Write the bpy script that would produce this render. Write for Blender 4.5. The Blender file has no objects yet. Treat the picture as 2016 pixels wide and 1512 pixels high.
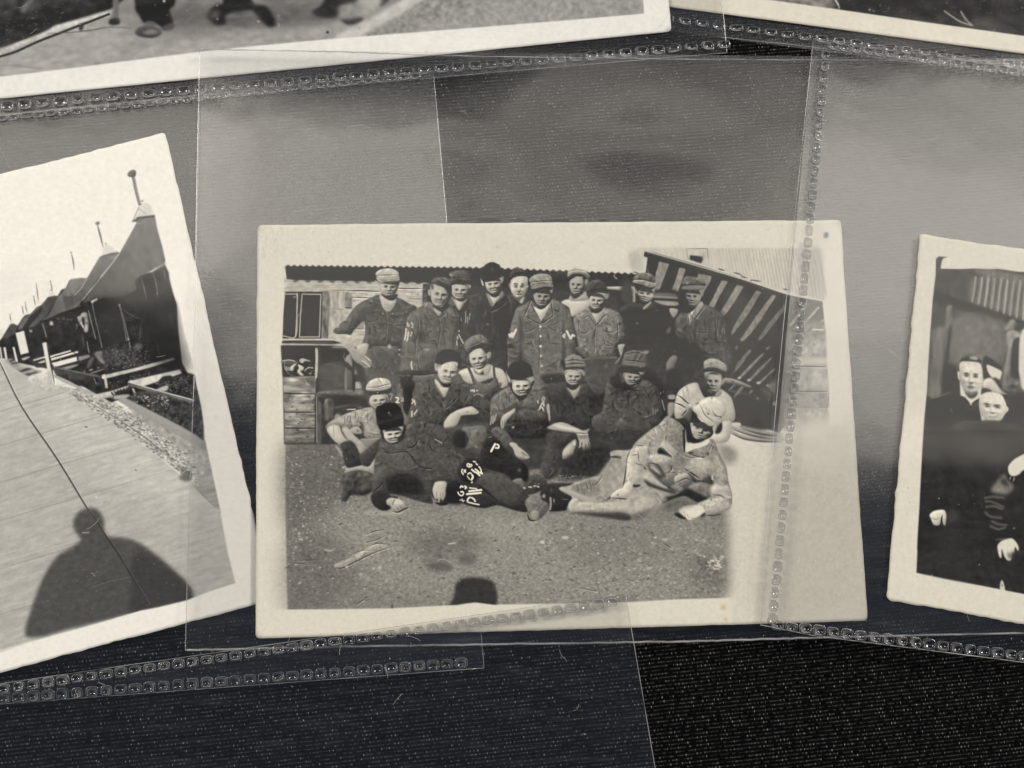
import bpy, bmesh, math, random
import numpy as np

# ================================================================ camera, world, lamps, exposure
S = bpy.context.scene
COL = S.collection
cam_d = bpy.data.cameras.new('camera')
cam = bpy.data.objects.new('camera', cam_d)
COL.objects.link(cam)
S.camera = cam
cam_d.sensor_width = 36.0
cam_d.lens = 36.0 * 2400.0 / 2016.0
cam_d.clip_start, cam_d.clip_end = 0.005, 20.0
cam.location = (0, 0, 0.185)
# looking almost straight down on the table, leaning 8.5 degrees forward and 3.25 degrees sideways
from mathutils import Matrix
cam.rotation_euler = (Matrix.Rotation(math.radians(-3.25), 3, 'Y') @ Matrix.Rotation(math.radians(8.5), 3, 'X')).to_euler()

W = bpy.data.worlds.new('World')
S.world = W
W.use_nodes = True
W.node_tree.nodes['Background'].inputs[0].default_value = (0.62, 0.74, 1.0, 1)
W.node_tree.nodes['Background'].inputs[1].default_value = 0.12


def area(name, loc, size, power, color, target=(0, 0, 0), rot=None):
    d = bpy.data.lights.new(name, 'AREA')
    d.shape = 'RECTANGLE'
    d.size, d.size_y = size
    d.energy, d.color = power, color
    o = bpy.data.objects.new(name, d)
    COL.objects.link(o)
    o.location = loc
    if rot is None:
        from mathutils import Vector
        o.rotation_euler = (Vector(target) - Vector(loc)).to_track_quat('-Z', 'Y').to_euler()
    else:
        o.rotation_euler = rot
    return o


# added area lights for the unseen ceiling, striped unevenly to band the sleeves' grey sheen
CZ = 2.2
for x0, x1, rows in ((-1.5, -0.42, ((.55, .80, 2.55), (.80, .92, 2.9))), (-0.42, 0.05, ((0, .66, 1.5), (.66, .80, 1.85), (.80, .95, 1.65))),
                     (0.05, 0.62, ((0, .62, 1.12), (.66, .775, 2.0), (.785, .92, 1.2), (.92, .99, 1.9))),
                     (0.62, 1.9, ((0, .46, 1.7), (.46, .88, 2.2), (.90, .98, 1.25), (.98, 1.06, 1.9)))):
    ylo = 0.37 - 0.10 * ((x0 + x1) / 2 + 0.28)
    for y0, y1, rad in rows:
        y0 = y0 or ylo
        sx, sy = x1 - x0, y1 - y0
        area('ceiling_sheen_light', ((x0 + x1) / 2, (y0 + y1) / 2, CZ), (sx, sy), rad * math.pi * sx * sy, (1.0, 0.935, 0.82), rot=(0, 0, 0))
# two warm lamps to the sides that light the prints and spark on the welds
area('right_lamp', (1.25, 0.75, 1.25), (0.42, 0.42), 23.5, (1.0, 0.94, 0.85), (0.01, 0.03, 0))
area('left_lamp', (-0.74, 0.34, 0.78), (0.32, 0.32), 7.2, (1.0, 0.95, 0.87), (0.01, 0.03, 0))

S.view_settings.view_transform = 'Standard'
S.view_settings.look = 'None'
S.view_settings.exposure = 0.0
S.view_settings.gamma = 1.0
S.view_settings.use_curve_mapping = False
S.cycles.transparent_max_bounces = 48
S.cycles.max_bounces = 8
S.cycles.use_denoising = True
S.cycles.caustics_reflective = False
S.cycles.caustics_refractive = False

Z_PRINT = {'dark': 0.0006, 'walk': 0.0013, 'tents': 0.0020, 'main': 0.0029, 'coats': 0.0039}
# ---------------------------------------------------------------- camera geometry (photo pixels -> table plane)
FPX, PITCH, ROLL, CAMH = 2400.0, math.radians(8.5), math.radians(-3.25), 0.185
_cx, _sx, _cy, _sy = math.cos(PITCH), math.sin(PITCH), math.cos(ROLL), math.sin(ROLL)
CAMR = np.array([[_cy, 0, _sy], [0, 1, 0], [-_sy, 0, _cy]]) @ np.array([[1, 0, 0], [0, _cx, -_sx], [0, _sx, _cx]])


def plane(px, py, z=0.0):
    """table point (metres) under a point measured in the photograph, at height z above the cloth"""
    d = CAMR @ np.array([(px - 1008) / FPX, -(py - 756) / FPX, -1.0])
    return d[0] / -d[2] * (CAMH - z), d[1] / -d[2] * (CAMH - z)


# ---------------------------------------------------------------- small raster painter for the printed pictures
def gauss(a, s):
    if s < 0.25:
        return a
    r = int(max(1, math.ceil(s * 2.6)))
    k = np.exp(-0.5 * (np.arange(-r, r + 1) / s) ** 2)
    k /= k.sum()
    for ax in (0, 1):
        n = a.shape[ax]
        p = np.pad(a, [(r, r) if i == ax else (0, 0) for i in (0, 1)], mode='edge')
        o = np.zeros_like(a)
        for i, w in enumerate(k):
            o += w * (p[i:i + n] if ax == 0 else p[:, i:i + n])
        a = o
    return a


def gauss_big(a, sx, sy, rng=None):
    f = np.fft.rfft2(a)
    fy = np.fft.fftfreq(a.shape[0])[:, None]
    fx = np.fft.rfftfreq(a.shape[1])[None]
    f *= np.exp(-2 * (np.pi ** 2) * ((fx * sx) ** 2 + (fy * sy) ** 2))
    o = np.fft.irfft2(f, a.shape)
    return ((o - o.mean()) / (o.std() + 1e-9)).astype(np.float32)


def catmull(p, closed=True, n=4):
    p = np.asarray(p, float)
    m = len(p)
    if m < 3:
        return p
    if closed:
        a, b, c, d = np.roll(p, 1, 0), p, np.roll(p, -1, 0), np.roll(p, -2, 0)
    else:
        q = np.vstack([2 * p[0] - p[1], p, 2 * p[-1] - p[-2]])
        a, b, c, d = q[:-3], q[1:-2], q[2:-1], q[3:]
    out = []
    for t in np.linspace(0, 1, n, endpoint=False):
        out.append(0.5 * (2 * b + (c - a) * t + (2 * a - 5 * b + 4 * c - d) * t * t + (3 * b - a - 3 * c + d) * t ** 3))
    o = np.stack(out, 1).reshape(-1, 2)
    return o if closed else np.vstack([o, p[-1]])


class Canvas:
    def __init__(s, corner_px, z, dens, seed, base):
        """corner_px: outline corners (tl, tr, br, bl) of the print as measured; dens: texels per mm"""
        C = np.array([plane(x, y, z) for x, y in corner_px])
        u = C[1] - C[0]
        u /= np.linalg.norm(u)
        v = np.array([u[1], -u[0]])            # downwards in the picture
        loc = np.stack([(C - C[0]) @ u, (C - C[0]) @ v], 1)
        lo, hi = loc.min(0) - 0.0012, loc.max(0) + 0.0012
        s.o = C[0] + u * lo[0] + v * lo[1]
        s.u, s.v, s.z = u, v, z
        s.size = hi - lo
        s.k = dens * 1000.0
        s.w, s.h = [int(math.ceil(q * s.k)) for q in s.size]
        s.size = np.array([s.w, s.h]) / s.k
        s.a = np.full((s.h, s.w), float(base), np.float32)
        s.rng = np.random.default_rng(seed)
        s.n = {}
        s.fr = (0.0, 0.0, 1.0)
        c = np.array([plane(1008, 756, z), plane(1009, 756, z)])
        s.tpp = np.linalg.norm(c[1] - c[0]) * s.k   # texels per photo pixel

    def F(s, x0, y0, w=260.0):
        s.fr = (x0, y0, 2016.0 / w)

    def tx(s, pts):
        p = np.asarray(pts, float).reshape(-1, 2)
        x0, y0, k = s.fr
        q = np.array([plane(x0 + x / k, y0 + y / k, s.z) for x, y in p])
        d = q - s.o
        return np.stack([d @ s.u, d @ s.v], 1) * s.k

    def noise(s, sx, sy):
        key = (sx, sy)
        if key not in s.n:
            s.n[key] = gauss_big(s.rng.standard_normal((s.h, s.w)), sx, sy)
        return s.n[key]

    def wrinkle(s):
        """ridged noise that reads as creased cloth"""
        if 'w' not in s.n:
            o = np.zeros((s.h, s.w), np.float32)
            for sx, sy, ang in ((9, 3.2, 0), (3.0, 9, 0), (6, 6, 0), (3, 3, 0)):
                g = gauss_big(s.rng.standard_normal((s.h, s.w)), sx, sy)
                r = np.exp(-(g * 1.7) ** 2)
                o += (r - r.mean()) / r.std() * (0.8 if sx + sy > 7 else 0.5)
                gy = np.roll(g, 1, 0) - np.roll(g, -1, 0)
                o += gy / gy.std() * 0.55
            s.n['w'] = (o / o.std()).astype(np.float32)
        return s.n['w']

    def mask(s, q, blur):
        SS = 4
        m = int(blur * 3 + 3)
        x0, y0 = np.floor(q.min(0)).astype(int) - m
        x1, y1 = np.ceil(q.max(0)).astype(int) + m
        X0, Y0, X1, Y1 = max(x0, -40), max(y0, -40), min(x1, s.w + 40), min(y1, s.h + 40)
        if X1 <= X0 or Y1 <= Y0:
            return None
        W, H = X1 - X0, Y1 - Y0
        acc = np.zeros((H * SS, W + 2), np.float64)
        P = (q - [X0, Y0]) * [1, SS]
        Q = np.roll(P, -1, 0)
        for (ax, ay), (bx, by) in zip(P, Q):
            if ay == by:
                continue
            sg = 1.0
            if ay > by:
                ax, ay, bx, by, sg = bx, by, ax, ay, -1.0
            r0, r1 = max(0, math.ceil(ay - 0.5)), min(H * SS - 1, math.ceil(by - 0.5) - 1)
            if r1 < r0:
                continue
            r = np.arange(r0, r1 + 1)
            x = np.clip(ax + (r + 0.5 - ay) * (bx - ax) / (by - ay), 0, W - 1e-6)
            i = x.astype(int)
            f = x - i
            np.add.at(acc, (r, i), sg * (1 - f))
            np.add.at(acc, (r, i + 1), sg * f)
        c = np.clip(np.abs(np.cumsum(acc, 1)[:, :W]), 0, 1).reshape(H, SS, W).mean(1).astype(np.float32)
        c = gauss(c, blur)
        sx0, sy0 = max(X0, 0), max(Y0, 0)
        sx1, sy1 = min(X1, s.w), min(Y1, s.h)
        if sx1 <= sx0 or sy1 <= sy0:
            return None
        return c[sy0 - Y0:sy1 - Y0, sx0 - X0:sx1 - X0], slice(sy0, sy1), slice(sx0, sx1)

    def p(s, pts, v, b=0.7, a=1.0, sm=1, t=0.0, ts=(3, 3), e=0.0, er=5.0, g=None):
        """filled shape; v tone, b softness, a opacity, t/ts mottling, e edge shading, g=(x0,y0,x1,y1,v1) tone ramp"""
        q = s.tx(pts)
        if sm:
            q = catmull(q)
        ext = (q.max(0) - q.min(0)) / s.tpp
        small = ext.max() < 15 and sm
        if small and v < 230:
            b, a = b + 0.35, a * 0.82
        r = s.mask(q, b * s.tpp)
        if r is None:
            return
        m, sy, sx = r
        val = np.full(m.shape, float(v), np.float32)
        if g is not None:
            e0, e1 = s.tx(g[:4])
            yy, xx = np.mgrid[sy, sx]
            d = e1 - e0
            tt = np.clip(((xx - e0[0]) * d[0] + (yy - e0[1]) * d[1]) / (d @ d), 0, 1)
            val = v + (g[4] - v) * tt
        if e:
            big = gauss(m, er * s.tpp)
            val = val * (1 - e * np.clip(1.15 - big * 1.15, 0, 1))
        if sm and not small and b < 2.6 and ext.min() > 12 and v < 214 and min(m.shape) > 8:
            # light from the upper left rounds the form
            rr = float(np.clip(ext.min() * 0.16, 2.2, 8.0)) * s.tpp
            big = gauss(m, rr)
            gy, gx = np.gradient(big)
            val = val * (1 + np.clip((gx * 0.55 + gy * 0.83) * rr, -0.6, 0.6) * (0.62 if v < 130 else 0.42))
        if t:
            n = s.noise(*ts)[sy, sx]
            if sm and b < 4 and 0.045 <= t <= 0.10 and v < 195:
                n = 0.35 * n + 0.6 * s.wrinkle()[sy, sx] + 0.45 * s.noise(1.2, 1.2)[sy, sx]
                val = val * 1.07
            val = val * (1 + t * n)
            if sm and b < 2.0 and 0.045 <= t <= 0.10 and 55 < v < 190 and ext.min() > 14:
                val = val * s.creases(q, m, sy, sx)
        s.a[sy, sx] += (val - s.a[sy, sx]) * m * a

    def creases(s, q, m, sy, sx):
        """folds of a garment: short curved dark lines with a lit flank, mostly across or along the limb"""
        o = np.zeros(m.shape, np.float32)
        ys, xs = np.nonzero(m > 0.9)
        if len(ys) < 60:
            return 1.0
        c = np.cov(np.stack([xs, ys]).astype(float))
        w_, v_ = np.linalg.eigh(c)
        main = math.atan2(v_[1, 1], v_[0, 1])
        n = int(np.clip(len(ys) / (240 * s.tpp ** 2), 3, 60))
        for _ in range(n):
            i = s.rng.integers(len(ys))
            x0, y0 = xs[i], ys[i]
            ang = main + (s.rng.normal(0, .25) if s.rng.random() < .5 else s.rng.normal(1.25, .4) * s.rng.choice([-1, 1]))
            L = s.rng.uniform(11, 36) * s.tpp
            bend = s.rng.normal(0, .5)
            wd = s.rng.uniform(1.0, 2.6) * s.tpp
            R = int(L * .6 + 4 * wd + 2)
            X0, X1, Y0, Y1 = max(0, x0 - R), min(m.shape[1], x0 + R), max(0, y0 - R), min(m.shape[0], y0 + R)
            yy, xx = np.mgrid[Y0:Y1, X0:X1]
            dx, dy = xx - x0, yy - y0
            a_ = (dx * math.cos(ang) + dy * math.sin(ang)) / (L * .5)
            p_ = (-dx * math.sin(ang) + dy * math.cos(ang)) + bend * a_ * a_ * wd * 2
            if math.cos(ang) < 0:
                p_ = -p_
            env = np.exp(-(a_ * 1.15) ** 4) * np.clip(1 - np.abs(a_) * .55, 0, 1)
            f = -np.exp(-(p_ / wd) ** 2) + 0.75 * np.exp(-((p_ + 1.9 * wd) / (1.3 * wd)) ** 2)
            o[Y0:Y1, X0:X1] += f * env * s.rng.uniform(.07, .22)
        return np.clip(1 + np.clip(o, -.45, .45), .5, 1.5)

    def face(s, x, y, hw, hh, rot=0, yaw=0.0, smile=0.0, sh=-2.0, hi=195, lo=95, lx=-0.45, teeth=None, must=0.0, dark=70, hair=None):
        """softly modelled head lit from above; sh = how far the cap's shade comes down (-1 brow .. 0 eyes)"""
        cx, cy = s.tx([x, y])[0]
        e = s.tx([x + 100, y])[0] - (cx, cy)
        k = np.hypot(*e) / 100.0
        th = math.radians(rot) + math.atan2(e[1], e[0])
        A, B = hw * k, hh * k
        R = int(max(A, B) * 1.25 + 3)
        X0, X1, Y0, Y1 = int(max(0, cx - R)), int(min(s.w, cx + R)), int(max(0, cy - R)), int(min(s.h, cy + R))
        if X1 <= X0 or Y1 <= Y0:
            return
        SS = 2
        yy, xx = np.mgrid[Y0 * SS:Y1 * SS, X0 * SS:X1 * SS]
        dx, dy = (xx + .5) / SS - cx, (yy + .5) / SS - cy
        u = (dx * math.cos(th) + dy * math.sin(th)) / A
        v = (-dx * math.sin(th) + dy * math.cos(th)) / B
        G = lambda a, b, c, d: np.exp(-((u - a) / c) ** 2 - ((v - b) / d) ** 2)
        un = yaw * .75
        e1, e2 = -.38 + yaw * .55, .38 + yaw * .55
        jaw = np.where(v > 0, np.sqrt(np.clip(1 - np.clip(v, 0, 1) ** 2.6, 0, 1)) * (1 - .16 * np.clip(v, 0, 1)), np.sqrt(np.clip(1 - np.clip(-v, 0, 1.0) ** 2.4, 0, 1)))
        soft = 1.3 / A
        m = np.clip((jaw - np.abs(u)) / soft * .5 + .5, 0, 1) * np.clip((1.0 - np.abs(v)) / (1.3 / B) * .5 + .5, 0, 1)
        z = 0.95 * np.sqrt(np.clip(1.12 - u ** 2 * .95 - v ** 2 * .62, 0.02, 2))
        nose = np.clip((v + .3) / .6, 0, 1) * np.clip((.40 - v) / .1, 0, 1)
        z += .30 * nose * np.exp(-((u - un * (.5 + nose * .5)) / (.11 + .06 * nose)) ** 2)
        z += .07 * G(e1, -.24, .3, .1) + .07 * G(e2, -.24, .3, .1)
        sock = G(e1, -.05, .23, .14) + G(e2, -.05, .23, .14)
        z -= .13 * sock
        z += (.07 + .07 * smile) * (G(e1 - .1, .24, .26, .2) + G(e2 + .1, .24, .26, .2))
        z += .05 * G(un * .8, .56, .3, .07) + .10 * G(un * .7, .86, .26, .13) - .05 * G(un * .8, .70, .3, .05)
        gy, gx = np.gradient(z)
        gx, gy = gx * SS * A, gy * SS * B
        nl = np.sqrt(gx * gx + gy * gy + 1.1)
        Lv = np.array([lx, -.62, .66])
        Lv = Lv / np.linalg.norm(Lv)
        lam = np.clip((-gx * Lv[0] - gy * Lv[1] + 1.05 * Lv[2]) / nl, 0, 1)
        tone = lo + (hi - lo) * np.clip((lam - .06) / .70, 0, 1) ** .72
        tone *= 1 - .20 * sock
        for ex in (e1, e2):
            tone *= 1 - .55 * G(ex, -.03, .15, .045)
            tone *= 1 - .34 * G(ex, -.20, .20, .05)
            tone += 10 * G(ex, .06, .15, .04)
        tone *= 1 - .42 * G(un, .40, .15, .045)
        ur = u - un * .8
        vm = .63 - smile * .22 * (ur / .38) ** 2
        win = np.clip((.26 + .14 * smile - np.abs(ur)) / .08, 0, 1)
        if teeth is None:
            teeth = smile > .65
        if teeth:
            tone += (222 - tone) * .60 * np.exp(-((v - vm - .005) / .05) ** 2) * win
            tone *= 1 - .34 * np.exp(-((v - vm + .06) / .04) ** 2) * win
            tone *= 1 - .24 * np.exp(-((v - vm - .08) / .045) ** 2) * win
        else:
            tone *= 1 - .48 * np.exp(-((v - vm) / .038) ** 2) * win
            tone *= 1 - .18 * np.exp(-((v - vm - .12) / .05) ** 2) * win
        if smile > .3:
            for sg in (-1, 1):
                fold = np.exp(-((ur * sg - .30 - .16 * (v - .30) / .3) / .05) ** 2) * np.clip((v - .22) / .1, 0, 1) * np.clip((.66 - v) / .1, 0, 1)
                tone *= 1 - .26 * smile * fold
        if must:
            tone *= 1 - must * G(un * .8, .50, .28, .05)
        n = s.noise(1.3, 1.3)[Y0:Y1, X0:X1].repeat(SS, 0).repeat(SS, 1)
        if sh > -1.5:
            edge = v - sh - .10 * (ur * .6) - .012 * n
            w_ = np.clip(.5 - edge / .14, 0, 1)
            tone = tone * (1 - w_) + (dark + .10 * tone) * w_
        tone *= 1 + .025 * n
        H, W2 = Y1 - Y0, X1 - X0
        red = lambda q: q.reshape(H, SS, W2, SS).mean((1, 3))
        m, tone = red(m), red(tone * 1.0)
        s.a[Y0:Y1, X0:X1] += (tone - s.a[Y0:Y1, X0:X1]) * m

    def l(s, pts, w, v, b=0.45, a=1.0, sm=1, _em=False):
        """stroke of width w (photo pixels)"""
        q = s.tx(pts)
        if sm and len(q) > 2:
            q = catmull(q, False)
        soften = v < 150 and w <= 4.0
        if soften:
            b, a = max(b, 0.6), a * 0.92
            L = np.abs(np.diff(q, axis=0)).sum()
            if v < 100 and L > 16 * s.tpp and not _em and b < 1.1:
                s.l_raw(q + np.array([1.3, 1.6]) * s.tpp, w * 1.1, None, 1.0, 0.28)
        return s.l_raw(q, w, v, b, a, 0.0 if not soften else 1.0)

    def l_raw(s, q, w, v, b, a, taper=0.0):
        hw = max(0.5 * w * s.tpp, 0.3)
        soft = max(0.5, b * s.tpp * 1.4)
        m = hw + soft * 2 + 2
        x0, y0 = np.floor(q.min(0) - m).astype(int)
        x1, y1 = np.ceil(q.max(0) + m).astype(int)
        x0, y0, x1, y1 = max(0, x0), max(0, y0), min(s.w, x1), min(s.h, y1)
        if x1 <= x0 or y1 <= y0:
            return
        yy, xx = np.mgrid[y0:y1, x0:x1]
        xx = xx + 0.5
        yy = yy + 0.5
        best = np.full(xx.shape, -1e9)
        n = len(q) - 1
        for i in range(n):
            A, B = q[i], q[i + 1]
            d = B - A
            L2 = d @ d + 1e-9
            t = np.clip(((xx - A[0]) * d[0] + (yy - A[1]) * d[1]) / L2, 0, 1)
            dist = np.hypot(xx - A[0] - t * d[0], yy - A[1] - t * d[1])
            f = (i + t) / n
            best = np.maximum(best, hw * (1 - taper * (0.75 * np.abs(2 * f - 1) ** 2)) - dist)
        cov = np.clip(best / soft + 0.5, 0, 1).astype(np.float32) * a
        if v is None:
            s.a[y0:y1, x0:x1] += (s.a[y0:y1, x0:x1] * 0.8 + 22) * cov
        else:
            s.a[y0:y1, x0:x1] += (v - s.a[y0:y1, x0:x1]) * cov

    def el(s, x, y, rx, ry, v, rot=0.0, b=0.6, a=1.0, g=None):
        t = np.linspace(0, 2 * np.pi, 14, endpoint=False)
        c, n = math.cos(math.radians(rot)), math.sin(math.radians(rot))
        X, Y = rx * np.cos(t), ry * np.sin(t)
        s.p(np.stack([x + X * c - Y * n, y + X * n + Y * c], 1).ravel(), v, b, a, g=g)

    def ls(s, segs, w, v, b=0.45, a=1.0):
        for q in segs:
            s.l(q, w, v, b, a)

    def dirt(s, pts, n, v0, v1, r0, r1, asp=1.0, ang=0.0, b=0.3):
        """scattered specks inside a shape, given as a bounding polygon"""
        q = s.tx(pts)
        lo, hi = q.min(0), q.max(0)
        for _ in range(n):
            for _ in range(20):
                x, y = s.rng.uniform(lo, hi)
                ins = False
                j = len(q) - 1
                for i in range(len(q)):
                    if (q[i, 1] > y) != (q[j, 1] > y) and x < (q[j, 0] - q[i, 0]) * (y - q[i, 1]) / (q[j, 1] - q[i, 1]) + q[i, 0]:
                        ins = not ins
                    j = i
                if ins:
                    break
            r = s.rng.uniform(r0, r1) ** 1.0 * s.tpp
            rx, ry = r * asp, r
            an = math.radians(ang + s.rng.normal(0, 14))
            m = int(max(rx, ry) + 3)
            X0, Y0, X1, Y1 = max(0, int(x) - m), max(0, int(y) - m), min(s.w, int(x) + m), min(s.h, int(y) + m)
            if X1 <= X0 or Y1 <= Y0:
                continue
            yy, xx = np.mgrid[Y0:Y1, X0:X1]
            dx, dy = xx + .5 - x, yy + .5 - y
            ex = (dx * math.cos(an) + dy * math.sin(an)) / rx
            ey = (-dx * math.sin(an) + dy * math.cos(an)) / ry
            c = np.clip((1.0 - np.hypot(ex, ey)) * min(rx, ry) / 0.9 + 0.45, 0, 1) * s.rng.uniform(.45, 1)
            s.a[Y0:Y1, X0:X1] += (s.rng.uniform(v0, v1) - s.a[Y0:Y1, X0:X1]) * c

    def veil(s, fn):
        """photo pixel coordinates of every texel (coarse grid, interpolated) -> fn(px, py)"""
        # invert the plane mapping analytically
        yy, xx = np.mgrid[0:s.h, 0:s.w]
        X = s.o[0] + (xx / s.k) * s.u[0] + (yy / s.k) * s.v[0]
        Y = s.o[1] + (xx / s.k) * s.u[1] + (yy / s.k) * s.v[1]
        d = np.stack([X, Y, np.full_like(X, -(CAMH - s.z))], 0).reshape(3, -1)
        c = CAMR.T @ d
        return fn((1008 + FPX * c[0] / -c[2]).reshape(s.h, s.w), (756 - FPX * c[1] / -c[2]).reshape(s.h, s.w))

    def finish(s, veil=None, grain=2.4, blur=0.3, white=218.0, warm=1.0, alb=0.755):
        """tones as seen -> reflectance of the paper print (the gloss of the sleeve above it is taken off)"""
        a = gauss(s.a, blur * s.tpp)
        g = 0.6 * s.noise(0.9, 0.9) + 0.5 * s.noise(2.2, 2.2)
        a = a + g * grain * (0.6 + 0.5 * np.clip(a / 160, 0, 1))
        v = np.clip(a / 255.0, 0, 1)
        lin = np.where(v < 0.04045, v / 12.92, ((v + 0.055) / 1.055) ** 2.4)
        if veil is not None:
            lin = np.maximum(lin - s.veil(veil), 0.0)
        w = ((white / 255 + 0.055) / 1.055) ** 2.4
        lin = np.clip(lin / w * alb, 0.012, 0.93)
        t = np.clip(lin / 0.8, 0, 1) ** 0.5
        r = lin * (1.0 + 0.035 * warm)
        gch = lin * (1.0 - 0.01 * warm * t)
        bch = lin * (1.0 - (0.06 + 0.10 * t) * warm)
        return np.stack([r, gch, bch], 2)
def paint_main():
    C = Canvas([(507, 443), (1655, 433), (1708, 1222), (503, 1257)], Z_PRINT['main'], 16.0, 11, 217)
    p, l, el, F, ls = C.p, C.l, C.el, C.F, C.ls
    D = 80
    # ---- paper mottling
    F(0, 0, 2016)
    p([480, 420, 1720, 420, 1720, 1270, 480, 1270], 217, sm=0, t=.005, ts=(2, 2))
    # ---- ground
    p([562, 860, 700, 872, 900, 880, 1250, 880, 1470, 880, 1476, 1000, 1470, 1177, 1230, 1186, 1000, 1190, 900, 1192, 760, 1198, 566, 1201, 562, 1000], 130, b=1.2, sm=0, t=.055, ts=(1.8, 1.2))
    p([640, 985, 760, 1000, 900, 1005, 1100, 1020, 1300, 1030, 1400, 1050, 1400, 1180, 1000, 1186, 760, 1150, 640, 1060], 148, b=22, a=.75, t=.055, ts=(1.8, 1.2))
    p([562, 870, 690, 880, 700, 960, 640, 1010, 562, 1040], 95, b=16, a=.65, t=.10, ts=(2, 1.5))
    p([562, 1060, 640, 1050, 700, 1120, 640, 1196, 562, 1196], 100, b=18, a=.55, t=.10, ts=(2, 1.5))
    p([800, 1055, 900, 1040, 960, 1060, 900, 1100, 840, 1110], 92, b=12, a=.5, t=.12, ts=(3, 2))
    p([840, 1110, 880, 1108, 890, 1124, 850, 1122], 82, b=3, a=.7)
    p([905, 1095, 935, 1090, 935, 1110, 910, 1112], 85, b=4, a=.6)
    p([1350, 1100, 1420, 1090, 1430, 1150, 1370, 1160], 105, b=10, a=.6, t=.15, ts=(2, 2))
    p([1100, 1040, 1300, 1045, 1320, 1100, 1150, 1110], 120, b=15, a=.5, t=.1, ts=(2, 1.5))
    p([940, 1020, 1060, 1030, 1060, 1060, 930, 1050], 160, b=10, a=.5, t=.08, ts=(2, 1.5))
    p([722, 1005, 790, 1008, 790, 1014, 725, 1013], 178, b=2.5, a=.7)
    gp = [566, 890, 700, 960, 900, 1010, 1250, 1030, 1420, 1040, 1432, 1172, 900, 1186, 570, 1194]
    C.dirt(gp, 420, 155, 200, .5, 1.4, 1.7, -8)
    C.dirt(gp, 300, 84, 112, .5, 1.7, 2.6, -14)
    C.dirt([566, 885, 690, 890, 700, 1000, 570, 1110], 150, 150, 205, .6, 1.8, 1.3, -5)
    C.dirt([1060, 1040, 1420, 1040, 1425, 1172, 1060, 1180], 60, 84, 105, .6, 1.7, 3.0, 25)
    C.dirt([1060, 1040, 1420, 1040, 1425, 1172, 1060, 1180], 90, 165, 195, .7, 2.2, 1.6, 10)
    F(560, 1000, 400)
    p([490, 565, 640, 500, 800, 410, 900, 360, 1010, 370, 1035, 390, 900, 430, 720, 520, 560, 590], 155, b=.7, t=.05)
    l([500, 570, 560, 600, 720, 525, 900, 440, 1035, 395], 2, 62)
    l([650, 470, 760, 425, 870, 420], 1.2, 90)
    ls([[800, 265, 900, 230, 1010, 212], [780, 350, 900, 320, 990, 280], [715, 960, 770, 920, 845, 875], [20, 545, 120, 548, 240, 562], [130, 520, 250, 518, 360, 516], [0, 600, 60, 575], [860, 370, 930, 350, 1010, 360]], 1.4, 62)
    p([1060, 1000, 1062, 965, 1078, 955, 1075, 1000], 60)
    p([390, 405, 460, 415, 510, 405, 470, 432, 420, 432], 165)
    el(885, 600, 16, 10, 205); el(945, 595, 18, 14, 210); el(755, 660, 20, 11, 195); el(1010, 720, 12, 26, 175); el(620, 580, 20, 10, 190); el(150, 745, 18, 10, 195, -20); el(145, 255, 12, 12, 205); el(155, 310, 14, 10, 205)
    p([1620, 355, 1690, 342, 1700, 350, 1640, 362], 200)
    # photographer's head shadow at the bottom
    p([1630, 985, 1680, 880, 1700, 760, 1760, 700, 1900, 690, 2050, 720, 2100, 800, 2110, 920, 2090, 980, 1960, 960, 1800, 955, 1700, 985], 52, b=2.6, t=.05)
    F(1060, 1000, 400)
    l([520, 540, 570, 680, 610, 870, 660, 1050, 700, 1190], 2.2, 105, b=1, a=.55)
    el(40, 340, 24, 17, 215); el(265, 295, 36, 18, 205); p([55, 290, 100, 320, 160, 350, 110, 345], 175); l([60, 295, 110, 345], 2, 80)
    p([1220, 310, 1280, 300, 1275, 330, 1240, 330], 185); l([1225, 340, 1320, 400], 3, 85, b=.8); el(1100, 595, 36, 14, 180); el(1000, 520, 26, 12, 180, 20)
    p([870, 710, 950, 690, 980, 690, 950, 725, 900, 725], 135); l([870, 712, 950, 728], 1.2, 70)
    l([370, 785, 450, 800, 580, 830], 1.6, 85, b=.7)
    C.dirt([1620, 480, 1830, 480, 1820, 640, 1680, 600], 40, 185, 215, .5, 2.2, 2.0, 40)
    # ---- bottom border and right-hand fade of the picture
    F(0, 0, 2016)
    p([1408, 868, 1520, 856, 1760, 830, 1760, 1230, 1432, 1230, 1442, 1150, 1438, 1040, 1428, 975, 1414, 915], 210, b=9, t=.005, ts=(2, 2))
    p([1460, 880, 1560, 860, 1660, 850, 1660, 1180, 1455, 1178, 1452, 1000], 205, b=12, a=.8, t=.012, ts=(2, 2))
    p([490, 1201, 566, 1200, 660, 1200, 760, 1199, 900, 1191, 935, 1186, 975, 1191, 1100, 1189, 1230, 1186, 1330, 1180, 1440, 1177, 1440, 1262, 490, 1270], 217, b=.8, sm=0, t=.005, ts=(2, 2))
    # ---- barrack wall and roof
    F(540, 490)
    p([150, 440, 700, 440, 2250, 470, 2420, 460, 2420, 1300, 2300, 1750, 900, 1900, 130, 1800, 110, 1500, 150, 1000], 188, b=.8, sm=0, t=.05, ts=(5, 1.6))
    zz = []
    for i in range(0, 58):
        x = 165 + i * 94 * (1 + .0006 * i) / 1.0
        zz += [x, 268 + x * .010 + max(0, x - 3200) * .030, x + 47, 240 + x * .010 + max(0, x - 3200) * .030]
    zz = [q for q in zz]
    xe = zz[-2]
    p(zz + [xe, 560, 4300, 600, 3400, 560, 2300, 530, 2240, 520, 1560, 505, 1400, 500, 1000, 490, 700, 485, 350, 480, 190, 462], D, b=.7, sm=0)
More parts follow.
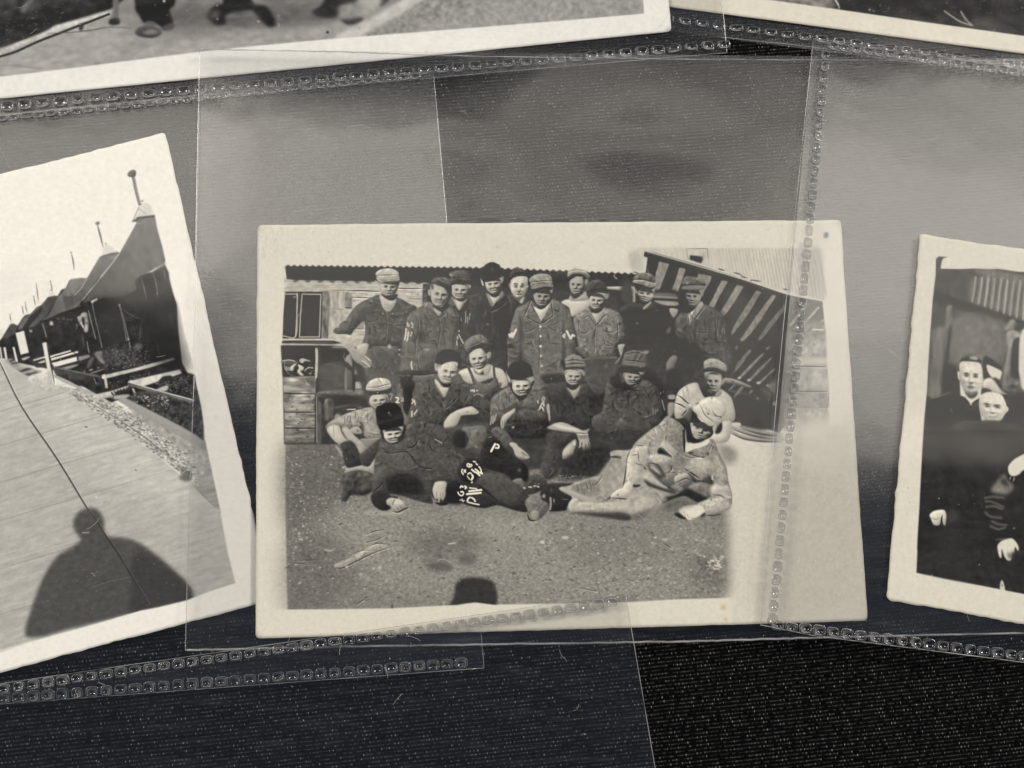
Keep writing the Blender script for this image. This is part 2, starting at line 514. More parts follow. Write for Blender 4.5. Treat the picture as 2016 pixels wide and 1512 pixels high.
    for i in range(0, 24):      # scalloped lower edge of the roof sheet
        x = 230 + i * 94
        if x < 2300:
            el(x, 486 + x * .018, 44, 16, D if i % 2 else 176, b=.8)
    p([170, 655, 740, 655, 735, 1000, 725, 1370, 130, 1370, 140, 1000], 62, b=.7, sm=0)                  # window block
    p([730, 640, 850, 640, 850, 1000, 820, 1370, 730, 1370], 120, b=1.2, sm=0, t=.10, ts=(2, 6))
    p([860, 640, 1070, 640, 1070, 920, 860, 910], 176, b=1, sm=0, t=.06, ts=(2, 7))
    p([1080, 650, 1190, 655, 1185, 900, 1080, 900], 128, b=1, sm=0, t=.10, ts=(3, 4))
    p([855, 930, 1090, 930, 1050, 1120, 900, 1200, 850, 1300], 178, b=2, sm=0, t=.06, ts=(2, 5))
    l([1080, 640, 1350, 640, 1610, 652], 2.4, 55, b=.4); l([1190, 742, 1500, 748], 1.7, 75); l([1080, 898, 1190, 905], 2.4, 70); l([850, 632, 1080, 632], 1.2, 110)
    l([860, 910, 1060, 925], 1.2, 130); l([1880, 604, 2030, 606, 2270, 606], 2, 66); l([2030, 762, 2270, 764], 1.4, 110)
    el(1410, 695, 18, 7, 110, -20); el(1225, 790, 20, 7, 110, -10); el(1220, 675, 16, 7, 120); el(930, 965, 9, 22, 110, 20); el(2190, 690, 12, 26, 140, 20); el(2100, 690, 10, 22, 160)
    for y in (540, 575):
        l([200, y, 900, y + 15, 1560, y], 1.0, 165, b=1, a=.6)
    for q in ([170, 690, 330, 690, 355, 705, 345, 900, 330, 1330, 140, 1330], ):
        l(q, 2.6, 170, b=.5)
    l([345, 680, 350, 900, 325, 1340], 2.2, 185); l([425, 700, 400, 1000, 385, 1345, 690, 1345, 700, 1000, 712, 695, 430, 690], 2.4, 178, sm=0)
    p([440, 712, 690, 712, 680, 1000, 672, 1320, 405, 1320, 420, 1000], 66, sm=0)
    p([180, 712, 335, 712, 330, 1000, 310, 1315, 140, 1315], 66, sm=0)
    el(310, 735, 28, 14, 165, 10); el(490, 1095, 16, 8, 85)
    p([120, 1375, 900, 1375, 905, 1392, 130, 1395], 200, sm=0); p([130, 1400, 900, 1400, 1040, 1440, 900, 1455, 110, 1440], 60, sm=0, b=.6)
    l([140, 1425, 700, 1428, 900, 1440], 1.4, 120)
    # wood below on the right of the standing man's arm
    p([1190, 1230, 1380, 1240, 1360, 1512, 1190, 1512], 185, sm=0, t=.05, ts=(5, 1.5)); p([1250, 1130, 1370, 1110, 1370, 1215, 1240, 1215], 150, sm=0)
    l([1220, 1222, 1370, 1224], 1.6, 70); l([1200, 1455, 1350, 1460], 1.6, 95)
    # ---- lower left: dark store, crate boards
    F(540, 680)
    p([105, 0, 900, 0, 1120, 40, 1500, 0, 2000, 0, 2000, 900, 1400, 1500, 640, 1512, 150, 1512, 130, 500], 62, b=1, sm=0, t=.06, ts=(4, 3))
    p([105, 10, 620, 10, 620, 470, 130, 470], 40, b=1.2, sm=0)
    p([130, 480, 600, 470, 640, 490, 625, 735, 140, 735], 138, b=.8, sm=0, t=.13, ts=(7, 2))
    p([145, 750, 615, 745, 610, 1010, 155, 1015], 142, b=.8, sm=0, t=.15, ts=(7, 2))
    p([155, 1030, 620, 1030, 615, 1255, 160, 1255], 140, b=.8, sm=0, t=.13, ts=(7, 2))
    p([160, 1275, 615, 1275, 610, 1490, 160, 1490], 118, b=.8, sm=0, t=.14, ts=(7, 2))
    ls([[135, 730, 400, 740, 630, 745], [150, 1018, 620, 1020], [155, 1260, 620, 1268]], 2, 42)
    p([480, 490, 610, 480, 620, 600, 560, 620], 85, b=2, a=.7); p([455, 505, 490, 560, 540, 610, 575, 590, 545, 610, 500, 590], 200)
    C.dirt([160, 760, 610, 760, 600, 1480, 165, 1480], 60, 55, 85, .5, 1.6, 1.6, 0)
    p([125, 225, 250, 220, 380, 250, 320, 320, 130, 290], 90, b=1); l([130, 235, 230, 222, 310, 240], 2, 190)
    p([380, 235, 420, 195, 500, 215, 570, 250, 470, 240, 430, 275], 185); p([245, 330, 340, 270, 300, 340, 290, 385, 240, 385], 200)
    p([160, 320, 240, 330, 240, 385, 165, 380], 165); p([360, 290, 450, 330, 440, 380, 400, 390, 440, 440, 455, 460, 400, 460, 350, 400, 375, 350], 200)
    l([465, 385, 520, 340, 590, 345], 2.2, 185); p([510, 430, 560, 415, 570, 440], 205); el(572, 396, 9, 9, 215)
    p([625, 50, 665, 55, 670, 180, 660, 470, 620, 470, 630, 200], 185, b=.8, t=.05); p([670, 60, 715, 60, 715, 700, 690, 700], 75, b=1)
    p([640, 760, 720, 760, 720, 1512, 640, 1512], 84, b=1.2, sm=0, t=.1, ts=(2, 8)); l([645, 780, 650, 1480], 1.6, 150)
    p([650, 720, 900, 680, 1200, 670, 1440, 690, 1420, 720, 1300, 775, 900, 750, 700, 745], 108, b=1.5, t=.1, ts=(6, 2)); p([720, 770, 1400, 780, 1400, 880, 760, 880], 48, b=2)
    p([770, 840, 890, 835, 900, 1100, 790, 1150, 760, 1100], 98, b=1, t=.12, ts=(2, 7))
    p([720, 320, 1060, 300, 1060, 660, 720, 660], 80, b=3, t=.06); l([720, 310, 950, 260], 1.4, 105)
    p([1085, 360, 1110, 360, 1115, 640, 1070, 650], 128, b=1); p([1110, 380, 1200, 440, 1200, 640, 1120, 650], 92, b=1.5)
    p([1080, 220, 1150, 130, 1190, 200, 1190, 330, 1150, 290], 150, b=1); p([1200, 200, 1230, 250, 1230, 660, 1200, 660], 45, b=.8)
    p([1235, 220, 1370, 300, 1365, 440, 1225, 440], 150, b=1, sm=0); p([1240, 555, 1375, 555, 1385, 660, 1235, 660], 172, b=.9, sm=0)
    p([900, 10, 1080, 15, 1080, 45, 900, 40], 130, b=1)
    p([930, 1060, 1000, 1050, 990, 1120, 920, 1180], 150, b=1.5); l([1115, 980, 1235, 975], 2.2, 205); l([1280, 950, 1350, 945], 2, 120)
    l([910, 950, 1100, 910], 1.5, 90)
    # ---- pale corrugated roof top right, lean-to of slats
    F(1200, 480)
    p([280, 150, 440, 60, 1100, 60, 1500, 70, 2400, 60, 3230, 70, 3260, 300, 3290, 700, 3300, 860, 2500, 720, 2016, 500, 560, 120, 520, 450, 350, 430], 202, b=1.6, sm=0, t=.015, ts=(2, 9))
    for i in range(46):
        x = 900 + i * 51
        ytop, ybot = 70 + C.rng.uniform(-5, 25), 150 + (x - 560) * .272
        l([x, ytop, x + 60 + i * 1.5, ybot], 2.0, 186 - min(22, i * .6), b=.9, a=.20 + .014 * i)
    p([2850, 60, 3230, 70, 3270, 400, 3290, 860, 3100, 820], 168, b=5, a=.45)
    for i in range(6):
        x = 2860 + i * 62
        l([x, 120, x + 70, 450, x + 110, 780], 2.4, 142, b=1.2, a=.55)
    l([1170, 75, 1490, 75, 1515, 250], 1.6, 120, sm=0); l([1175, 90, 1200, 240], 1.2, 150)
    p([1230, 175, 1420, 195, 1430, 240, 1400, 300, 1220, 240], 70, b=1.2, sm=0); p([1430, 130, 1480, 180, 1450, 240, 1400, 150], 150, b=4, a=.7)
    ls([[1890, 440, 2016, 470], [1650, 380, 1760, 410], [1990, 490, 2100, 525], [2150, 550, 2310, 575], [2650, 690, 2720, 705]], 3, 100, b=.8)
    l([2150, 550, 2160, 580], 2, 100)
    l([340, 380, 430, 380], 3, 200); l([360, 430, 430, 440], 3, 110)
    p([300, 150, 420, 160, 430, 360, 340, 360], 175, b=6, a=.7)
    p([540, 105, 700, 140, 1400, 340, 2016, 530, 2700, 770, 3250, 880, 3270, 1100, 3280, 1250, 3080, 1290, 2900, 2300, 2600, 2900, 1700, 2500, 1200, 1700, 900, 1000, 540, 520, 580, 210, 520, 190], D, b=.7, sm=0)
    l([545, 110, 1100, 270, 2016, 540, 2720, 770, 3260, 870], 2, 215, b=.6, a=.9)
    l([545, 122, 1100, 285, 2016, 556, 2720, 786], 2.4, 70, b=.5)
    sl = [([755, 270, 910, 310, 840, 500, 740, 760, 650, 740, 700, 480], 148), ([1065, 362, 1160, 385, 1110, 560, 1025, 770, 930, 760, 1010, 550], 152),
          ([1350, 455, 1560, 495, 1540, 570, 1400, 800, 1330, 640], 145), ([1710, 560, 1808, 575, 1690, 780, 1590, 980, 1510, 950, 1620, 740], 150),
          ([1940, 625, 2048, 650, 1900, 900, 1750, 1110, 1690, 1040, 1820, 840], 145), ([2235, 715, 2320, 735, 2100, 1100, 1870, 1400, 1850, 1340, 2050, 1000], 132),
          ([2480, 780, 2548, 790, 2250, 1250, 2040, 1500, 1980, 1480, 2240, 1100], 140), ([2680, 910, 2700, 980, 2450, 1300, 2270, 1530, 2230, 1500, 2430, 1200], 120),
          ([2990, 900, 3030, 920, 2830, 1200, 2760, 1270, 2740, 1240], 150), ([3170, 960, 3220, 965, 2990, 1230, 2930, 1240], 165), ([3260, 1140, 3280, 1180, 3200, 1240, 3170, 1240], 170)]
    for q, v in sl:
        p(q, v, b=.7, sm=0, t=.05, ts=(2, 4))
    # lower continuation of the lean-to, ladder and boards (right)
    F(1280, 680)
    p([1150, -50, 2080, -100, 2120, 300, 2150, 700, 2080, 1250, 1950, 1280, 1700, 1300, 1450, 1260, 1150, 1180, 1050, 600], 72, b=3, sm=0)
    for q, v in (([1290, 10, 1350, -5, 1330, 60, 1300, 70], 120), ([1510, 60, 1550, 80, 1380, 320, 1250, 450, 1190, 440, 1330, 260], 120), ([1720, 110, 1745, 130, 1560, 330, 1390, 500, 1330, 500, 1500, 320], 135),
                 ([1830, 0, 1850, 10, 1790, 70, 1750, 50], 120), ([1850, 170, 1870, 190, 1700, 380, 1530, 550, 1480, 545, 1640, 370], 128), ([1900, 340, 1915, 360, 1790, 480, 1680, 590, 1630, 580], 135), ([1560, 5, 1630, 0, 1600, 22], 110)):
        p(q, v, b=.8, sm=0, t=.06)
    el(1215, 445, 34, 16, 190, 20); el(1360, 500, 30, 18, 200, -20); el(1505, 530, 28, 18, 200); el(1650, 572, 32, 20, 205); el(1800, 615, 36, 14, 190, 20); p([1800, 600, 1880, 540, 1910, 480, 1920, 600, 1900, 740, 1850, 700], 120, b=3)
    p([1120, 490, 1300, 520, 1540, 620, 1500, 640, 1330, 600, 1110, 560], 128, b=1, t=.06); p([1230, 640, 1290, 590, 1310, 610, 1230, 690, 1190, 680], 110, b=.9); p([1390, 630, 1430, 640, 1360, 740, 1270, 800, 1310, 730], 120, b=.9); p([1500, 740, 1540, 680, 1580, 680, 1530, 740], 135, b=.8)
    l([1180, 690, 1320, 710, 1500, 750], 2, 120); p([1180, 600, 1180, 680, 1130, 650], 50, b=1); el(1640, 810, 28, 18, 125, 45); el(1895, 890, 24, 40, 140); el(1780, 720, 120, 50, 95, 40, b=4)
    for i in range(26):
        x, y = C.rng.uniform(1300, 2000), C.rng.uniform(650, 1150)
        l([x, y, x + C.rng.uniform(10, 60), y + C.rng.uniform(-30, 60)], C.rng.uniform(.8, 2.2), C.rng.uniform(62, 110), b=.8, a=.6)
    p([1250, 1180, 1370, 1180, 1385, 1215, 1360, 1235, 1250, 1235], 200, b=.8)
    for q in ([1260, 1260, 1500, 1340, 1800, 1400, 2100, 1420], [1240, 1320, 1420, 1400, 1700, 1440, 2000, 1450], [1400, 1250, 1700, 1330, 2000, 1360]):
        l(q, 7, 140, b=1.6, a=.8)
        l([v + (12 if i % 2 == 0 else 26) for i, v in enumerate(q)], 4, 70, b=1.4, a=.8)
    # white-washed crates at the far right edge
    F(1344, 504, 672)
    p([640, 420, 840, 410, 860, 800, 865, 900, 700, 1010, 600, 1010, 610, 700], 128, b=5, t=.07, ts=(4, 3)); p([690, 500, 845, 500, 850, 560, 700, 640], 170, b=6, t=.06, ts=(3, 3)); p([680, 610, 860, 600, 855, 640, 680, 650], 196, b=3)
    p([690, 660, 855, 655, 860, 790, 690, 790], 168, b=4, t=.06, ts=(3, 5)); ls([[660, 650, 850, 655], [660, 800, 860, 800], [650, 895, 860, 895]], 2.5, 78, b=.7); p([670, 820, 860, 815, 855, 880, 670, 880], 150, b=4, t=.06)
    l([860, 700, 862, 850, 845, 930], 2, 90, b=.8); p([640, 900, 860, 900, 840, 990, 640, 1010], 168, b=8, t=.05); l([770, 434, 830, 436], 3.5, 205, b=.8)
    p([840, 240, 900, 230, 940, 600, 950, 1000, 870, 1010, 862, 800, 850, 560], 216, b=1.5, sm=0); p([600, 1010, 900, 980, 1000, 1200, 600, 1200], 205, b=14)
    F(0, 0, 2016)
    p([835, 560, 1000, 552, 1240, 572, 1330, 570, 1400, 640, 1420, 760, 1340, 860, 1240, 905, 1000, 930, 760, 900, 690, 700, 830, 640], 68, b=2, sm=0, t=.05, ts=(4, 4))
    # ================================================================ back row
    # dark wall between the heads
    F(780, 500)
    p([410, 460, 540, 460, 520, 760, 410, 770], 76, sm=0, t=.08, ts=(2, 5)); p([1100, 470, 1320, 480, 1700, 480, 2016, 470, 2700, 560, 3400, 640, 3400, 900, 1000, 900], 88, b=2, sm=0)
    l([430, 545, 435, 548], 4, 190); l([1190, 540, 1195, 540], 4, 120)
    p([415, 520, 470, 510, 470, 760, 415, 760], 92, b=2, t=.1, ts=(2, 4))
    # --- man with hands on hip, left
    F(540, 490)
    p([1600, 700, 1480, 745, 1330, 815, 1230, 890, 1150, 1000, 1085, 1085, 1000, 1150, 985, 1200, 940, 1205, 900, 1255, 960, 1300, 1080, 1305, 1160, 1315, 1240, 1215, 1370, 1105, 1385, 1300, 1345, 1440, 1380, 1480, 1700, 1490, 1935, 1480, 1990, 1700, 2020, 1500, 2100, 1100, 2175, 900, 2060, 835, 1900, 750], 90, e=.22, er=4, t=.05, ts=(4, 6))
    ls([[1390, 1100, 1480, 1110, 1600, 1070], [1840, 1040, 1900, 1120, 2010, 1110], [1700, 950, 1720, 1180, 1690, 1450], [1370, 1105, 1380, 1000], [1240, 900, 1330, 1040], [1450, 1300, 1560, 1350], [1800, 1250, 1900, 1330], [1500, 1200, 1620, 1230]], 1.6, 66, b=1, a=.8)
    ls([[1530, 840, 1620, 790, 1690, 930], [1880, 780, 1950, 870, 1800, 960], [1060, 1150, 1180, 1100], [1020, 1200, 1130, 1250]], 1.4, 112, b=1, a=.7)
    p([1610, 700, 1635, 840, 1695, 945, 1770, 948, 1830, 870, 1865, 760, 1790, 790, 1700, 760], 186, b=.8, t=.03); ls([[1680, 850, 1720, 840], [1740, 850, 1745, 890]], 1.2, 150)
    p([1635, 680, 1700, 745, 1790, 790, 1870, 740, 1880, 690, 1800, 690], 70, b=.9)
    p([1600, 540, 1612, 640, 1665, 695, 1740, 720, 1800, 715, 1845, 670, 1880, 580, 1890, 530, 1750, 500], 168, b=.8)
    p([1830, 560, 1895, 530, 1870, 630, 1835, 680, 1810, 640], 118, b=1.2); p([1608, 560, 1640, 620, 1680, 690, 1640, 680], 135, b=1.5, a=.7)
    p([1555, 485, 1640, 550, 1700, 562, 1745, 545, 1800, 520, 1905, 490, 1895, 560, 1845, 590, 1810, 560, 1790, 540, 1740, 556, 1650, 566, 1590, 540], 70, b=.7)
    p([1742, 550, 1790, 548, 1792, 602, 1740, 606], 200, b=.7); p([1728, 608, 1775, 604, 1795, 635, 1765, 645], 80, b=.7); l([1690, 640, 1730, 652, 1795, 668], 1.8, 105, b=.6); l([1720, 690, 1780, 690], 2.5, 188, b=.9)
    C.face(1745, 592, 140, 134, 4, .16, 0, -.38, 192, 92)
    p([1545, 378, 1600, 325, 1700, 300, 1800, 304, 1880, 345, 1890, 410, 1720, 400, 1580, 412], 192, b=.7, t=.04); p([1568, 418, 1700, 405, 1885, 400, 1908, 482, 1840, 492, 1720, 500, 1640, 522, 1575, 485], 176, b=.7, t=.04)
    ls([[1575, 400, 1700, 402, 1885, 388]], 1.6, 128); ls([[1580, 440, 1700, 440, 1890, 420], [1600, 470, 1750, 470, 1890, 450]], 1.2, 150); l([1545, 490, 1580, 515, 1610, 545], 2, 190); l([1545, 420, 1560, 480], 2, 95); el(1655, 985, 11, 12, 215)
    p([1000, 1310, 1160, 1320, 1170, 1420, 1180, 1512, 1080, 1512, 1040, 1420], 176, b=.8, t=.03, g=(1030, 1400, 1180, 1400, 205))
    F(540, 680)
    p([1430, 60, 1900, 50, 1990, 300, 1980, 900, 1700, 950, 1400, 500], 84, b=1, t=.05, ts=(3, 6)); l([1480, 20, 1740, 25, 1900, 20], 3, 120, b=.8); p([1735, -10, 1780, -10, 1780, 45, 1740, 45], 190)
    p([1085, -20, 1140, 100, 1190, 190, 1240, 250, 1310, 290, 1380, 350, 1440, 342, 1478, 310, 1480, 240, 1440, 190, 1390, 150, 1425, 60, 1420, -30], 162, b=.7, e=.15, t=.03)
    p([1250, 20, 1330, 120, 1390, 130, 1425, 40, 1400, -30], 185, b=1.2); el(1243, 35, 12, 16, 70); ls([[1390, 165, 1430, 200, 1470, 235], [1340, 230, 1400, 270, 1460, 325]], 2, 205); ls([[1385, 190, 1470, 270], [1330, 260, 1400, 320]], 1.6, 95)
    el(1908, 70, 13, 13, 225); el(1908, 138, 13, 13, 225)
    # --- tall man in dark coat (behind others)
    F(780, 500)
    p([1330, 580, 1280, 620, 1230, 660, 1090, 690, 1080, 900, 1000, 1100, 960, 1500, 1000, 1800, 1700, 1850, 1720, 1300, 1790, 1000, 1850, 800, 1740, 700, 1680, 560, 1500, 640], 74, b=.9, e=.1, t=.05, ts=(5, 5))
    ls([[1250, 680, 1300, 780, 1430, 870, 1560, 820], [1640, 560, 1700, 680, 1600, 800, 1450, 880], [1450, 880, 1460, 1200], [1700, 640, 1640, 760]], 1.6, 52, b=.9)
    ls([[1100, 640, 1250, 600], [1270, 650, 1420, 780]], 1.4, 96, b=1, a=.7)
    el(1397, 1070, 11, 11, 205); el(1680, 990, 8, 10, 150)
    ls([[1060, 880, 1060, 1050], [1090, 970, 1092, 1050], [1125, 905, 1120, 940], [990, 980, 995, 1020], [1118, 960, 1120, 1000]], 1.8, 165, b=.5)
    p([1370, 590, 1430, 760, 1470, 800, 1520, 740, 1640, 640, 1600, 560, 1480, 680], 140, b=.8); p([1400, 600, 1480, 740, 1470, 795, 1500, 760, 1580, 640, 1480, 650], 205, b=.8)
    p([1400, 580, 1460, 650, 1540, 655, 1600, 570, 1580, 540, 1450, 560], 66, b=1)
    p([1360, 410, 1390, 520, 1440, 590, 1510, 605, 1570, 560, 1605, 450, 1610, 370, 1480, 350], 165, b=.8)
    p([1345, 380, 1350, 420, 1420, 425, 1500, 400, 1580, 350, 1600, 330, 1480, 300], 62, b=.8); p([1395, 415, 1440, 430, 1450, 470, 1400, 450], 205, b=.8); p([1460, 410, 1500, 405, 1510, 465, 1480, 480, 1455, 450], 212, b=.7); p([1520, 410, 1590, 400, 1590, 430, 1545, 440], 190, b=.8)
    p([1400, 490, 1470, 510, 1560, 480, 1540, 530, 1490, 550, 1430, 530], 75, b=.7); p([1445, 508, 1500, 515, 1545, 495, 1520, 535, 1465, 540], 225, b=.5); p([1450, 555, 1520, 570, 1560, 530, 1550, 580, 1500, 600], 190, b=.9); l([1395, 470, 1420, 500], 1.6, 100)
    C.face(1486, 470, 124, 138, -6, -.04, 1.0, -.40, 205, 88)
    p([1290, 385, 1300, 370, 1330, 440, 1335, 490, 1310, 470], 205, b=.6); p([1610, 345, 1640, 345, 1635, 410, 1610, 450, 1600, 400], 165, b=.7)
    p([1330, 200, 1390, 145, 1470, 122, 1545, 150, 1580, 170, 1600, 230, 1615, 310, 1590, 345, 1480, 390, 1400, 425, 1345, 410, 1300, 390, 1320, 300], 60, b=.7); l([1350, 330, 1480, 350, 1600, 280], 2, 82, b=1); el(1462, 228, 11, 14, 165); el(1475, 265, 9, 10, 205)
    # --- garrison cap man
    p([1700, 640, 1760, 600, 1850, 680, 1990, 640, 2080, 700, 2100, 1100, 1760, 1000, 1690, 800], 76, b=1, t=.05); l([1760, 620, 1870, 720, 1900, 760], 1.6, 120, b=.8)
    p([1885, 720, 1950, 650, 1950, 690, 1920, 755], 205, b=.6)
    p([1745, 420, 1760, 550, 1800, 630, 1870, 670, 1930, 640, 1985, 540, 2010, 430, 1990, 340, 1850, 340, 1760, 380], 184, b=.8, t=.02)
    C.face(1877, 512, 130, 164, 2, .02, .35, -2, 214, 120)
    p([1735, 400, 1740, 290, 1790, 240, 1845, 196, 1930, 250, 2000, 310, 2020, 360, 1990, 345, 1900, 335, 1800, 355, 1750, 400], 82, b=.7, t=.05); l([1740, 380, 1850, 330, 1990, 320], 1.6, 100, b=.8)
    ls([[1790, 460, 1830, 455, 1860, 466], [1905, 462, 1960, 462]], 2.6, 92, b=.7); ls([[1795, 445, 1860, 448], [1900, 448, 1965, 445]], 1.5, 120); p([1845, 530, 1870, 545, 1895, 540, 1875, 560], 90, b=.6); p([1835, 575, 1870, 590, 1915, 575, 1880, 605], 110, b=.6); l([1860, 580, 1895, 582], 1.2, 60)
    p([1950, 480, 2000, 440, 1985, 540, 1935, 630, 1930, 580], 165, b=1.5, a=.8); p([1780, 560, 1810, 630, 1800, 620], 150, b=1, a=.7); p([1718, 450, 1745, 450, 1750, 510, 1740, 530], 195, b=.6); l([1875, 480, 1885, 540], 2, 215, b=.8, a=.7); l([1995, 500, 2010, 490], 3, 180)
    # --- man third from left (soft cap)
    p([850, 650, 800, 720, 780, 800, 850, 900, 1000, 900, 1090, 800, 1130, 650, 1050, 640], 86, b=1, t=.05); l([850, 660, 960, 850], 2.6, 150, b=.8); p([870, 690, 960, 855, 1020, 780, 1090, 680, 1000, 720], 150, b=1); p([900, 700, 960, 850, 1010, 750, 960, 730], 196, b=.8); p([870, 610, 920, 690, 1000, 720, 1060, 680, 1080, 600], 68, b=1)
    p([840, 470, 860, 560, 900, 640, 970, 690, 1040, 660, 1090, 560, 1125, 480, 1000, 440], 172, b=.8)
    p([1070, 500, 1120, 480, 1090, 560, 1050, 650, 1040, 600], 120, b=1.2, a=.8); ls([[890, 510, 920, 500, 950, 512], [1010, 512, 1050, 510, 1080, 515]], 3, 100, b=.8); p([955, 540, 985, 540, 995, 590, 960, 590], 205, b=.8); p([950, 600, 1000, 605, 1040, 600, 990, 625], 85, b=.7); p([910, 620, 960, 640, 1020, 630, 990, 655, 940, 650], 200, b=.6); l([905, 615, 950, 638, 1030, 622], 1.4, 80); p([860, 540, 900, 560, 910, 590, 880, 580], 195, b=1); p([1115, 470, 1140, 480, 1130, 520, 1115, 520], 195, b=.6); p([920, 655, 970, 690, 1030, 660, 980, 670], 185, b=.8)
    C.face(975, 562, 138, 132, 4, .0, .8, -.72, 196, 92)
    p([805, 310, 840, 275, 950, 250, 1060, 260, 1125, 320, 1130, 430, 1135, 470, 1060, 455, 930, 450, 850, 475, 830, 440], 92, b=.7, t=.06); p([835, 430, 950, 410, 1120, 420, 1130, 465, 1000, 440, 860, 470], 78, b=.8); ls([[820, 380, 950, 360, 1120, 380]], 1.4, 70, b=.8); l([850, 300, 1000, 275, 1100, 310], 2, 112, b=1.4, a=.7); l([822, 320, 840, 325], 2, 160)
    # --- second from left (tilted cap, PW jacket)
    p([420, 790, 320, 830, 230, 890, 170, 960, 140, 1120, 100, 1300, 70, 1520, 30, 2000, 20, 2300, 300, 2500, 1000, 2400, 960, 1500, 975, 1000, 950, 900, 820, 800, 720, 860, 540, 780], 97, b=.9, e=.2, er=4, t=.07, ts=(4, 5))
    p([400, 760, 540, 740, 700, 900, 650, 970, 500, 880], 112, b=1.2, t=.05); ls([[420, 800, 560, 890, 650, 965, 760, 900], [650, 970, 670, 1150, 640, 1400], [300, 900, 340, 1100, 290, 1400, 310, 1800], [330, 1380, 420, 1480], [420, 1180, 380, 1300]], 1.8, 68, b=.9); p([330, 1180, 420, 1200, 410, 1320, 350, 1350], 72, b=3, a=.7)
    l([930, 1020, 880, 1250, 860, 1500], 3, 74, b=2, a=.7); el(672, 1155, 12, 14, 66); el(640, 1400, 9, 9, 76)
    p([560, 830, 640, 935, 660, 945, 690, 880, 640, 860], 178, b=.9); p([570, 760, 620, 840, 700, 880, 780, 820, 800, 760], 62, b=1.1)
    p([525, 480, 535, 640, 560, 730, 640, 800, 700, 800, 760, 730, 800, 620, 800, 520, 650, 450], 162, b=.8, t=.02)
    p([545, 640, 600, 690, 620, 780, 570, 750], 130, b=1.5, a=.8); p([570, 520, 640, 500, 780, 560, 770, 590, 650, 570], 172, b=2); ls([[610, 610, 650, 600, 690, 612], [735, 615, 770, 610, 790, 620]], 3.2, 95, b=.8); p([675, 630, 700, 630, 705, 690, 680, 690], 208, b=.8); p([580, 650, 640, 650, 650, 690, 600, 690], 198, b=1.2); p([735, 660, 770, 650, 770, 690], 198, b=1); p([670, 695, 730, 690, 720, 712], 95, b=.8); p([610, 715, 660, 735, 740, 730, 700, 755, 640, 745], 200, b=.6); l([600, 705, 650, 732, 745, 725], 1.6, 82); l([645, 765, 720, 760], 2, 130, b=1); p([620, 770, 690, 775, 740, 740, 700, 800, 650, 800], 188, b=1)
    C.face(665, 634, 136, 174, 10, .14, .8, -2, 190, 100)
    p([530, 480, 560, 460, 570, 540, 545, 530], 78, b=1); p([485, 560, 500, 540, 525, 560, 520, 640, 490, 620], 200, b=.6)
    p([525, 440, 570, 380, 640, 355, 760, 360, 830, 400, 850, 500, 840, 590, 800, 570, 760, 520, 640, 470, 560, 460], 92, b=.7, t=.05); p([600, 470, 720, 510, 800, 600, 840, 600, 840, 520, 780, 470], 68, b=.9); l([540, 430, 620, 390, 760, 420, 830, 470], 2, 122, b=1.2)
    # PW lettering on sleeves
    ls([[150, 1140, 145, 1230, 130, 1310], [185, 1190, 175, 1280, 165, 1325]], 3.2, 208, b=.4); l([170, 1050, 200, 1100, 175, 1100, 165, 1060], 2.4, 190); ls([[235, 1050, 255, 1085], [240, 1115, 250, 1120], [215, 1240, 225, 1245], [235, 1195, 238, 1215]], 3.2, 195); p([430, 1450, 500, 1445, 505, 1480, 435, 1485], 178, b=.6)
    ls([[925, 1330, 930, 1390], [955, 1230, 1000, 1320, 1025, 1360], [935, 1260, 940, 1300], [960, 1165, 960, 1185]], 2.6, 185, b=.45)
    F(780, 640)
    p([20, 380, 60, 380, 60, 460, 20, 450], 60); el(48, 380, 13, 13, 225); el(45, 447, 13, 13, 225); l([235, 560, 230, 610, 245, 670], 3, 205); l([380, 400, 600, 410], 2, 62, b=1)
    p([300, 420, 600, 400, 610, 640, 420, 720, 330, 650], 92, b=2, t=.06); l([320, 440, 340, 640, 430, 715, 560, 690], 1.8, 60, b=1); p([50, 760, 260, 760, 260, 1000, 120, 1000, 60, 900], 58, b=1.5, t=.15, ts=(2, 2)); p([40, 700, 700, 690, 700, 740, 50, 755], 74, b=1); l([50, 752, 400, 760, 560, 740], 2.4, 46, b=.8)
    p([270, 790, 560, 780, 560, 860, 280, 870], 96, b=2, t=.06); p([110, 900, 240, 960, 230, 1500, 120, 1500], 56, b=2)
    # --- white T-shirt man (behind)
    F(980, 500)
    p([970, 745, 1030, 700, 1130, 690, 1300, 680, 1390, 700, 1390, 820, 1140, 960, 1090, 820], 204, b=.9, e=.06); p([1120, 620, 1200, 670, 1330, 570, 1390, 620, 1385, 700, 1180, 720, 1090, 700], 170, b=1); p([1100, 600, 1160, 680, 1240, 650, 1330, 570, 1200, 600], 84, b=1.4)
    p([1100, 410, 1100, 520, 1150, 600, 1230, 615, 1310, 570, 1340, 470, 1310, 360, 1200, 340], 158, b=.8); p([1095, 420, 1140, 420, 1140, 540, 1100, 530], 118, b=1); p([1150, 430, 1190, 440, 1190, 520, 1150, 520], 196, b=.8); ls([[1110, 440, 1150, 425], [1190, 425, 1240, 430, 1290, 435]], 3, 80, b=.7); p([1150, 530, 1210, 545, 1210, 580, 1160, 575], 84, b=1); p([1210, 470, 1280, 470, 1270, 560, 1220, 540], 182, b=1.4); p([1200, 570, 1260, 570, 1250, 605, 1190, 605], 170, b=.9); p([1300, 350, 1340, 370, 1330, 470, 1300, 420], 72, b=1)
    C.face(1217, 482, 116, 140, 4, -.34, .0, -2, 184, 80)
    p([1330, 400, 1370, 385, 1375, 450, 1340, 480], 172, b=.8)
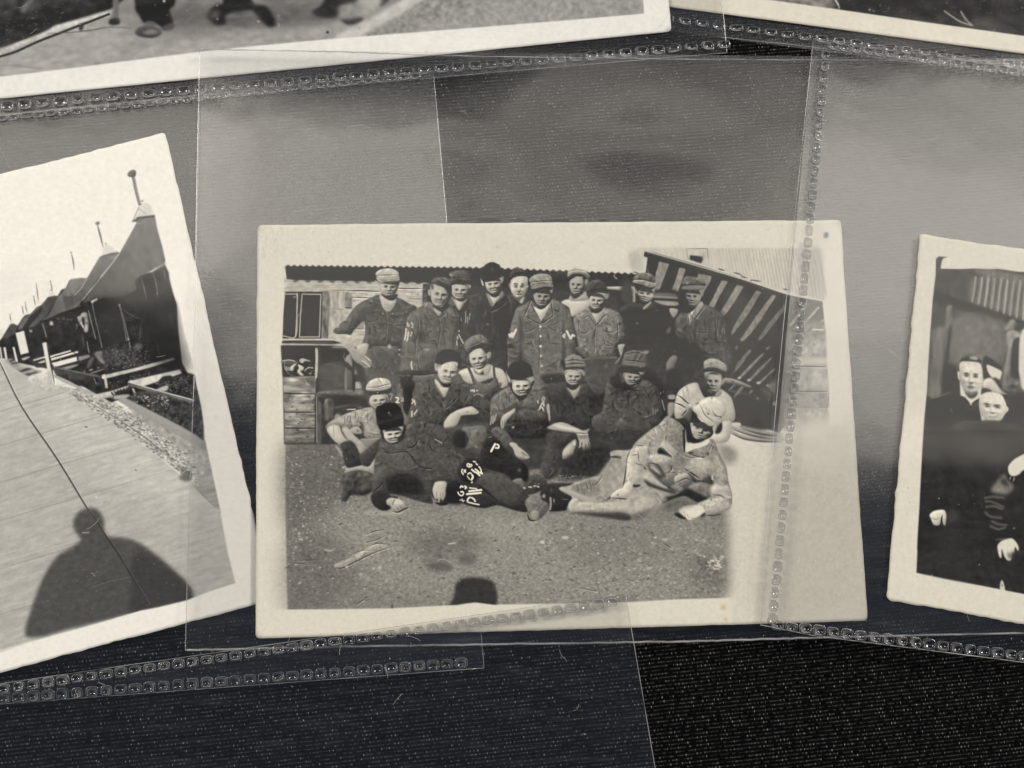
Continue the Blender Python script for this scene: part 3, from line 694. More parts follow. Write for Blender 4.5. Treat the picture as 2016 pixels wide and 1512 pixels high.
    p([1070, 270, 1130, 225, 1250, 225, 1340, 260, 1400, 330, 1390, 370, 1330, 330, 1250, 300, 1150, 310, 1075, 360], 168, b=.7, t=.04); p([1075, 350, 1150, 305, 1260, 300, 1290, 340, 1200, 340, 1110, 390], 76, b=.8); l([1080, 280, 1220, 255, 1340, 270], 2, 205); l([1080, 265, 1200, 242, 1330, 250], 1.2, 110); p([1300, 290, 1400, 330, 1390, 380, 1340, 350], 105, b=1); el(1180, 210, 50, 15, 180, b=1.5, a=.7)
    l([1775, 320, 1780, 345, 1815, 380], 2.8, 150)
    # --- right-centre man (short sleeves)
    p([1400, 800, 1330, 850, 1200, 920, 1150, 970, 1170, 1150, 1210, 1300, 1230, 1420, 1300, 1560, 1500, 1600, 1780, 1560, 1850, 1380, 1960, 1310, 1980, 1270, 1940, 1180, 1930, 1020, 1880, 920, 1780, 860, 1660, 830, 1500, 900], 118, b=.9, e=.2, er=4, t=.07, ts=(3, 4))
    ls([[1330, 970, 1400, 950, 1500, 1080, 1640, 930, 1730, 990], [1500, 1080, 1470, 1300, 1480, 1512], [1230, 1070, 1250, 1180, 1330, 1210, 1390, 1170], [1600, 1110, 1640, 1180, 1750, 1190, 1830, 1150], [1620, 1250, 1640, 1380, 1760, 1400], [1240, 1250, 1330, 1300], [1820, 1000, 1830, 1200, 1810, 1340]], 1.8, 76, b=.8)
    ls([[1250, 1060, 1380, 1080], [1620, 1100, 1800, 1110], [1400, 1100, 1400, 1400], [1560, 1270, 1570, 1330], [1230, 1400, 1300, 1440]], 1.8, 148, b=1, a=.8); p([1800, 1370, 1930, 1330, 1900, 1400, 1820, 1410], 62, b=1); el(1905, 1305, 16, 22, 200, 30); p([1840, 1400, 1920, 1380, 1910, 1480, 1880, 1560, 1850, 1480], 176, b=.8)
    p([1440, 900, 1490, 1000, 1510, 1050, 1560, 960, 1640, 820, 1560, 860], 192, b=.9); p([1400, 820, 1440, 890, 1520, 905, 1600, 850, 1620, 760, 1500, 850], 66, b=1.1)
    p([1390, 660, 1400, 760, 1450, 830, 1530, 840, 1600, 780, 1640, 680, 1640, 600, 1480, 600], 165, b=.8); p([1380, 600, 1390, 680, 1460, 670, 1490, 630, 1480, 590], 66, b=1); p([1465, 660, 1500, 670, 1505, 740, 1470, 735], 205, b=.7); p([1390, 690, 1450, 690, 1450, 710, 1400, 720], 185, b=.8); ls([[1515, 660, 1560, 650, 1610, 660]], 3.2, 90, b=.8); p([1540, 690, 1610, 690, 1600, 720, 1550, 740], 196, b=1); p([1460, 740, 1530, 745, 1510, 765], 80, b=.8); l([1440, 775, 1490, 800, 1570, 770], 2, 75); p([1455, 800, 1500, 810, 1560, 785, 1520, 830, 1470, 830], 192, b=.7); p([1590, 720, 1640, 660, 1610, 770, 1560, 810], 120, b=1.4, a=.8); p([1640, 620, 1690, 600, 1690, 660, 1650, 690], 165, b=.8)
    C.face(1516, 722, 122, 126, 5, -.12, .75, -.55, 196, 80)
    p([1345, 480, 1380, 430, 1460, 400, 1560, 395, 1630, 440, 1670, 520, 1690, 600, 1630, 580, 1540, 580, 1470, 600, 1370, 640, 1345, 560], 84, b=.7, t=.05); l([1370, 600, 1480, 570, 1600, 555, 1690, 590], 1.8, 64, b=.8); l([1380, 520, 1500, 500, 1640, 510], 1.4, 102, b=1)
    # --- central man in jacket with buttons and W on sleeves
    p([520, 710, 400, 770, 290, 820, 250, 920, 220, 1000, 180, 1180, 150, 1400, 150, 1700, 180, 2000, 1200, 2050, 1190, 1700, 1185, 1380, 1195, 1220, 1150, 1060, 1110, 920, 1050, 830, 980, 760, 830, 690, 660, 850], 108, b=.8, e=.18, er=4, t=.06, ts=(3, 6))
    p([1000, 1000, 1030, 1500, 1020, 1700, 990, 1700, 980, 1300], 80, b=2, a=.8); p([330, 960, 380, 1100, 360, 1600, 330, 1600], 82, b=2, a=.7)
    p([545, 800, 600, 920, 660, 1005, 720, 940, 810, 720, 760, 770, 660, 850], 206, b=.7); ls([[500, 730, 560, 850, 650, 1000], [810, 700, 830, 850, 840, 930], [390, 950, 520, 1000, 650, 1060, 760, 1000, 870, 930]], 2, 70, b=.7); p([860, 845, 930, 860, 935, 880, 870, 870], 62, b=.7); l([620, 1050, 640, 1400, 630, 1800], 1.8, 82, b=.8); ls([[410, 1190, 470, 1175, 560, 1140], [770, 1085, 830, 1150, 960, 1190], [420, 1370, 540, 1370], [800, 1370, 960, 1380], [500, 720, 400, 950]], 1.8, 74, b=.9)
    ls([[520, 760, 600, 930], [830, 900, 720, 1000], [400, 1000, 560, 1080], [560, 1300, 570, 1400], [250, 1000, 230, 1200]], 2, 138, b=1.2, a=.6)
    for y in (1108, 1255, 1410):
        el(652, y, 18, 16, 232, b=.4)
    el(915, 1170, 14, 9, 200)
    l([175, 1230, 190, 1260, 215, 1210, 225, 1275, 250, 1215, 278, 1155], 4.6, 218, b=.4, sm=0); l([1055, 1180, 1085, 1240, 1115, 1290, 1140, 1235, 1165, 1250], 4.4, 214, b=.4, sm=0); l([1020, 1230, 1000, 1250, 1015, 1270], 4.4, 205, b=.4); el(1085, 940, 10, 20, 165, b=1)
    p([545, 590, 570, 700, 620, 790, 690, 800, 760, 740, 810, 620, 825, 540, 690, 540], 146, b=.8); p([530, 540, 560, 620, 640, 605, 660, 580, 720, 590, 810, 550, 840, 500, 700, 500], 62, b=.8); p([655, 590, 690, 590, 705, 660, 665, 665], 195, b=.7); p([570, 640, 630, 620, 640, 650, 590, 680], 165, b=1); p([710, 610, 780, 590, 770, 640, 720, 650], 165, b=1); p([610, 690, 660, 680, 740, 690, 720, 715, 640, 720], 85, b=.9); p([640, 715, 720, 715, 690, 735], 165, b=.7); p([610, 755, 680, 765, 740, 745, 720, 790, 650, 795], 182, b=.8); p([780, 620, 830, 560, 800, 680, 750, 770, 740, 730], 98, b=1.2); p([800, 570, 840, 520, 830, 580, 810, 610], 160, b=.7); p([600, 770, 650, 830, 720, 820, 780, 730, 700, 800], 60, b=1)
    C.face(690, 662, 134, 142, 3, -.02, .25, -.40, 172, 78, must=.35)
    p([480, 390, 540, 330, 640, 302, 760, 310, 815, 340, 825, 440, 760, 440, 640, 430, 530, 440, 490, 420], 145, b=.7, t=.05); p([505, 440, 640, 430, 825, 445, 838, 500, 760, 495, 640, 505, 540, 540, 510, 500], 128, b=.7, t=.05); ls([[490, 400, 560, 425, 700, 405, 820, 415]], 2, 92, b=.7); ls([[520, 465, 650, 440, 825, 455]], 1.4, 100); p([520, 500, 640, 475, 830, 480, 838, 500, 700, 495, 545, 535], 150, b=.8); p([600, 320, 700, 315, 740, 390, 640, 400], 165, b=3, a=.6)
    F(960, 660)
    for x, y in ((812, 165), (815, 315), (825, 468), (828, 562)):
        el(x, y, 18, 16, 225 if y < 500 else 150, b=.4)
    p([490, 200, 560, 350, 660, 480, 500, 480, 430, 380], 62, b=4, a=.7); ls([[840, 600, 1000, 600, 1140, 570], [320, 200, 450, 210], [320, 300, 400, 310], [860, 500, 1000, 440, 1110, 360]], 1.8, 78, b=1.2); p([300, 80, 480, 80, 440, 380, 300, 380], 96, b=3, t=.12, ts=(4, 2)); l([1160, 120, 1340, 140, 1330, 300], 2, 112, b=2, a=.7); l([290, 0, 300, 600], 3, 46, b=.8)
    p([830, 610, 1150, 590, 1180, 720, 880, 740], 66, b=2)
    l([1480, 370, 1640, 355, 1960, 340], 5, 118, b=1); p([1480, 390, 1980, 380, 2000, 700, 1700, 900, 1500, 800], 86, b=3, t=.06); p([1360, 180, 1600, 260, 1650, 300, 1400, 270], 112, b=1.5, t=.06)
    # --- dark man and last man on the right
    F(1200, 480)
    p([350, 720, 390, 700, 390, 900, 350, 905], 190, b=.7); p([200, 950, 350, 890, 500, 920, 700, 880, 850, 950, 960, 1100, 1050, 1250, 1000, 1700, 900, 2000, 200, 2000, 240, 1500, 190, 1150, 140, 1020], 76, b=1, t=.04, ts=(4, 4))
    p([230, 550, 330, 560, 360, 900, 200, 900, 160, 700], 92, b=3); p([640, 760, 1020, 770, 1040, 940, 900, 950, 720, 900], 100, b=1.5); p([660, 790, 1020, 815, 1020, 835, 660, 815], 150, b=.9); p([690, 865, 1030, 890, 1040, 940, 860, 940, 740, 900], 165, b=1, t=.04); p([660, 838, 1030, 850, 1030, 872, 670, 860], 78, b=.8); p([910, 990, 1050, 1010, 980, 1130], 165, b=1)
    p([400, 700, 440, 800, 500, 880, 580, 870, 640, 780, 690, 680, 560, 640], 168, b=.8); p([365, 600, 400, 700, 450, 745, 540, 720, 660, 690, 690, 640, 500, 620], 62, b=.8); p([500, 740, 530, 735, 545, 780, 510, 795], 196, b=.7); p([430, 760, 490, 750, 490, 800, 450, 800], 140, b=1); p([480, 800, 540, 800, 550, 830, 500, 830], 88, b=.9); p([570, 740, 640, 700, 630, 760, 580, 800], 200, b=1); p([500, 845, 560, 850, 560, 875, 520, 880], 182, b=.8); p([400, 760, 450, 830, 470, 870, 420, 850], 78, b=1); p([510, 980, 600, 900, 640, 870, 625, 920, 540, 1000], 165, b=.8); p([660, 700, 690, 720, 660, 770], 165, b=.8)
    C.face(545, 772, 126, 116, 8, -.10, .2, -.30, 196, 80, lx=.3)
    p([360, 540, 420, 470, 520, 440, 630, 460, 695, 530, 690, 590, 600, 560, 480, 545], 112, b=.8, t=.06); p([360, 560, 450, 550, 560, 560, 690, 610, 690, 660, 600, 665, 480, 620, 370, 600], 142, b=.8, t=.05); l([370, 545, 500, 545, 690, 600], 1.8, 75, b=.7); l([420, 480, 520, 450, 640, 480], 2, 150, b=1)
    el(420, 1212, 16, 10, 195); p([860, 1350, 920, 1250, 940, 1310, 890, 1390], 115, b=2); el(530, 1415, 20, 8, 95)
    p([1060, 1080, 1150, 1000, 1200, 1060, 1400, 960, 1480, 930, 1620, 1000, 1700, 1060, 1790, 1200, 1850, 1500, 1870, 2000, 1050, 2100, 1020, 1500, 1000, 1200], 92, b=1, e=.12, t=.06, ts=(4, 5)); p([1200, 1090, 1210, 1220, 1300, 1120, 1430, 950, 1390, 880, 1300, 1000], 150, b=1.1, t=.05); ls([[1200, 1100, 1215, 1230], [1440, 960, 1300, 1150], [1320, 1350, 1500, 1360], [1610, 1150, 1640, 1400]], 1.8, 66, b=1); p([1120, 930, 1240, 980, 1180, 1050, 1100, 1040], 66, b=2)
    p([1160, 780, 1180, 880, 1230, 950, 1300, 940, 1370, 850, 1400, 720, 1250, 720], 142, b=.9); p([1110, 690, 1160, 760, 1240, 780, 1330, 720, 1420, 690, 1440, 650, 1200, 650], 74, b=1); p([1170, 790, 1200, 785, 1230, 850, 1190, 850], 185, b=.8); p([1190, 880, 1240, 880, 1220, 905], 84, b=.9); p([1240, 780, 1320, 760, 1320, 850, 1260, 850], 155, b=1.5); p([1380, 740, 1430, 720, 1430, 790, 1390, 820], 150, b=.9); p([1060, 780, 1160, 780, 1180, 900, 1140, 950, 1060, 940], 66, b=1.2)
    C.face(1278, 818, 116, 138, 4, -.34, 0, -.42, 164, 78, lx=.3)
    p([1110, 600, 1150, 510, 1230, 495, 1380, 530, 1450, 580, 1460, 650, 1300, 630, 1130, 640], 104, b=.9, t=.06); p([1100, 665, 1250, 640, 1440, 650, 1420, 690, 1300, 700, 1120, 695], 132, b=.9); l([1110, 640, 1260, 625, 1450, 640], 2, 70, b=.8); p([1175, 580, 1200, 580, 1195, 620, 1175, 615], 160, b=.8); el(1345, 1138, 12, 12, 195)
    ls([[1715, 1290, 1720, 1370], [1760, 1300, 1750, 1380], [1730, 1460, 1790, 1500], [1690, 1400, 1700, 1440]], 2.6, 130, b=.9)
    F(1160, 660)
    p([530, 0, 1350, 0, 1800, 300, 1750, 700, 1400, 800, 1180, 800, 900, 500, 540, 250], 76, b=3, t=.05); p([1180, 430, 1260, 320, 1330, 320, 1340, 380, 1290, 470, 1300, 530, 1200, 550], 132, b=1.4); p([440, 150, 540, 140, 520, 200, 480, 260, 460, 220], 175, b=1); p([390, 430, 470, 320, 500, 290, 470, 380, 410, 440], 130, b=1); l([1300, 240, 1302, 260], 3, 120)
    p([1180, 560, 1400, 560, 1340, 1050, 1200, 1100], 66, b=2)
    # ================================================================ middle row
    # --- man far left behind (arms round his knees)
    F(540, 680)
    p([780, 1260, 830, 1180, 960, 1100, 1150, 1020, 1320, 970, 1480, 940, 1540, 1000, 1570, 1200, 1650, 1340, 1600, 1420, 1450, 1420, 1370, 1380, 1330, 1230, 1250, 1260, 1100, 1260, 900, 1220], 152, b=.8, e=.18, t=.06, ts=(2, 5)); ls([[1070, 1080, 1080, 1200], [1170, 1050, 1150, 1180], [1240, 1000, 1240, 1140], [1130, 1060, 1100, 1180], [1430, 1000, 1420, 1200], [1290, 1080, 1260, 1200]], 1.8, 105, b=1); p([1290, 1160, 1330, 1240, 1340, 1330, 1370, 1380, 1360, 1200], 88, b=1.2)
    p([1150, 1280, 1280, 1240, 1340, 1340, 1240, 1350, 1180, 1330], 168, b=.9); el(1277, 1303, 14, 14, 40)
    p([800, 1270, 900, 1210, 1000, 1240, 1030, 1330, 1100, 1420, 1130, 1470, 1020, 1512, 940, 1480, 850, 1380], 200, b=.8, e=.2); p([1030, 1270, 1090, 1240, 1150, 1280, 1230, 1380, 1350, 1490, 1240, 1512, 1120, 1440], 188, b=.8, e=.22); l([1020, 1260, 1060, 1380, 1130, 1460], 2, 90, b=1); l([900, 1210, 910, 1400], 1.6, 165, b=1)
    p([1460, 820, 1480, 780, 1570, 745, 1700, 745, 1740, 800, 1720, 900, 1600, 980, 1540, 970, 1450, 900], 162, b=.9); p([1440, 850, 1500, 830, 1530, 960, 1440, 900], 92, b=1.4); p([1505, 830, 1560, 820, 1570, 835, 1520, 850], 105, b=.7); p([1610, 805, 1690, 790, 1700, 815, 1620, 830], 98, b=.7); p([1580, 820, 1605, 820, 1610, 900, 1585, 905], 195, b=.7); p([1620, 850, 1690, 840, 1680, 890, 1640, 890], 205, b=.8); p([1510, 860, 1560, 860, 1560, 890, 1520, 890], 170, b=.8); l([1550, 930, 1600, 920], 2, 90); el(1465, 885, 12, 8, 190)
    C.face(1592, 850, 140, 122, -4, .08, .4, -.82, 196, 82)
    p([1430, 690, 1600, 690, 1780, 650, 1770, 720, 1600, 740, 1460, 750], 55, b=1); p([1400, 640, 1440, 560, 1540, 505, 1660, 498, 1750, 530, 1780, 590, 1760, 650, 1600, 690, 1480, 690, 1410, 685], 178, b=.7, t=.05); l([1410, 640, 1560, 635, 1700, 600, 1770, 590], 2, 82, b=.6); ls([[1420, 670, 1600, 650, 1760, 620]], 1.2, 130); l([1770, 740, 1800, 760, 1770, 830], 2.6, 150)
    l([1855, 795, 1895, 800, 1890, 830, 1862, 868, 1900, 870], 3.2, 215, b=.4, sm=0); ls([[1935, 805, 1960, 800, 1965, 830, 1940, 835], [1940, 850, 1970, 850]], 2.8, 165, b=.5)
    # --- tank-top man
    F(780, 640)
    p([950, 720, 1100, 650, 1300, 650, 1420, 600, 1500, 640, 1620, 680, 1680, 790, 1700, 920, 1600, 960, 1560, 880, 1500, 800, 1180, 900, 1010, 830], 198, b=.8, e=.12, er=4); p([1170, 900, 1190, 800, 1240, 860, 1330, 890, 1420, 885, 1480, 830, 1510, 760, 1530, 860, 1580, 950, 1480, 1020, 1430, 1090, 1300, 1100, 1150, 980], 94, b=.8, t=.05); l([1105, 650, 1160, 780, 1195, 900], 5.5, 92, b=.6); l([1490, 645, 1500, 760, 1520, 860], 5, 94, b=.6); p([1570, 880, 1610, 890, 1590, 950], 66, b=.8); p([990, 760, 1080, 790, 1060, 830, 1010, 820], 165, b=2)
    p([1150, 560, 1180, 660, 1260, 740, 1330, 680, 1390, 600, 1440, 640, 1390, 740, 1300, 760, 1200, 720], 62, b=1.4); p([1330, 670, 1400, 600, 1450, 640, 1400, 760, 1350, 760], 176, b=1.4)
    p([1120, 430, 1120, 530, 1160, 600, 1230, 670, 1310, 665, 1370, 600, 1400, 480, 1340, 360, 1200, 370], 182, b=.8, t=.02); p([1120, 480, 1160, 470, 1160, 540, 1140, 560], 130, b=1.2); ls([[1140, 475, 1200, 470], [1230, 475, 1310, 465]], 3.2, 82, b=.7); p([1195, 490, 1225, 490, 1235, 560, 1195, 560], 212, b=.8); p([1190, 570, 1260, 570, 1230, 590], 100, b=.8); p([1210, 590, 1300, 565, 1310, 590, 1250, 620], 220, b=.6); l([1200, 585, 1250, 600, 1310, 570], 1.6, 75); l([1215, 625, 1260, 625], 2.4, 95, b=.8); p([1240, 510, 1310, 510, 1300, 555, 1260, 550], 200, b=1); p([1330, 510, 1390, 480, 1370, 600, 1310, 650, 1310, 610], 112, b=1.4, a=.85); p([1150, 580, 1180, 590, 1200, 650, 1160, 620], 90, b=1, a=.8)
    C.face(1256, 526, 132, 152, -6, -.2, .9, -2, 204, 80)
    p([1290, 330, 1400, 320, 1430, 390, 1380, 440, 1330, 390], 74, b=1.2); p([1390, 430, 1430, 405, 1448, 440, 1430, 500, 1395, 500], 198, b=.7); l([1410, 430, 1430, 450, 1415, 490], 1.6, 110)
    p([1040, 280, 1110, 200, 1200, 155, 1290, 145, 1370, 200, 1405, 275, 1330, 300, 1200, 330, 1100, 420, 1070, 400], 110, b=.7, t=.06); p([1090, 430, 1140, 360, 1240, 310, 1400, 285, 1330, 320, 1200, 370, 1110, 440], 58, b=.8); l([1060, 330, 1200, 290, 1350, 210], 1.8, 80, b=.8)
    # --- smiling man with dark cap and jacket
    p([480, 880, 620, 800, 860, 860, 960, 740, 1040, 860, 1180, 940, 1280, 1080, 1440, 1180, 1440, 1340, 1300, 1360, 1250, 1300, 1130, 1240, 920, 1300, 800, 1380, 730, 1512, 200, 1512, 230, 1200, 300, 980], 82, b=.9, e=.15, t=.08, ts=(4, 4)); ls([[510, 1000, 560, 1100, 740, 1270, 860, 1100], [930, 1090, 890, 1150, 760, 1270], [300, 990, 420, 1160, 440, 1200], [1040, 1180, 1100, 1080], [1200, 1180, 1400, 1330], [500, 900, 520, 1010]], 1.8, 56, b=.9); ls([[560, 1010, 720, 1210], [310, 1010, 420, 1140], [1040, 1200, 1120, 1110], [1180, 1200, 1340, 1280], [760, 1120, 740, 1260]], 1.8, 112, b=1.2, a=.7); p([900, 990, 980, 990, 980, 1015, 910, 1015], 56, b=.8)
    l([1185, 1075, 1250, 1050, 1330, 1090], 2.2, 150, b=.8); ls([[1140, 990, 1145, 1005], [1170, 985, 1175, 1010], [1190, 990, 1195, 1015], [1230, 995, 1235, 1003]], 2.8, 205, b=.4)
    p([590, 820, 600, 900, 660, 1010, 725, 1100, 760, 1060, 800, 950, 720, 950, 640, 860], 196, b=.8); p([600, 880, 640, 960, 720, 1080, 700, 1090, 620, 980], 120, b=.9); p([640, 790, 700, 900, 780, 950, 860, 880, 880, 820, 780, 890], 62, b=1.1)
    p([640, 640, 640, 760, 690, 860, 770, 895, 850, 860, 910, 760, 945, 640, 940, 570, 820, 555, 700, 610], 182, b=.8, t=.02); p([650, 780, 700, 830, 740, 890, 680, 850], 160, b=1.4, a=.7); ls([[720, 665, 760, 655, 790, 668], [850, 690, 880, 680, 915, 695]], 3.2, 92, b=.8); p([800, 690, 830, 690, 835, 760, 805, 765], 222, b=.8); p([830, 700, 845, 700, 850, 750, 835, 765], 140, b=.8); p([730, 755, 780, 785, 830, 800, 790, 812, 745, 785], 70, b=.7); l([745, 765, 810, 800], 1.6, 215, b=.5); l([725, 750, 720, 790], 1.4, 130, b=.8); p([880, 740, 930, 700, 900, 790, 860, 850, 850, 810], 160, b=1.3, a=.8); l([830, 830, 850, 820], 2, 140)
    C.face(795, 727, 150, 172, 11, .18, .85, -2, 208, 104)
    p([585, 600, 610, 585, 640, 640, 630, 700, 600, 690], 182, b=.7); l([605, 610, 625, 650], 1.6, 110); p([640, 580, 700, 580, 700, 610, 660, 650], 150, b=1)
    p([600, 560, 640, 430, 740, 370, 880, 380, 970, 460, 1000, 560, 960, 660, 935, 640, 945, 580, 870, 550, 760, 575, 700, 605, 650, 585], 50, b=.8, t=.06); l([700, 600, 780, 540, 900, 520, 980, 580], 2, 36, b=.8)
    p([730, 1512, 760, 1440, 820, 1370, 930, 1300, 1130, 1240, 1200, 1270, 1265, 1330, 1220, 1360, 1090, 1370, 980, 1390, 920, 1450, 880, 1560, 740, 1580], 200, b=.8, e=.12); el(1087, 1328, 14, 7, 60)
    F(630, 780)
    l([1410, 50, 1425, 80, 1405, 110], 3, 205, b=.4); ls([[1440, 60, 1455, 130], [1405, 230, 1400, 310], [1480, 215, 1440, 275]], 3, 195, b=.45); ls([[1395, 180, 1380, 260, 1400, 330]], 1.4, 120)
    p([1890, 420, 1940, 330, 2016, 260, 2150, 270, 2100, 420, 2060, 470, 2020, 560, 1960, 560, 1920, 540], 188, b=.8, e=.1); ls([[1940, 470, 1930, 540], [1985, 480, 1975, 570], [2030, 470, 2030, 560]], 1.6, 90)
    # legs of the sitting man (behind the reclining one)
    F(840, 840)
    p([100, 100, 400, 0, 800, -60, 1000, 0, 1000, 500, 560, 560, 300, 420], 66, b=2, t=.08); p([540, 20, 640, 0, 890, 0, 890, 240, 810, 400, 700, 320, 600, 340, 650, 180], 104, b=1.2, t=.07, ts=(3, 5)); p([390, 200, 450, 60, 580, 100, 580, 310, 430, 300], 50, b=2); l([650, 200, 700, 100, 680, 10], 2, 135, b=1.2)
    # --- centre sitting man (forage cap) and the next ones
    F(960, 660)
    p([700, 660, 830, 680, 900, 830, 950, 1080, 960, 1290, 920, 1290, 880, 1160, 600, 1130, 450, 1100, 300, 1180, 260, 1240, 60, 1320, 40, 1080, 60, 960, 180, 850, 340, 760, 500, 900], 104, b=.8, e=.2, t=.08, ts=(3, 4)); ls([[120, 1000, 180, 1130, 230, 1200], [210, 960, 260, 1100, 300, 1180], [340, 1040, 420, 1000, 440, 960], [330, 900, 340, 1040], [440, 980, 470, 1080, 560, 1110], [640, 900, 700, 920], [90, 940, 240, 820, 330, 790]], 1.8, 66, b=.8); ls([[150, 950, 230, 1130], [70, 1000, 180, 890, 320, 800], [350, 1030, 440, 990]], 2, 142, b=1, a=.8)
    l([850, 940, 830, 990, 860, 1000, 870, 950], 3, 165, b=.5); ls([[830, 1060, 850, 1020, 860, 1080], [770, 1145, 830, 1100, 860, 1170], [830, 1040, 800, 1100], [765, 1000, 770, 1030]], 3, 195, b=.45); p([900, 1080, 940, 1060, 955, 1280, 925, 1290], 178, b=.9)
    ls([[60, 1240, 45, 1360], [130, 1210, 100, 1310], [90, 1230, 80, 1340]], 3, 160, b=.8)
    p([350, 700, 370, 850, 450, 960, 500, 1000, 600, 930, 690, 760, 680, 680], 58, b=1)
    p([370, 690, 400, 800, 450, 890, 520, 925, 590, 890, 650, 780, 690, 660, 640, 640, 500, 680], 170, b=.8); p([375, 690, 500, 690, 690, 640, 680, 700, 520, 715, 390, 720], 165, b=1.3); p([410, 730, 450, 715, 500, 735, 460, 750], 70, b=.9); p([560, 735, 620, 715, 640, 730, 590, 755], 74, b=.9); p([510, 720, 535, 720, 540, 810, 510, 815], 208, b=.8); p([395, 750, 480, 770, 470, 795, 410, 790], 200, b=1); p([570, 780, 650, 750, 640, 790, 590, 800], 195, b=1); p([440, 815, 480, 830, 550, 840, 600, 815, 560, 865, 500, 870, 450, 845], 90, b=.8); p([420, 825, 480, 860, 540, 870, 610, 830, 580, 880, 500, 890], 212, b=.7); l([430, 825, 500, 862, 600, 830], 1.6, 80); p([440, 870, 520, 905, 590, 870, 560, 920, 500, 925], 185, b=.8); l([480, 800, 450, 825], 1.6, 100); l([545, 815, 590, 815], 1.6, 100)
    C.face(526, 792, 150, 140, -3, .0, .9, -.72, 206, 70, teeth=False)
    p([300, 610, 330, 620, 350, 720, 320, 700], 195, b=.7); p([300, 560, 330, 460, 430, 400, 560, 400, 660, 470, 690, 600, 660, 630, 560, 665, 460, 675, 370, 670, 330, 640], 52, b=.8, t=.06); l([350, 560, 500, 600, 660, 570], 2, 72, b=1.6, a=.7)
    p([200, 1300, 240, 1220, 320, 1170, 415, 1115, 420, 1160, 400, 1240, 310, 1280, 270, 1360, 240, 1425, 205, 1420], 190, b=.8, e=.12); ls([[230, 1290, 220, 1400], [265, 1290, 250, 1390]], 1.4, 105)
    p([280, 1340, 420, 1170, 560, 1120, 760, 1150, 900, 1180, 930, 1300, 920, 1420, 900, 1560, 300, 1560], 60, b=1.2, t=.09, ts=(4, 3)); p([460, 1180, 600, 1130, 860, 1170, 920, 1250, 760, 1290, 540, 1300], 88, b=2.5, a=.8, t=.07); el(388, 1405, 18, 18, 205, b=.5); el(480, 1480, 22, 16, 92, b=1)
    p([900, 760, 1100, 720, 1180, 700, 1300, 830, 1420, 740, 1560, 780, 1620, 950, 1640, 1300, 1500, 1420, 1300, 1400, 1080, 1330, 980, 1280, 950, 1000], 70, b=1.2, t=.06, ts=(4, 5)); l([1050, 1000, 1080, 1200], 2, 56, b=1.5); p([1420, 830, 1540, 840, 1500, 900, 1420, 880], 90, b=2, a=.8)
    p([1205, 800, 1260, 900, 1320, 960, 1380, 880, 1415, 760, 1340, 830], 172, b=.9); p([1200, 720, 1250, 820, 1330, 830, 1410, 730, 1380, 700], 62, b=1.1); p([1200, 780, 1240, 880, 1310, 965, 1280, 900], 88, b=.8)
    p([1180, 560, 1200, 660, 1250, 730, 1320, 762, 1390, 720, 1440, 620, 1460, 540, 1330, 510, 1200, 530], 168, b=.8); ls([[1190, 570, 1230, 560, 1270, 570], [1330, 570, 1370, 565, 1420, 575]], 3.6, 82, b=.8); p([1290, 580, 1320, 580, 1325, 640, 1295, 645], 200, b=.8); p([1200, 600, 1270, 600, 1270, 630, 1220, 640], 185, b=1.2); p([1350, 610, 1420, 600, 1410, 640, 1360, 645], 180, b=1.2); p([1260, 650, 1310, 650, 1390, 650, 1320, 675], 95, b=.8); p([1250, 670, 1310, 685, 1380, 670, 1320, 705], 200, b=.7); l([1240, 665, 1310, 690, 1385, 660], 1.5, 90); p([1260, 715, 1330, 725, 1390, 700, 1350, 755, 1290, 750], 188, b=.9); p([1400, 620, 1450, 550, 1430, 660, 1380, 720], 120, b=1.4, a=.8); p([1450, 570, 1485, 560, 1480, 610, 1455, 620], 170, b=.8)
    C.face(1320, 642, 136, 126, 3, .0, .8, -.88, 188, 80)
    p([1165, 430, 1200, 340, 1290, 295, 1400, 310, 1460, 370, 1490, 450, 1480, 500, 1320, 490, 1180, 510], 116, b=.8, t=.06); ls([[1180, 400, 1320, 375, 1470, 400], [1180, 450, 1330, 430, 1480, 440]], 2.4, 78, b=.8); ls([[1200, 350, 1320, 330, 1430, 350], [1180, 425, 1330, 405, 1475, 420], [1180, 480, 1320, 465, 1480, 465]], 2.4, 145, b=.9); p([1190, 500, 1330, 485, 1480, 490, 1470, 520, 1330, 515, 1200, 525], 78, b=.8); p([1120, 380, 1180, 400, 1190, 520, 1160, 540], 72, b=1.4)
    F(1050, 840)
    p([225, 0, 420, -70, 640, 10, 760, 60, 860, 30, 830, 80, 840, 150, 860, 250, 870, 320, 830, 370, 760, 365, 740, 300, 690, 330, 700, 230, 650, 110, 640, 95, 430, 75, 230, 30], 178, b=.8, e=.12); p([300, -40, 480, 0, 640, 30, 740, 80, 640, 80, 430, 50], 205, b=1.5); ls([[650, 95, 820, 105], [745, 230, 735, 300], [800, 260, 795, 330], [690, 250, 690, 300], [840, 240, 850, 310]], 1.8, 70, b=.6); p([690, 150, 800, 120, 830, 170, 720, 190], 135, b=1.4)
    p([440, 480, 450, 370, 530, 260, 610, 200, 650, 200, 655, 270, 620, 350, 600, 440, 540, 490, 480, 495], 186, b=.8, e=.1); l([610, 210, 630, 270], 3, 215); ls([[480, 430, 470, 490], [530, 440, 520, 490]], 1.4, 130)
    p([230, 80, 640, 110, 640, 180, 430, 360, 440, 500, 350, 760, 100, 780, 200, 300], 66, b=2.5, t=.08, ts=(3, 6)); p([60, 700, 160, 760, 170, 850, 60, 820], 110, b=1.2)
    p([480, 500, 640, 400, 900, 300, 1180, 380, 1000, 740, 640, 800, 380, 780], 52, b=4, t=.08); el(1190, 180, 8, 8, 190); l([230, 780, 290, 690, 310, 640], 1.6, 110); l([250, 640, 300, 640], 1.4, 100)
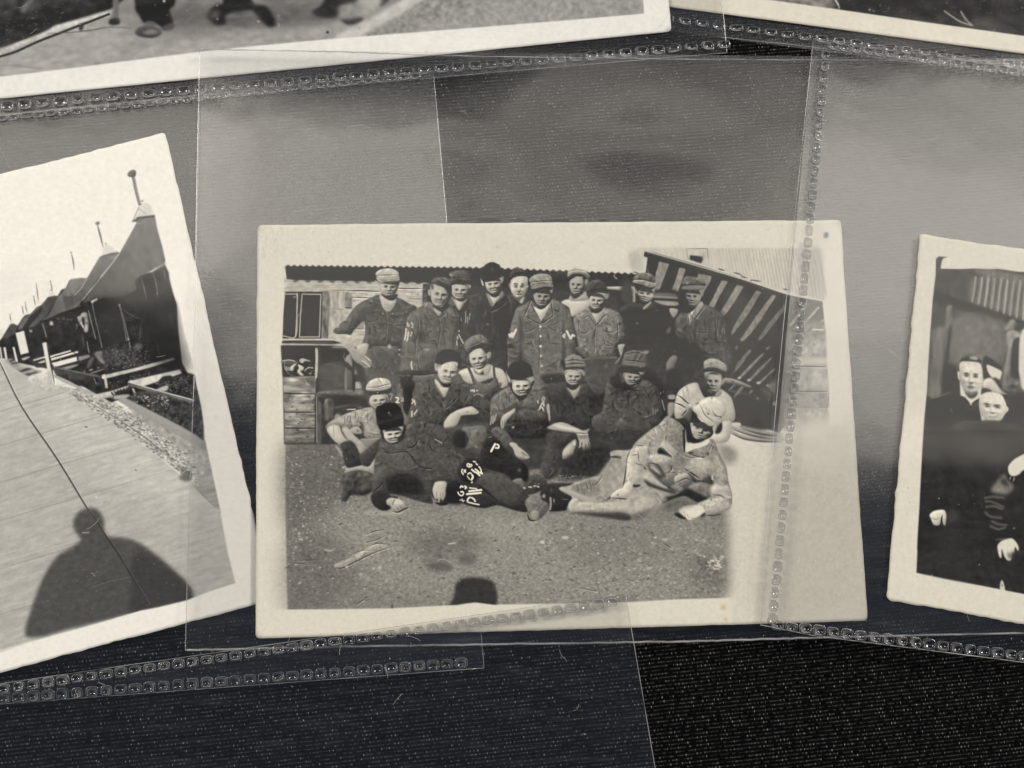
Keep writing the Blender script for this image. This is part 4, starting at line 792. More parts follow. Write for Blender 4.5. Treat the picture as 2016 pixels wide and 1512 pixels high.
    el(1420 / 1.0 - 1000, 780, 60, 14, 110, b=2); C.dirt([380, 700, 900, 740, 850, 800, 380, 840], 30, 90, 150, .6, 1.6, 2, 0)
    # --- two dim sitting men on the right
    F(1160, 660)
    p([250, 800, 330, 640, 480, 580, 700, 760, 830, 680, 1000, 760, 1080, 900, 1100, 1200, 1060, 1350, 900, 1500, 300, 1512, 60, 1400, 60, 1250, 200, 1150], 84, b=1.4, t=.07, ts=(4, 5)); p([320, 640, 450, 560, 480, 800, 330, 760], 70, b=2); ls([[240, 830, 200, 1000, 350, 1100], [410, 850, 600, 830, 800, 850], [600, 860, 590, 1150], [720, 1150, 800, 1210, 900, 1220], [360, 980, 370, 1200]], 2, 64, b=1.2); ls([[860, 960, 880, 1080], [640, 960, 630, 1080], [80, 1240, 260, 1220], [820, 680, 960, 740]], 2.2, 104, b=1.4, a=.7)
    ls([[970, 1100, 980, 1220], [1010, 1120, 1010, 1220], [1040, 1110, 1040, 1180]], 2.4, 135, b=.8); ls([[1110, 990, 1150, 1140]], 2, 150, b=.6); ls([[1090, 860, 1090, 910], [1130, 850, 1135, 880]], 2, 140, b=.7); p([410, 1340, 490, 1260, 540, 1330, 650, 1370, 560, 1400, 440, 1410], 100, b=2.4); el(490, 1290, 34, 20, 140, 40, b=1.4); l([530, 1210, 520, 1260], 2, 130, b=.8)
    p([520, 580, 560, 690, 620, 755, 700, 720, 770, 620, 830, 560, 700, 540], 130, b=.9); p([460, 480, 850, 480, 850, 560, 720, 570, 520, 565, 470, 560], 56, b=1); p([530, 575, 620, 585, 620, 600, 540, 600], 150, b=.8); p([620, 580, 650, 580, 650, 640, 625, 640], 168, b=.8); p([670, 590, 800, 560, 780, 620, 690, 620], 165, b=1); p([570, 650, 640, 660, 730, 650, 690, 720, 610, 720, 570, 690], 66, b=.9); l([555, 660, 580, 720, 630, 750, 690, 720], 3, 185, b=.8); p([800, 600, 850, 520, 830, 600], 150, b=.9); p([480, 720, 700, 770, 760, 690, 740, 780, 600, 830, 480, 800], 62, b=1.5); l([760, 680, 720, 770, 640, 810], 2.4, 120, b=1)
    C.face(672, 652, 130, 108, 5, .02, 1.0, -.58, 170, 66, teeth=False, dark=58)
    p([530, 320, 560, 260, 700, 230, 860, 260, 900, 320, 880, 440, 850, 500, 700, 480, 520, 440], 104, b=1, t=.06); ls([[530, 380, 700, 390, 860, 420]], 2.4, 70, b=.9); p([520, 400, 700, 420, 850, 440, 840, 480, 700, 470, 530, 450], 128, b=1.2, a=.8); p([830, 240, 910, 240, 890, 275, 840, 270], 165, b=1); l([560, 290, 700, 260, 830, 290], 2.6, 80, b=1.4)
    p([1180, 860, 1340, 860, 1330, 1000, 1200, 1010], 72, b=1.5); p([1210, 915, 1310, 915, 1300, 975, 1215, 970], 165, b=1); p([1210, 1040, 1300, 1040, 1290, 1180, 1220, 1270, 1200, 1180], 150, b=1.2)
    # --- white shirt man
    F(1280, 680)
    p([420, 720, 500, 640, 620, 580, 730, 580, 790, 720, 850, 790, 1000, 760, 1060, 670, 1150, 710, 1240, 800, 1280, 930, 1300, 1060, 1290, 1130, 1250, 1165, 1110, 1165, 1000, 1130, 700, 1000, 480, 1110, 380, 1100, 370, 900], 192, b=.8, e=.18, er=4, t=.02); ls([[415, 760, 480, 800, 560, 870, 600, 900], [375, 880, 470, 910, 560, 970]], 3, 66, b=.6); ls([[500, 690, 520, 790], [570, 640, 600, 850], [550, 620, 560, 700], [1130, 700, 1150, 740], [1170, 1000, 1110, 1080]], 2, 168, b=1.2); p([930, 780, 1060, 690, 1070, 760, 1000, 790], 165, b=2, a=.7)
    p([740, 590, 850, 560, 1050, 690, 1000, 770, 850, 800, 790, 720], 76, b=1.2); p([990, 750, 1080, 660, 1090, 740, 1010, 790], 150, b=1.5)
    p([840, 470, 850, 590, 890, 680, 950, 715, 1020, 690, 1080, 600, 1100, 480, 1000, 400, 870, 400], 150, b=.8); p([830, 420, 930, 395, 1080, 450, 1080, 490, 960, 470, 850, 475], 150, b=1.2); p([840, 480, 920, 480, 915, 610, 870, 640, 840, 560], 104, b=1.4); ls([[860, 495, 910, 488], [950, 485, 1040, 500]], 4, 72, b=.8); p([925, 510, 955, 510, 965, 600, 930, 610], 182, b=.8); p([905, 520, 925, 520, 930, 610, 900, 600], 82, b=.8); p([970, 540, 1050, 530, 1040, 620, 980, 620], 170, b=1.4); p([890, 635, 940, 650, 1000, 640, 940, 665], 90, b=.8); p([880, 680, 940, 690, 1000, 680, 960, 715, 910, 710], 168, b=.9); p([1060, 560, 1100, 490, 1080, 620, 1030, 680], 110, b=1.3, a=.8); p([1090, 560, 1125, 540, 1120, 595, 1095, 600], 178, b=.8)
    C.face(966, 562, 126, 156, 2, -.10, 0, -.76, 178, 70, lx=.45)
    p([820, 260, 860, 220, 960, 200, 1080, 240, 1160, 310, 1160, 390, 1100, 390, 1000, 345, 890, 345, 830, 360], 166, b=.8, t=.04); p([820, 360, 900, 335, 1010, 340, 1140, 400, 1130, 450, 1040, 420, 950, 400, 850, 400], 76, b=.9); l([840, 300, 960, 270, 1140, 300], 1.6, 140, b=.9)
    p([1100, 1170, 1240, 1165, 1240, 1300, 1210, 1420, 1150, 1480, 1040, 1495, 980, 1470, 1000, 1400, 1080, 1360], 192, b=.9, e=.12)
    # ================================================================ front row
    # --- left reclining man
    F(630, 780)
    p([230, 750, 300, 800, 340, 900, 330, 920, 270, 830], 160, b=1); p([310, 740, 380, 690, 480, 680, 560, 780, 620, 900, 640, 1040, 560, 1080, 420, 1090, 370, 1000, 340, 850], 58, b=.9, t=.06); p([600, 880, 720, 800, 840, 680, 920, 660, 900, 820, 830, 960, 800, 1050, 680, 1070, 620, 1000], 64, b=.9, t=.05); p([560, 700, 640, 690, 700, 780, 620, 880, 580, 800], 165, b=1)
    p([620, 650, 860, 650, 840, 700, 720, 770, 660, 720], 138, b=1); p([600, 890, 640, 850, 690, 790, 560, 640, 480, 560, 340, 480, 400, 560, 520, 700], 178, b=1.2, a=.0)
    p([370, 1050, 430, 1100, 620, 1060, 740, 1080, 840, 950, 830, 1100, 800, 1190, 700, 1160, 560, 1130, 420, 1170], 168, b=1); el(757, 1120, 10, 10, 110)
    p([330, 1250, 460, 1150, 620, 1130, 820, 1200, 820, 1400, 700, 1512, 480, 1512, 400, 1600, 320, 1580, 340, 1400], 70, b=1.4, t=.14, ts=(3, 3)); p([640, 1170, 720, 1170, 760, 1200, 700, 1210], 110, b=1.2); p([620, 1380, 720, 1330, 720, 1400, 640, 1440], 100, b=2)
    p([880, 820, 950, 640, 1080, 740, 1300, 650, 1290, 480, 1440, 380, 1650, 400, 1900, 480, 2016, 720, 2080, 820, 2180, 900, 2300, 1100, 2290, 1300, 2016, 1330, 1780, 1300, 1700, 1512, 1720, 1640, 1500, 1600, 1230, 1512, 1010, 1480, 900, 1500, 800, 1450, 830, 1200, 830, 1000], 74, b=1, e=.12, t=.10, ts=(5, 4))
    p([830, 1180, 1000, 1050, 1060, 1150, 1080, 1250, 900, 1400, 800, 1480], 82, b=2, t=.06); p([1020, 1250, 1300, 1180, 1500, 1250, 1600, 1480, 1300, 1500, 1040, 1460], 40, b=4, t=.08); p([880, 850, 1050, 860, 1300, 870, 1450, 1050, 1300, 1130, 1050, 1010], 86, b=3, a=.8, t=.07)
    ls([[920, 850, 1100, 870, 1320, 850, 1450, 1000, 1550, 1090, 1700, 1110, 1800, 1190], [1380, 880, 1480, 1040], [1650, 620, 1700, 800, 1760, 870], [1500, 660, 1440, 760, 1320, 800], [780, 1470, 900, 1390, 980, 1290]], 2.2, 38, b=.9); ls([[1600, 560, 1660, 700, 1720, 810], [1480, 620, 1620, 580], [1500, 1050, 1640, 1000, 1780, 860], [930, 760, 1100, 830, 1300, 830], [1050, 1020, 1200, 1110, 1400, 1110], [1820, 1020, 1900, 930, 2000, 830], [1700, 1120, 1800, 1050], [1330, 500, 1350, 640]], 2.2, 98, b=1.4, a=.75)
    l([1755, 655, 1860, 715], 2.2, 160, b=.5); C.dirt([1350, 700, 2016, 800, 2016, 1200, 1500, 1100], 26, 110, 170, .4, 1.0, 1, 0)
    p([940, 500, 960, 640, 1040, 700, 1140, 730, 1230, 680, 1290, 560, 1280, 440], 44, b=1)
    p([960, 520, 1000, 600, 1070, 680, 1140, 715, 1210, 670, 1260, 540, 1270, 460, 1150, 470], 140, b=.9); p([975, 515, 1080, 510, 1090, 560, 1010, 590], 196, b=1); p([1125, 490, 1155, 480, 1165, 560, 1130, 565], 225, b=.7); p([1170, 500, 1250, 470, 1250, 510, 1200, 540], 190, b=.9); p([1090, 572, 1190, 564, 1215, 580, 1160, 596, 1090, 600], 80, b=1); p([1065, 610, 1130, 630, 1210, 605, 1170, 650, 1110, 655], 218, b=.6); l([1060, 600, 1130, 620, 1215, 595], 1.8, 50); p([1075, 665, 1140, 690, 1200, 660, 1160, 715, 1110, 710], 175, b=.9); p([960, 600, 1030, 640, 1060, 690, 990, 660], 70, b=1.2)
    C.face(1120, 592, 146, 132, -8, .08, 1.0, -.46, 212, 56, dark=42)
    p([855, 200, 900, 150, 1010, 105, 1140, 110, 1230, 180, 1280, 290, 1280, 400, 1250, 450, 1120, 480, 1020, 510, 920, 510, 880, 420], 36, b=.8, t=.06); p([870, 400, 1050, 350, 1270, 290, 1275, 330, 1100, 400, 890, 440], 58, b=2, a=.8); el(1052, 255, 13, 13, 205, b=.5); el(1078, 292, 15, 11, 110)
    p([1240, 160, 1300, 260, 1350, 330, 1360, 410, 1290, 440, 1280, 330], 118, b=1); ls([[1330, 430, 1385, 430], [1330, 440, 1350, 500]], 2.4, 120, b=.7)
    # hands
    F(660, 900)
    p([540, 620, 600, 520, 780, 510, 850, 590, 940, 600, 950, 650, 820, 800, 700, 810, 590, 740], 46, b=1, t=.06); p([780, 660, 840, 620, 920, 630, 980, 640, 1060, 710, 1075, 760, 1010, 790, 940, 830, 880, 810, 840, 750, 790, 720], 178, b=.8, e=.1); p([900, 650, 980, 650, 1040, 700, 960, 720, 900, 720], 205, b=1.4); l([920, 640, 890, 680, 870, 740], 2.2, 110, b=.8); ls([[930, 760, 970, 800], [980, 740, 1020, 790], [880, 780, 920, 820]], 1.4, 110); l([880, 830, 960, 840, 1060, 790, 1120, 770], 3, 45, b=.9)
    p([1490, 520, 1510, 430, 1560, 375, 1690, 375, 1700, 450, 1680, 540, 1675, 610, 1640, 670, 1610, 620, 1585, 700, 1550, 620, 1520, 650], 182, b=.8, e=.12, t=.03); ls([[1550, 520, 1545, 620], [1600, 530, 1610, 620], [1640, 520, 1650, 600]], 1.6, 120); p([1520, 700, 1640, 740, 1730, 710, 1690, 690, 1600, 690], 25, b=.9)
    # legs with PW markings
    F(840, 840)
    p([90, 840, 300, 840, 460, 860, 480, 640, 540, 540, 640, 480, 800, 520, 880, 640, 1040, 700, 1240, 770, 1400, 860, 1480, 1000, 1560, 1060, 1600, 1150, 1540, 1300, 1320, 1270, 1080, 1200, 880, 1245, 620, 1200, 500, 1150, 300, 1170, 90, 1080], 52, b=.9, e=.08, t=.08, ts=(4, 4)); p([740, 800, 900, 700, 1100, 720, 1300, 800, 1450, 980, 1480, 1100, 1320, 1200, 1100, 1150, 860, 950], 74, b=2.5, t=.07); p([300, 880, 560, 880, 580, 1150, 320, 1160], 36, b=3); p([500, 660, 640, 480, 820, 560, 850, 700, 700, 870, 560, 830], 34, b=2.5, a=.8); l([780, 880, 900, 980, 1080, 1130], 4, 36, b=2)
    p([90, 980, 110, 890, 150, 840, 300, 845, 290, 960, 285, 1060, 240, 1130, 215, 1090, 190, 1165, 160, 1090, 130, 1110], 190, b=.8, e=.1); ls([[150, 990, 155, 1080], [205, 1000, 210, 1080], [245, 1000, 250, 1070]], 1.6, 125)
    W = 236
    l([660, 575, 625, 565, 620, 600, 655, 615, 690, 595, 675, 575, 650, 590], 2.6, W, b=.35); ls([[545, 650, 535, 690, 560, 730], [570, 660, 595, 695], [595, 660, 570, 695]], 2.6, W, b=.35)
    ls([[715, 530, 745, 540], [755, 565, 775, 580], [800, 610, 825, 650, 835, 690]], 2.8, W, b=.35); l([690, 655, 730, 690, 760, 700, 810, 745], 3.6, W, b=.35, sm=0); l([745, 650, 785, 680, 800, 700, 848, 718, 830, 685], 3.4, W, b=.35, sm=0)
    l([630, 725, 655, 705, 680, 715], 3, W, b=.35); l([695, 740, 705, 770, 685, 810], 4, W, b=.35); l([620, 755, 655, 805], 2, W, b=.35); el(690, 850, 16, 14, W, b=.4)
    l([515, 930, 530, 905, 555, 920], 3.2, W, b=.35); l([580, 910, 605, 925, 590, 945], 3.2, W, b=.35); l([655, 935, 760, 945], 2.4, W, b=.35); l([650, 985, 835, 965], 3.8, W, b=.35); l([615, 1030, 825, 1010], 4, W, b=.35)
    l([530, 1000, 525, 990, 555, 995, 560, 1030, 530, 1055, 490, 1030, 480, 1000], 2.6, W, b=.35); ls([[510, 1120, 575, 1130], [540, 1105, 555, 1145]], 2.4, 190, b=.4); l([620, 1130, 640, 1090, 665, 1080], 3.2, W, b=.35); l([690, 1085, 725, 1110, 740, 1140], 3.2, W, b=.35); l([625, 1150, 720, 1175, 800, 1190], 2.6, W, b=.35)
    # forearm and knees behind, second P
    p([980, 50, 1080, 0, 1200, 60, 1280, 160, 1310, 230, 1260, 270, 1200, 330, 1100, 220, 1000, 100], 92, b=1.2, t=.07); p([820, 420, 880, 240, 960, 140, 1100, 200, 1190, 330, 1350, 450, 1480, 560, 1500, 800, 1400, 880, 1200, 740, 980, 670, 860, 600], 42, b=2, t=.08)
    l([985, 375, 1020, 310, 1045, 265], 4.4, W, b=.4); l([1075, 270, 1100, 290, 1095, 325, 1055, 325], 3.4, W, b=.4); l([930, 170, 1000, 150], 2, 130)
    p([1260, 270, 1300, 235, 1370, 260, 1400, 300, 1490, 370, 1560, 440, 1570, 480, 1480, 500, 1400, 480, 1350, 430, 1320, 340], 184, b=.8, e=.1); p([1440, 375, 1500, 420, 1540, 450, 1470, 420], 70, b=.7); l([1370, 455, 1450, 480, 1530, 480], 1.8, 105); el(1520, 470, 20, 9, 215)
    p([1310, 820, 1450, 790, 1480, 870, 1380, 880], 118, b=1.2, t=.05); p([1560, 760, 1680, 720, 1780, 780, 1850, 880, 1700, 1000, 1500, 1040, 1420, 920, 1500, 860], 66, b=1.2, t=.06); ls([[1480, 930, 1500, 940], [1560, 920, 1600, 925], [1640, 910, 1660, 905], [1690, 910, 1710, 920]], 3, 185, b=.6); el(1415, 665, 30, 30, 100, b=1); p([1480, 560, 1560, 700, 1520, 860, 1460, 760], 30, b=2)
    # boots
    p([1500, 1150, 1600, 1050, 1750, 1100, 1860, 1180, 1850, 1280, 1740, 1400, 1660, 1440, 1580, 1420, 1550, 1300], 108, b=1, e=.15, t=.06); p([1600, 1290, 1700, 1290, 1700, 1400, 1640, 1430, 1590, 1380], 152, b=1.5); l([1540, 1320, 1570, 1420, 1660, 1440], 3, 30, b=1)
    p([1740, 980, 1850, 880, 2016, 860, 2350, 900, 2200, 1100, 2170, 1260, 1900, 1290, 1860, 1180, 1760, 1110], 46, b=1, t=.06)
    F(1050, 840)
    p([130, 1010, 220, 930, 380, 900, 560, 1000, 600, 1100, 530, 1260, 400, 1260, 250, 1290, 230, 1160, 150, 1120], 42, b=1, t=.08); el(160, 1060, 22, 30, 195, b=.9); l([260, 1090, 265, 1180, 255, 1260], 4, 150, b=.8); l([310, 1100, 320, 1160], 3, 140, b=.8); l([440, 1110, 540, 1110], 2, 110, b=.8); l([270, 1000, 280, 940], 2, 100, b=1)
    # --- right reclining man in pale drill
    p([400, 960, 430, 920, 540, 900, 700, 830, 900, 770, 1000, 740, 1100, 620, 1180, 490, 1170, 400, 1260, 360, 1480, 350, 1560, 240, 1750, 80, 1900, -20, 2100, -100, 2100, 1100, 1900, 1280, 1800, 1260, 1650, 1400, 1400, 1430, 1060, 1380, 560, 1300, 530, 1190, 590, 1090, 520, 1010], 150, b=.9, e=.12, t=.05, ts=(4, 4))
    p([570, 940, 680, 880, 850, 800, 1000, 850, 1040, 1000, 900, 1060, 700, 1020], 120, b=3, t=.07); p([400, 960, 430, 925, 540, 960, 800, 1070, 960, 1120, 880, 1150, 600, 1070], 172, b=1.2); p([600, 1090, 800, 1150, 1060, 1140, 1170, 1060, 1150, 1110, 960, 1170, 720, 1140], 55, b=1.2); p([540, 1190, 620, 1090, 700, 1140, 690, 1290, 580, 1300], 182, b=1, t=.04)
    p([700, 1150, 1100, 1160, 1420, 1150, 1400, 1290, 1000, 1290, 700, 1290], 170, b=2, t=.06, ts=(8, 2)); p([560, 1300, 900, 1310, 1400, 1310, 1500, 1400, 1400, 1430, 1060, 1385, 700, 1330], 66, b=2); p([1340, 1150, 1600, 1040, 1800, 1100, 1780, 1280, 1560, 1330, 1400, 1270], 182, b=5, t=.05); p([1500, 1350, 1700, 1290, 1800, 1230, 1700, 1370, 1560, 1420], 95, b=4)
    p([1000, 740, 1100, 620, 1190, 500, 1400, 510, 1410, 700, 1380, 860, 1280, 960, 1100, 1020, 1000, 900], 150, b=3, t=.04, g=(1050, 700, 1400, 800, 172)); p([1160, 470, 1260, 440, 1350, 490, 1280, 480], 70, b=1); ls([[1280, 430, 1350, 490], [860, 790, 870, 880, 900, 960], [800, 850, 840, 960], [1040, 780, 940, 900], [660, 880, 700, 980]], 2, 84, b=1)
    l([1490, 340, 1440, 460, 1420, 600, 1400, 760, 1380, 860, 1360, 950], 3.0, 66, b=.9, _em=True); l([1570, 290, 1680, 300, 1750, 380, 1770, 440], 2.8, 84, b=1); p([1420, 620, 1440, 480, 1520, 350, 1640, 310, 1740, 420, 1750, 540, 1680, 660, 1660, 850, 1530, 850, 1430, 830], 182, b=1.2, t=.05); ls([[1500, 400, 1520, 480, 1600, 450], [1600, 360, 1610, 520], [1560, 540, 1660, 580], [1640, 420, 1720, 470], [1580, 680, 1640, 660], [1700, 500, 1740, 530]], 1.8, 118, b=1)
    p([1520, 860, 1600, 880, 1640, 900, 1580, 925, 1510, 915], 40, b=1); p([1430, 840, 1520, 840, 1510, 950, 1470, 1020, 1420, 1040, 1350, 960], 205, b=1); p([1180, 1070, 1230, 1000, 1330, 945, 1440, 960, 1470, 1010, 1400, 1060, 1300, 1080, 1240, 1090], 212, b=.8, e=.08); ls([[1200, 1080, 1250, 1100], [1270, 1050, 1310, 1030], [1240, 1090, 1420, 1110]], 1.8, 80, b=.7); p([1240, 1100, 1420, 1115, 1400, 1090, 1300, 1085], 85, b=1)
    F(1240, 840)
    p([420, 420, 540, 60, 560, -150, 800, -20, 880, 240, 1210, 180, 1300, 220, 1360, 400, 1470, 620, 1500, 830, 1550, 1030, 1540, 1220, 1380, 1300, 1160, 1350, 1130, 1200, 1040, 1190, 1080, 1130, 900, 1020, 700, 1000, 400, 820, 280, 600, 250, 480], 132, b=1, e=.1, t=.07, ts=(4, 4))
    p([0, 420, 40, 350, 130, 330, 260, 280, 300, 420, 270, 560, 190, 700, 190, 860, 0, 840], 182, b=1.5, t=.04); ls([[270, 330, 300, 430, 290, 500], [30, 440, 120, 420], [120, 370, 140, 540], [80, 560, 200, 590]], 2, 100, b=1)
    p([430, 420, 450, 320, 540, 360, 640, 450, 620, 470], 46, b=1); p([470, 300, 530, 210, 640, 300, 720, 400, 640, 450], 178, b=1.2, t=.04); p([270, 560, 420, 580, 560, 760, 760, 980, 560, 960, 420, 820, 300, 660], 70, b=2.2, t=.07); p([300, 580, 400, 620, 490, 740, 380, 680], 165, b=2); p([280, 460, 400, 420, 560, 440, 640, 500, 500, 570, 380, 550], 176, b=2, t=.06); p([200, 720, 300, 700, 520, 900, 640, 1010, 400, 960, 220, 820], 160, b=2.5, t=.06)
    p([210, 800, 340, 870, 560, 950, 700, 1000, 660, 1020, 440, 960, 280, 900], 62, b=1.5); p([480, 800, 680, 740, 700, 860, 600, 900], 108, b=2); p([690, 760, 840, 710, 900, 750, 700, 850], 178, b=1); p([680, 870, 900, 780, 970, 850, 900, 920, 800, 970], 98, b=2, t=.06); p([620, 920, 720, 880, 810, 950, 780, 980], 140, b=2)
    p([820, 620, 900, 700, 1000, 790, 1080, 800, 1200, 740, 1280, 850, 1250, 920, 1100, 850, 980, 860, 920, 760], 62, b=1.4, t=.06); p([830, 600, 960, 500, 1150, 480, 1300, 620, 1180, 740, 1080, 800, 960, 720], 150, b=2.5, t=.06); l([820, 625, 960, 720, 1080, 800], 3, 44, b=1)
    p([540, 1080, 700, 1040, 870, 940, 1000, 980, 1200, 1080, 1060, 1160, 960, 1120, 820, 1060, 600, 1130, 500, 1160], 38, b=1.4, t=.05); p([900, 900, 1100, 860, 1250, 900, 1250, 1040, 1180, 1080, 1000, 980], 118, b=2, t=.09); p([480, 1100, 570, 1090, 560, 1130, 500, 1150], 150, b=1.2)
    p([1250, 900, 1400, 850, 1500, 900, 1550, 1030, 1500, 1130, 1360, 1050, 1240, 1030], 172, b=2.5, t=.06); l([1260, 1040, 1400, 1060, 1480, 1150], 2.4, 84, b=1); p([1310, 850, 1400, 880, 1500, 830, 1480, 880, 1380, 900], 96, b=2.5, a=.8); ls([[1480, 1060, 1540, 1080], [1260, 750, 1260, 800]], 3, 200, b=1); p([1040, 1190, 1200, 1110, 1400, 1080, 1530, 1180, 1520, 1250, 1330, 1310, 1160, 1350], 168, b=1.5, t=.05); l([1170, 1350, 1280, 1355, 1400, 1330], 3, 60, b=1.2); el(1243, 1118, 14, 12, 45)
    ls([[890, 380, 970, 405], [1080, 470, 1140, 465]], 3.6, 56, b=.7); p([1160, 400, 1215, 405, 1190, 435], 56, b=.8); ls([[820, 60, 830, 260, 840, 370]], 5, 52, b=1); ls([[560, 120, 640, 90, 660, 100], [800, 440, 930, 470, 1090, 470], [720, 400, 740, 450], [540, 160, 560, 200], [1270, 220, 1210, 370]], 2, 92, b=1); ls([[950, 600, 1100, 600], [1000, 540, 1150, 640], [880, 690, 1000, 640], [640, 260, 740, 330]], 2.4, 176, b=1.6, a=.7)
    p([860, 220, 900, 250, 980, 260, 1100, 240, 1210, 180, 1200, 260, 1100, 310, 960, 350, 850, 395], 218, b=.8); p([880, 60, 900, 200, 960, 250, 1080, 230, 1220, 150, 1260, 60, 1100, 190], 48, b=1)
    p([740, 1280, 800, 1230, 860, 1205, 1000, 1195, 1090, 1200, 1140, 1260, 1140, 1310, 1050, 1370, 980, 1400, 910, 1425, 860, 1400, 800, 1340], 222, b=.8, e=.06); ls([[870, 1330, 900, 1390], [820, 1300, 850, 1370], [930, 1390, 980, 1400]], 1.4, 165); p([680, 1330, 730, 1310, 800, 1360, 870, 1410, 780, 1400, 700, 1360], 40, b=1); p([1070, 1370, 1140, 1310, 1160, 1350, 1110, 1380], 42, b=.9); p([500, 1200, 760, 1100, 1000, 1180, 800, 1230, 740, 1290, 560, 1290], 92, b=5, a=.8, t=.08)
    p([1340, 270, 1420, 280, 1560, 310, 1640, 420, 1600, 520, 1480, 590, 1420, 500], 122, b=6, a=.8, t=.05)
    F(1240, 840)
    l([1350, 400, 1460, 610, 1495, 830, 1550, 1030, 1535, 1220, 1380, 1300, 1165, 1352], 1.4, 105, b=.8, a=.7, _em=True)
    p([1000, 480, 1160, 500, 1290, 600, 1240, 700, 1120, 760, 1040, 700], 158, b=2.2, t=.06); p([1300, 420, 1420, 600, 1470, 800, 1400, 840, 1330, 700, 1290, 560], 160, b=3, a=.8, t=.06); p([560, 60, 780, 10, 800, 260, 700, 330, 620, 240], 126, b=2.5, a=.7, t=.07); p([640, 480, 800, 450, 880, 560, 760, 700, 600, 680], 120, b=3, a=.6, t=.07)
    ls([[480, 300, 560, 390, 640, 455], [860, 390, 980, 440, 1100, 470], [300, 560, 430, 590, 560, 770], [700, 860, 860, 790, 960, 850], [210, 610, 250, 660], [600, 560, 640, 640, 560, 720]], 2.6, 66, b=.8)
    ls([[500, 290, 580, 380, 650, 440], [320, 620, 440, 700], [240, 720, 400, 840, 560, 930], [940, 520, 1060, 600, 1160, 700], [1320, 460, 1420, 640], [540, 100, 520, 200], [1280, 1000, 1400, 1010, 1500, 1090]], 2.4, 190, b=.9, a=.7)
    F(1280, 680)
    p([600, 1170, 640, 1300, 640, 1440, 560, 1470, 540, 1200], 52, b=1.4)
    p([620, 1180, 630, 1300, 660, 1390, 740, 1425, 840, 1400, 920, 1320, 980, 1230, 900, 1200, 720, 1150], 150, b=.9); p([630, 1000, 660, 1010, 740, 1120, 850, 1220, 990, 1230, 940, 1255, 820, 1265, 700, 1200, 620, 1170], 52, b=.8); p([700, 1230, 740, 1220, 750, 1260, 710, 1275], 212, b=.7); p([620, 1190, 660, 1190, 670, 1215, 640, 1220], 195, b=.8); l([690, 1215, 640, 1240], 1.6, 70); p([690, 1275, 760, 1300, 740, 1330, 680, 1315], 78, b=1); l([690, 1325, 800, 1320], 2, 84, b=.8); p([650, 1360, 720, 1395, 820, 1370, 780, 1415, 700, 1420], 190, b=1); p([840, 1290, 930, 1260, 880, 1340, 830, 1360], 182, b=1.2); l([790, 1265, 810, 1310, 830, 1330], 1.8, 70); p([860, 1380, 960, 1290, 950, 1340, 860, 1410], 96, b=1.5)
    C.face(795, 1300, 172, 128, 18, -.14, .1, -.18, 196, 66, dark=56)
    p([960, 1240, 1020, 1210, 1030, 1290, 990, 1330, 965, 1310], 186, b=.9); p([1030, 1220, 1090, 1170, 1100, 1270, 1060, 1340, 990, 1340], 62, b=1.2)
    p([690, 890, 760, 850, 850, 800, 960, 780, 1100, 850, 1160, 960, 1130, 1080, 1060, 1180, 1010, 1220, 900, 1230, 800, 1150, 720, 1060, 660, 1000, 650, 930], 208, b=.8, t=.02, e=.2, er=2.5); l([760, 900, 830, 1050, 920, 1130, 1020, 1200], 2.2, 120, b=.9); ls([[950, 990, 1000, 1070, 1090, 1090], [870, 1030, 900, 1060], [1100, 1090, 1060, 1110]], 2.4, 76, b=.9); p([690, 910, 720, 875, 750, 880, 700, 910], 56, b=.7); p([900, 1100, 1000, 1150, 1080, 1140, 1020, 1210], 168, b=2); el(940, 800, 11, 13, 62); ls([[850, 960, 940, 1060, 1050, 1110]], 2, 160, b=1.4, a=.8)
    p([480, 1080, 560, 980, 640, 960, 620, 1150, 560, 1130], 105, b=1); l([480, 1080, 560, 980], 2.4, 60, b=.7)
    # ---- marks on the paper
    F(0, 0, 2016)
    el(1626, 463, 4.5, 6, 110, 30, b=1); el(583, 1078, 3, 3, 175, b=1.2)
    p([1458, 700, 1455, 800, 1459, 1010, 1452, 1180, 1456, 1180, 1463, 1010], 160, b=1.5, a=.0)
    C.dirt([510, 445, 1650, 440, 1650, 500, 560, 515, 555, 1250, 508, 1250], 90, 165, 200, .4, 1.2, 1.4, 70)
    for _ in range(30):
        x, y = C.rng.uniform(508, 560), C.rng.uniform(445, 500)
        l([x, y, x + C.rng.uniform(-8, 8), y + C.rng.uniform(-4, 14), x + C.rng.uniform(-12, 12), y + 18], .8, 190, b=.5, a=.5)
    for x, y in ((508, 447), (505, 1253), (1703, 1219), (1652, 437)):
        el(x, y, 9, 9, 188, b=5, a=.7)

    def veil(px, py):
        yb = 690 + 0.17 * (px - 570)
        t = np.clip((py - (yb - 170)) / 340.0, 0, 1)
        return 0.068 * (1 - t * t * (3 - 2 * t)) + 0.006
    col = C.finish(veil)
    # rust spots on the lower margin
    for px, py, r in ((1424, 1195, 7), (1428, 1219, 5)):
        C.fr = (0, 0, 1)
        x, y = C.tx([px, py])[0]
        yy, xx = np.mgrid[0:C.h, 0:C.w]
        m = np.exp(-((xx - x) ** 2 + (yy - y) ** 2) / (2 * (r * .55 * C.tpp) ** 2))[..., None]
        col = col * (1 - m * np.array([.12, .3, .55]))
    x, y = C.tx([1626, 463])[0]
    yy, xx = np.mgrid[0:C.h, 0:C.w]
    m = np.exp(-((xx - x) ** 2 + ((yy - y) * .8) ** 2) / (2 * (4.2 * C.tpp) ** 2))[..., None]
    col = col * (1 - m * np.array([.5, .45, .0]))
    return C, col
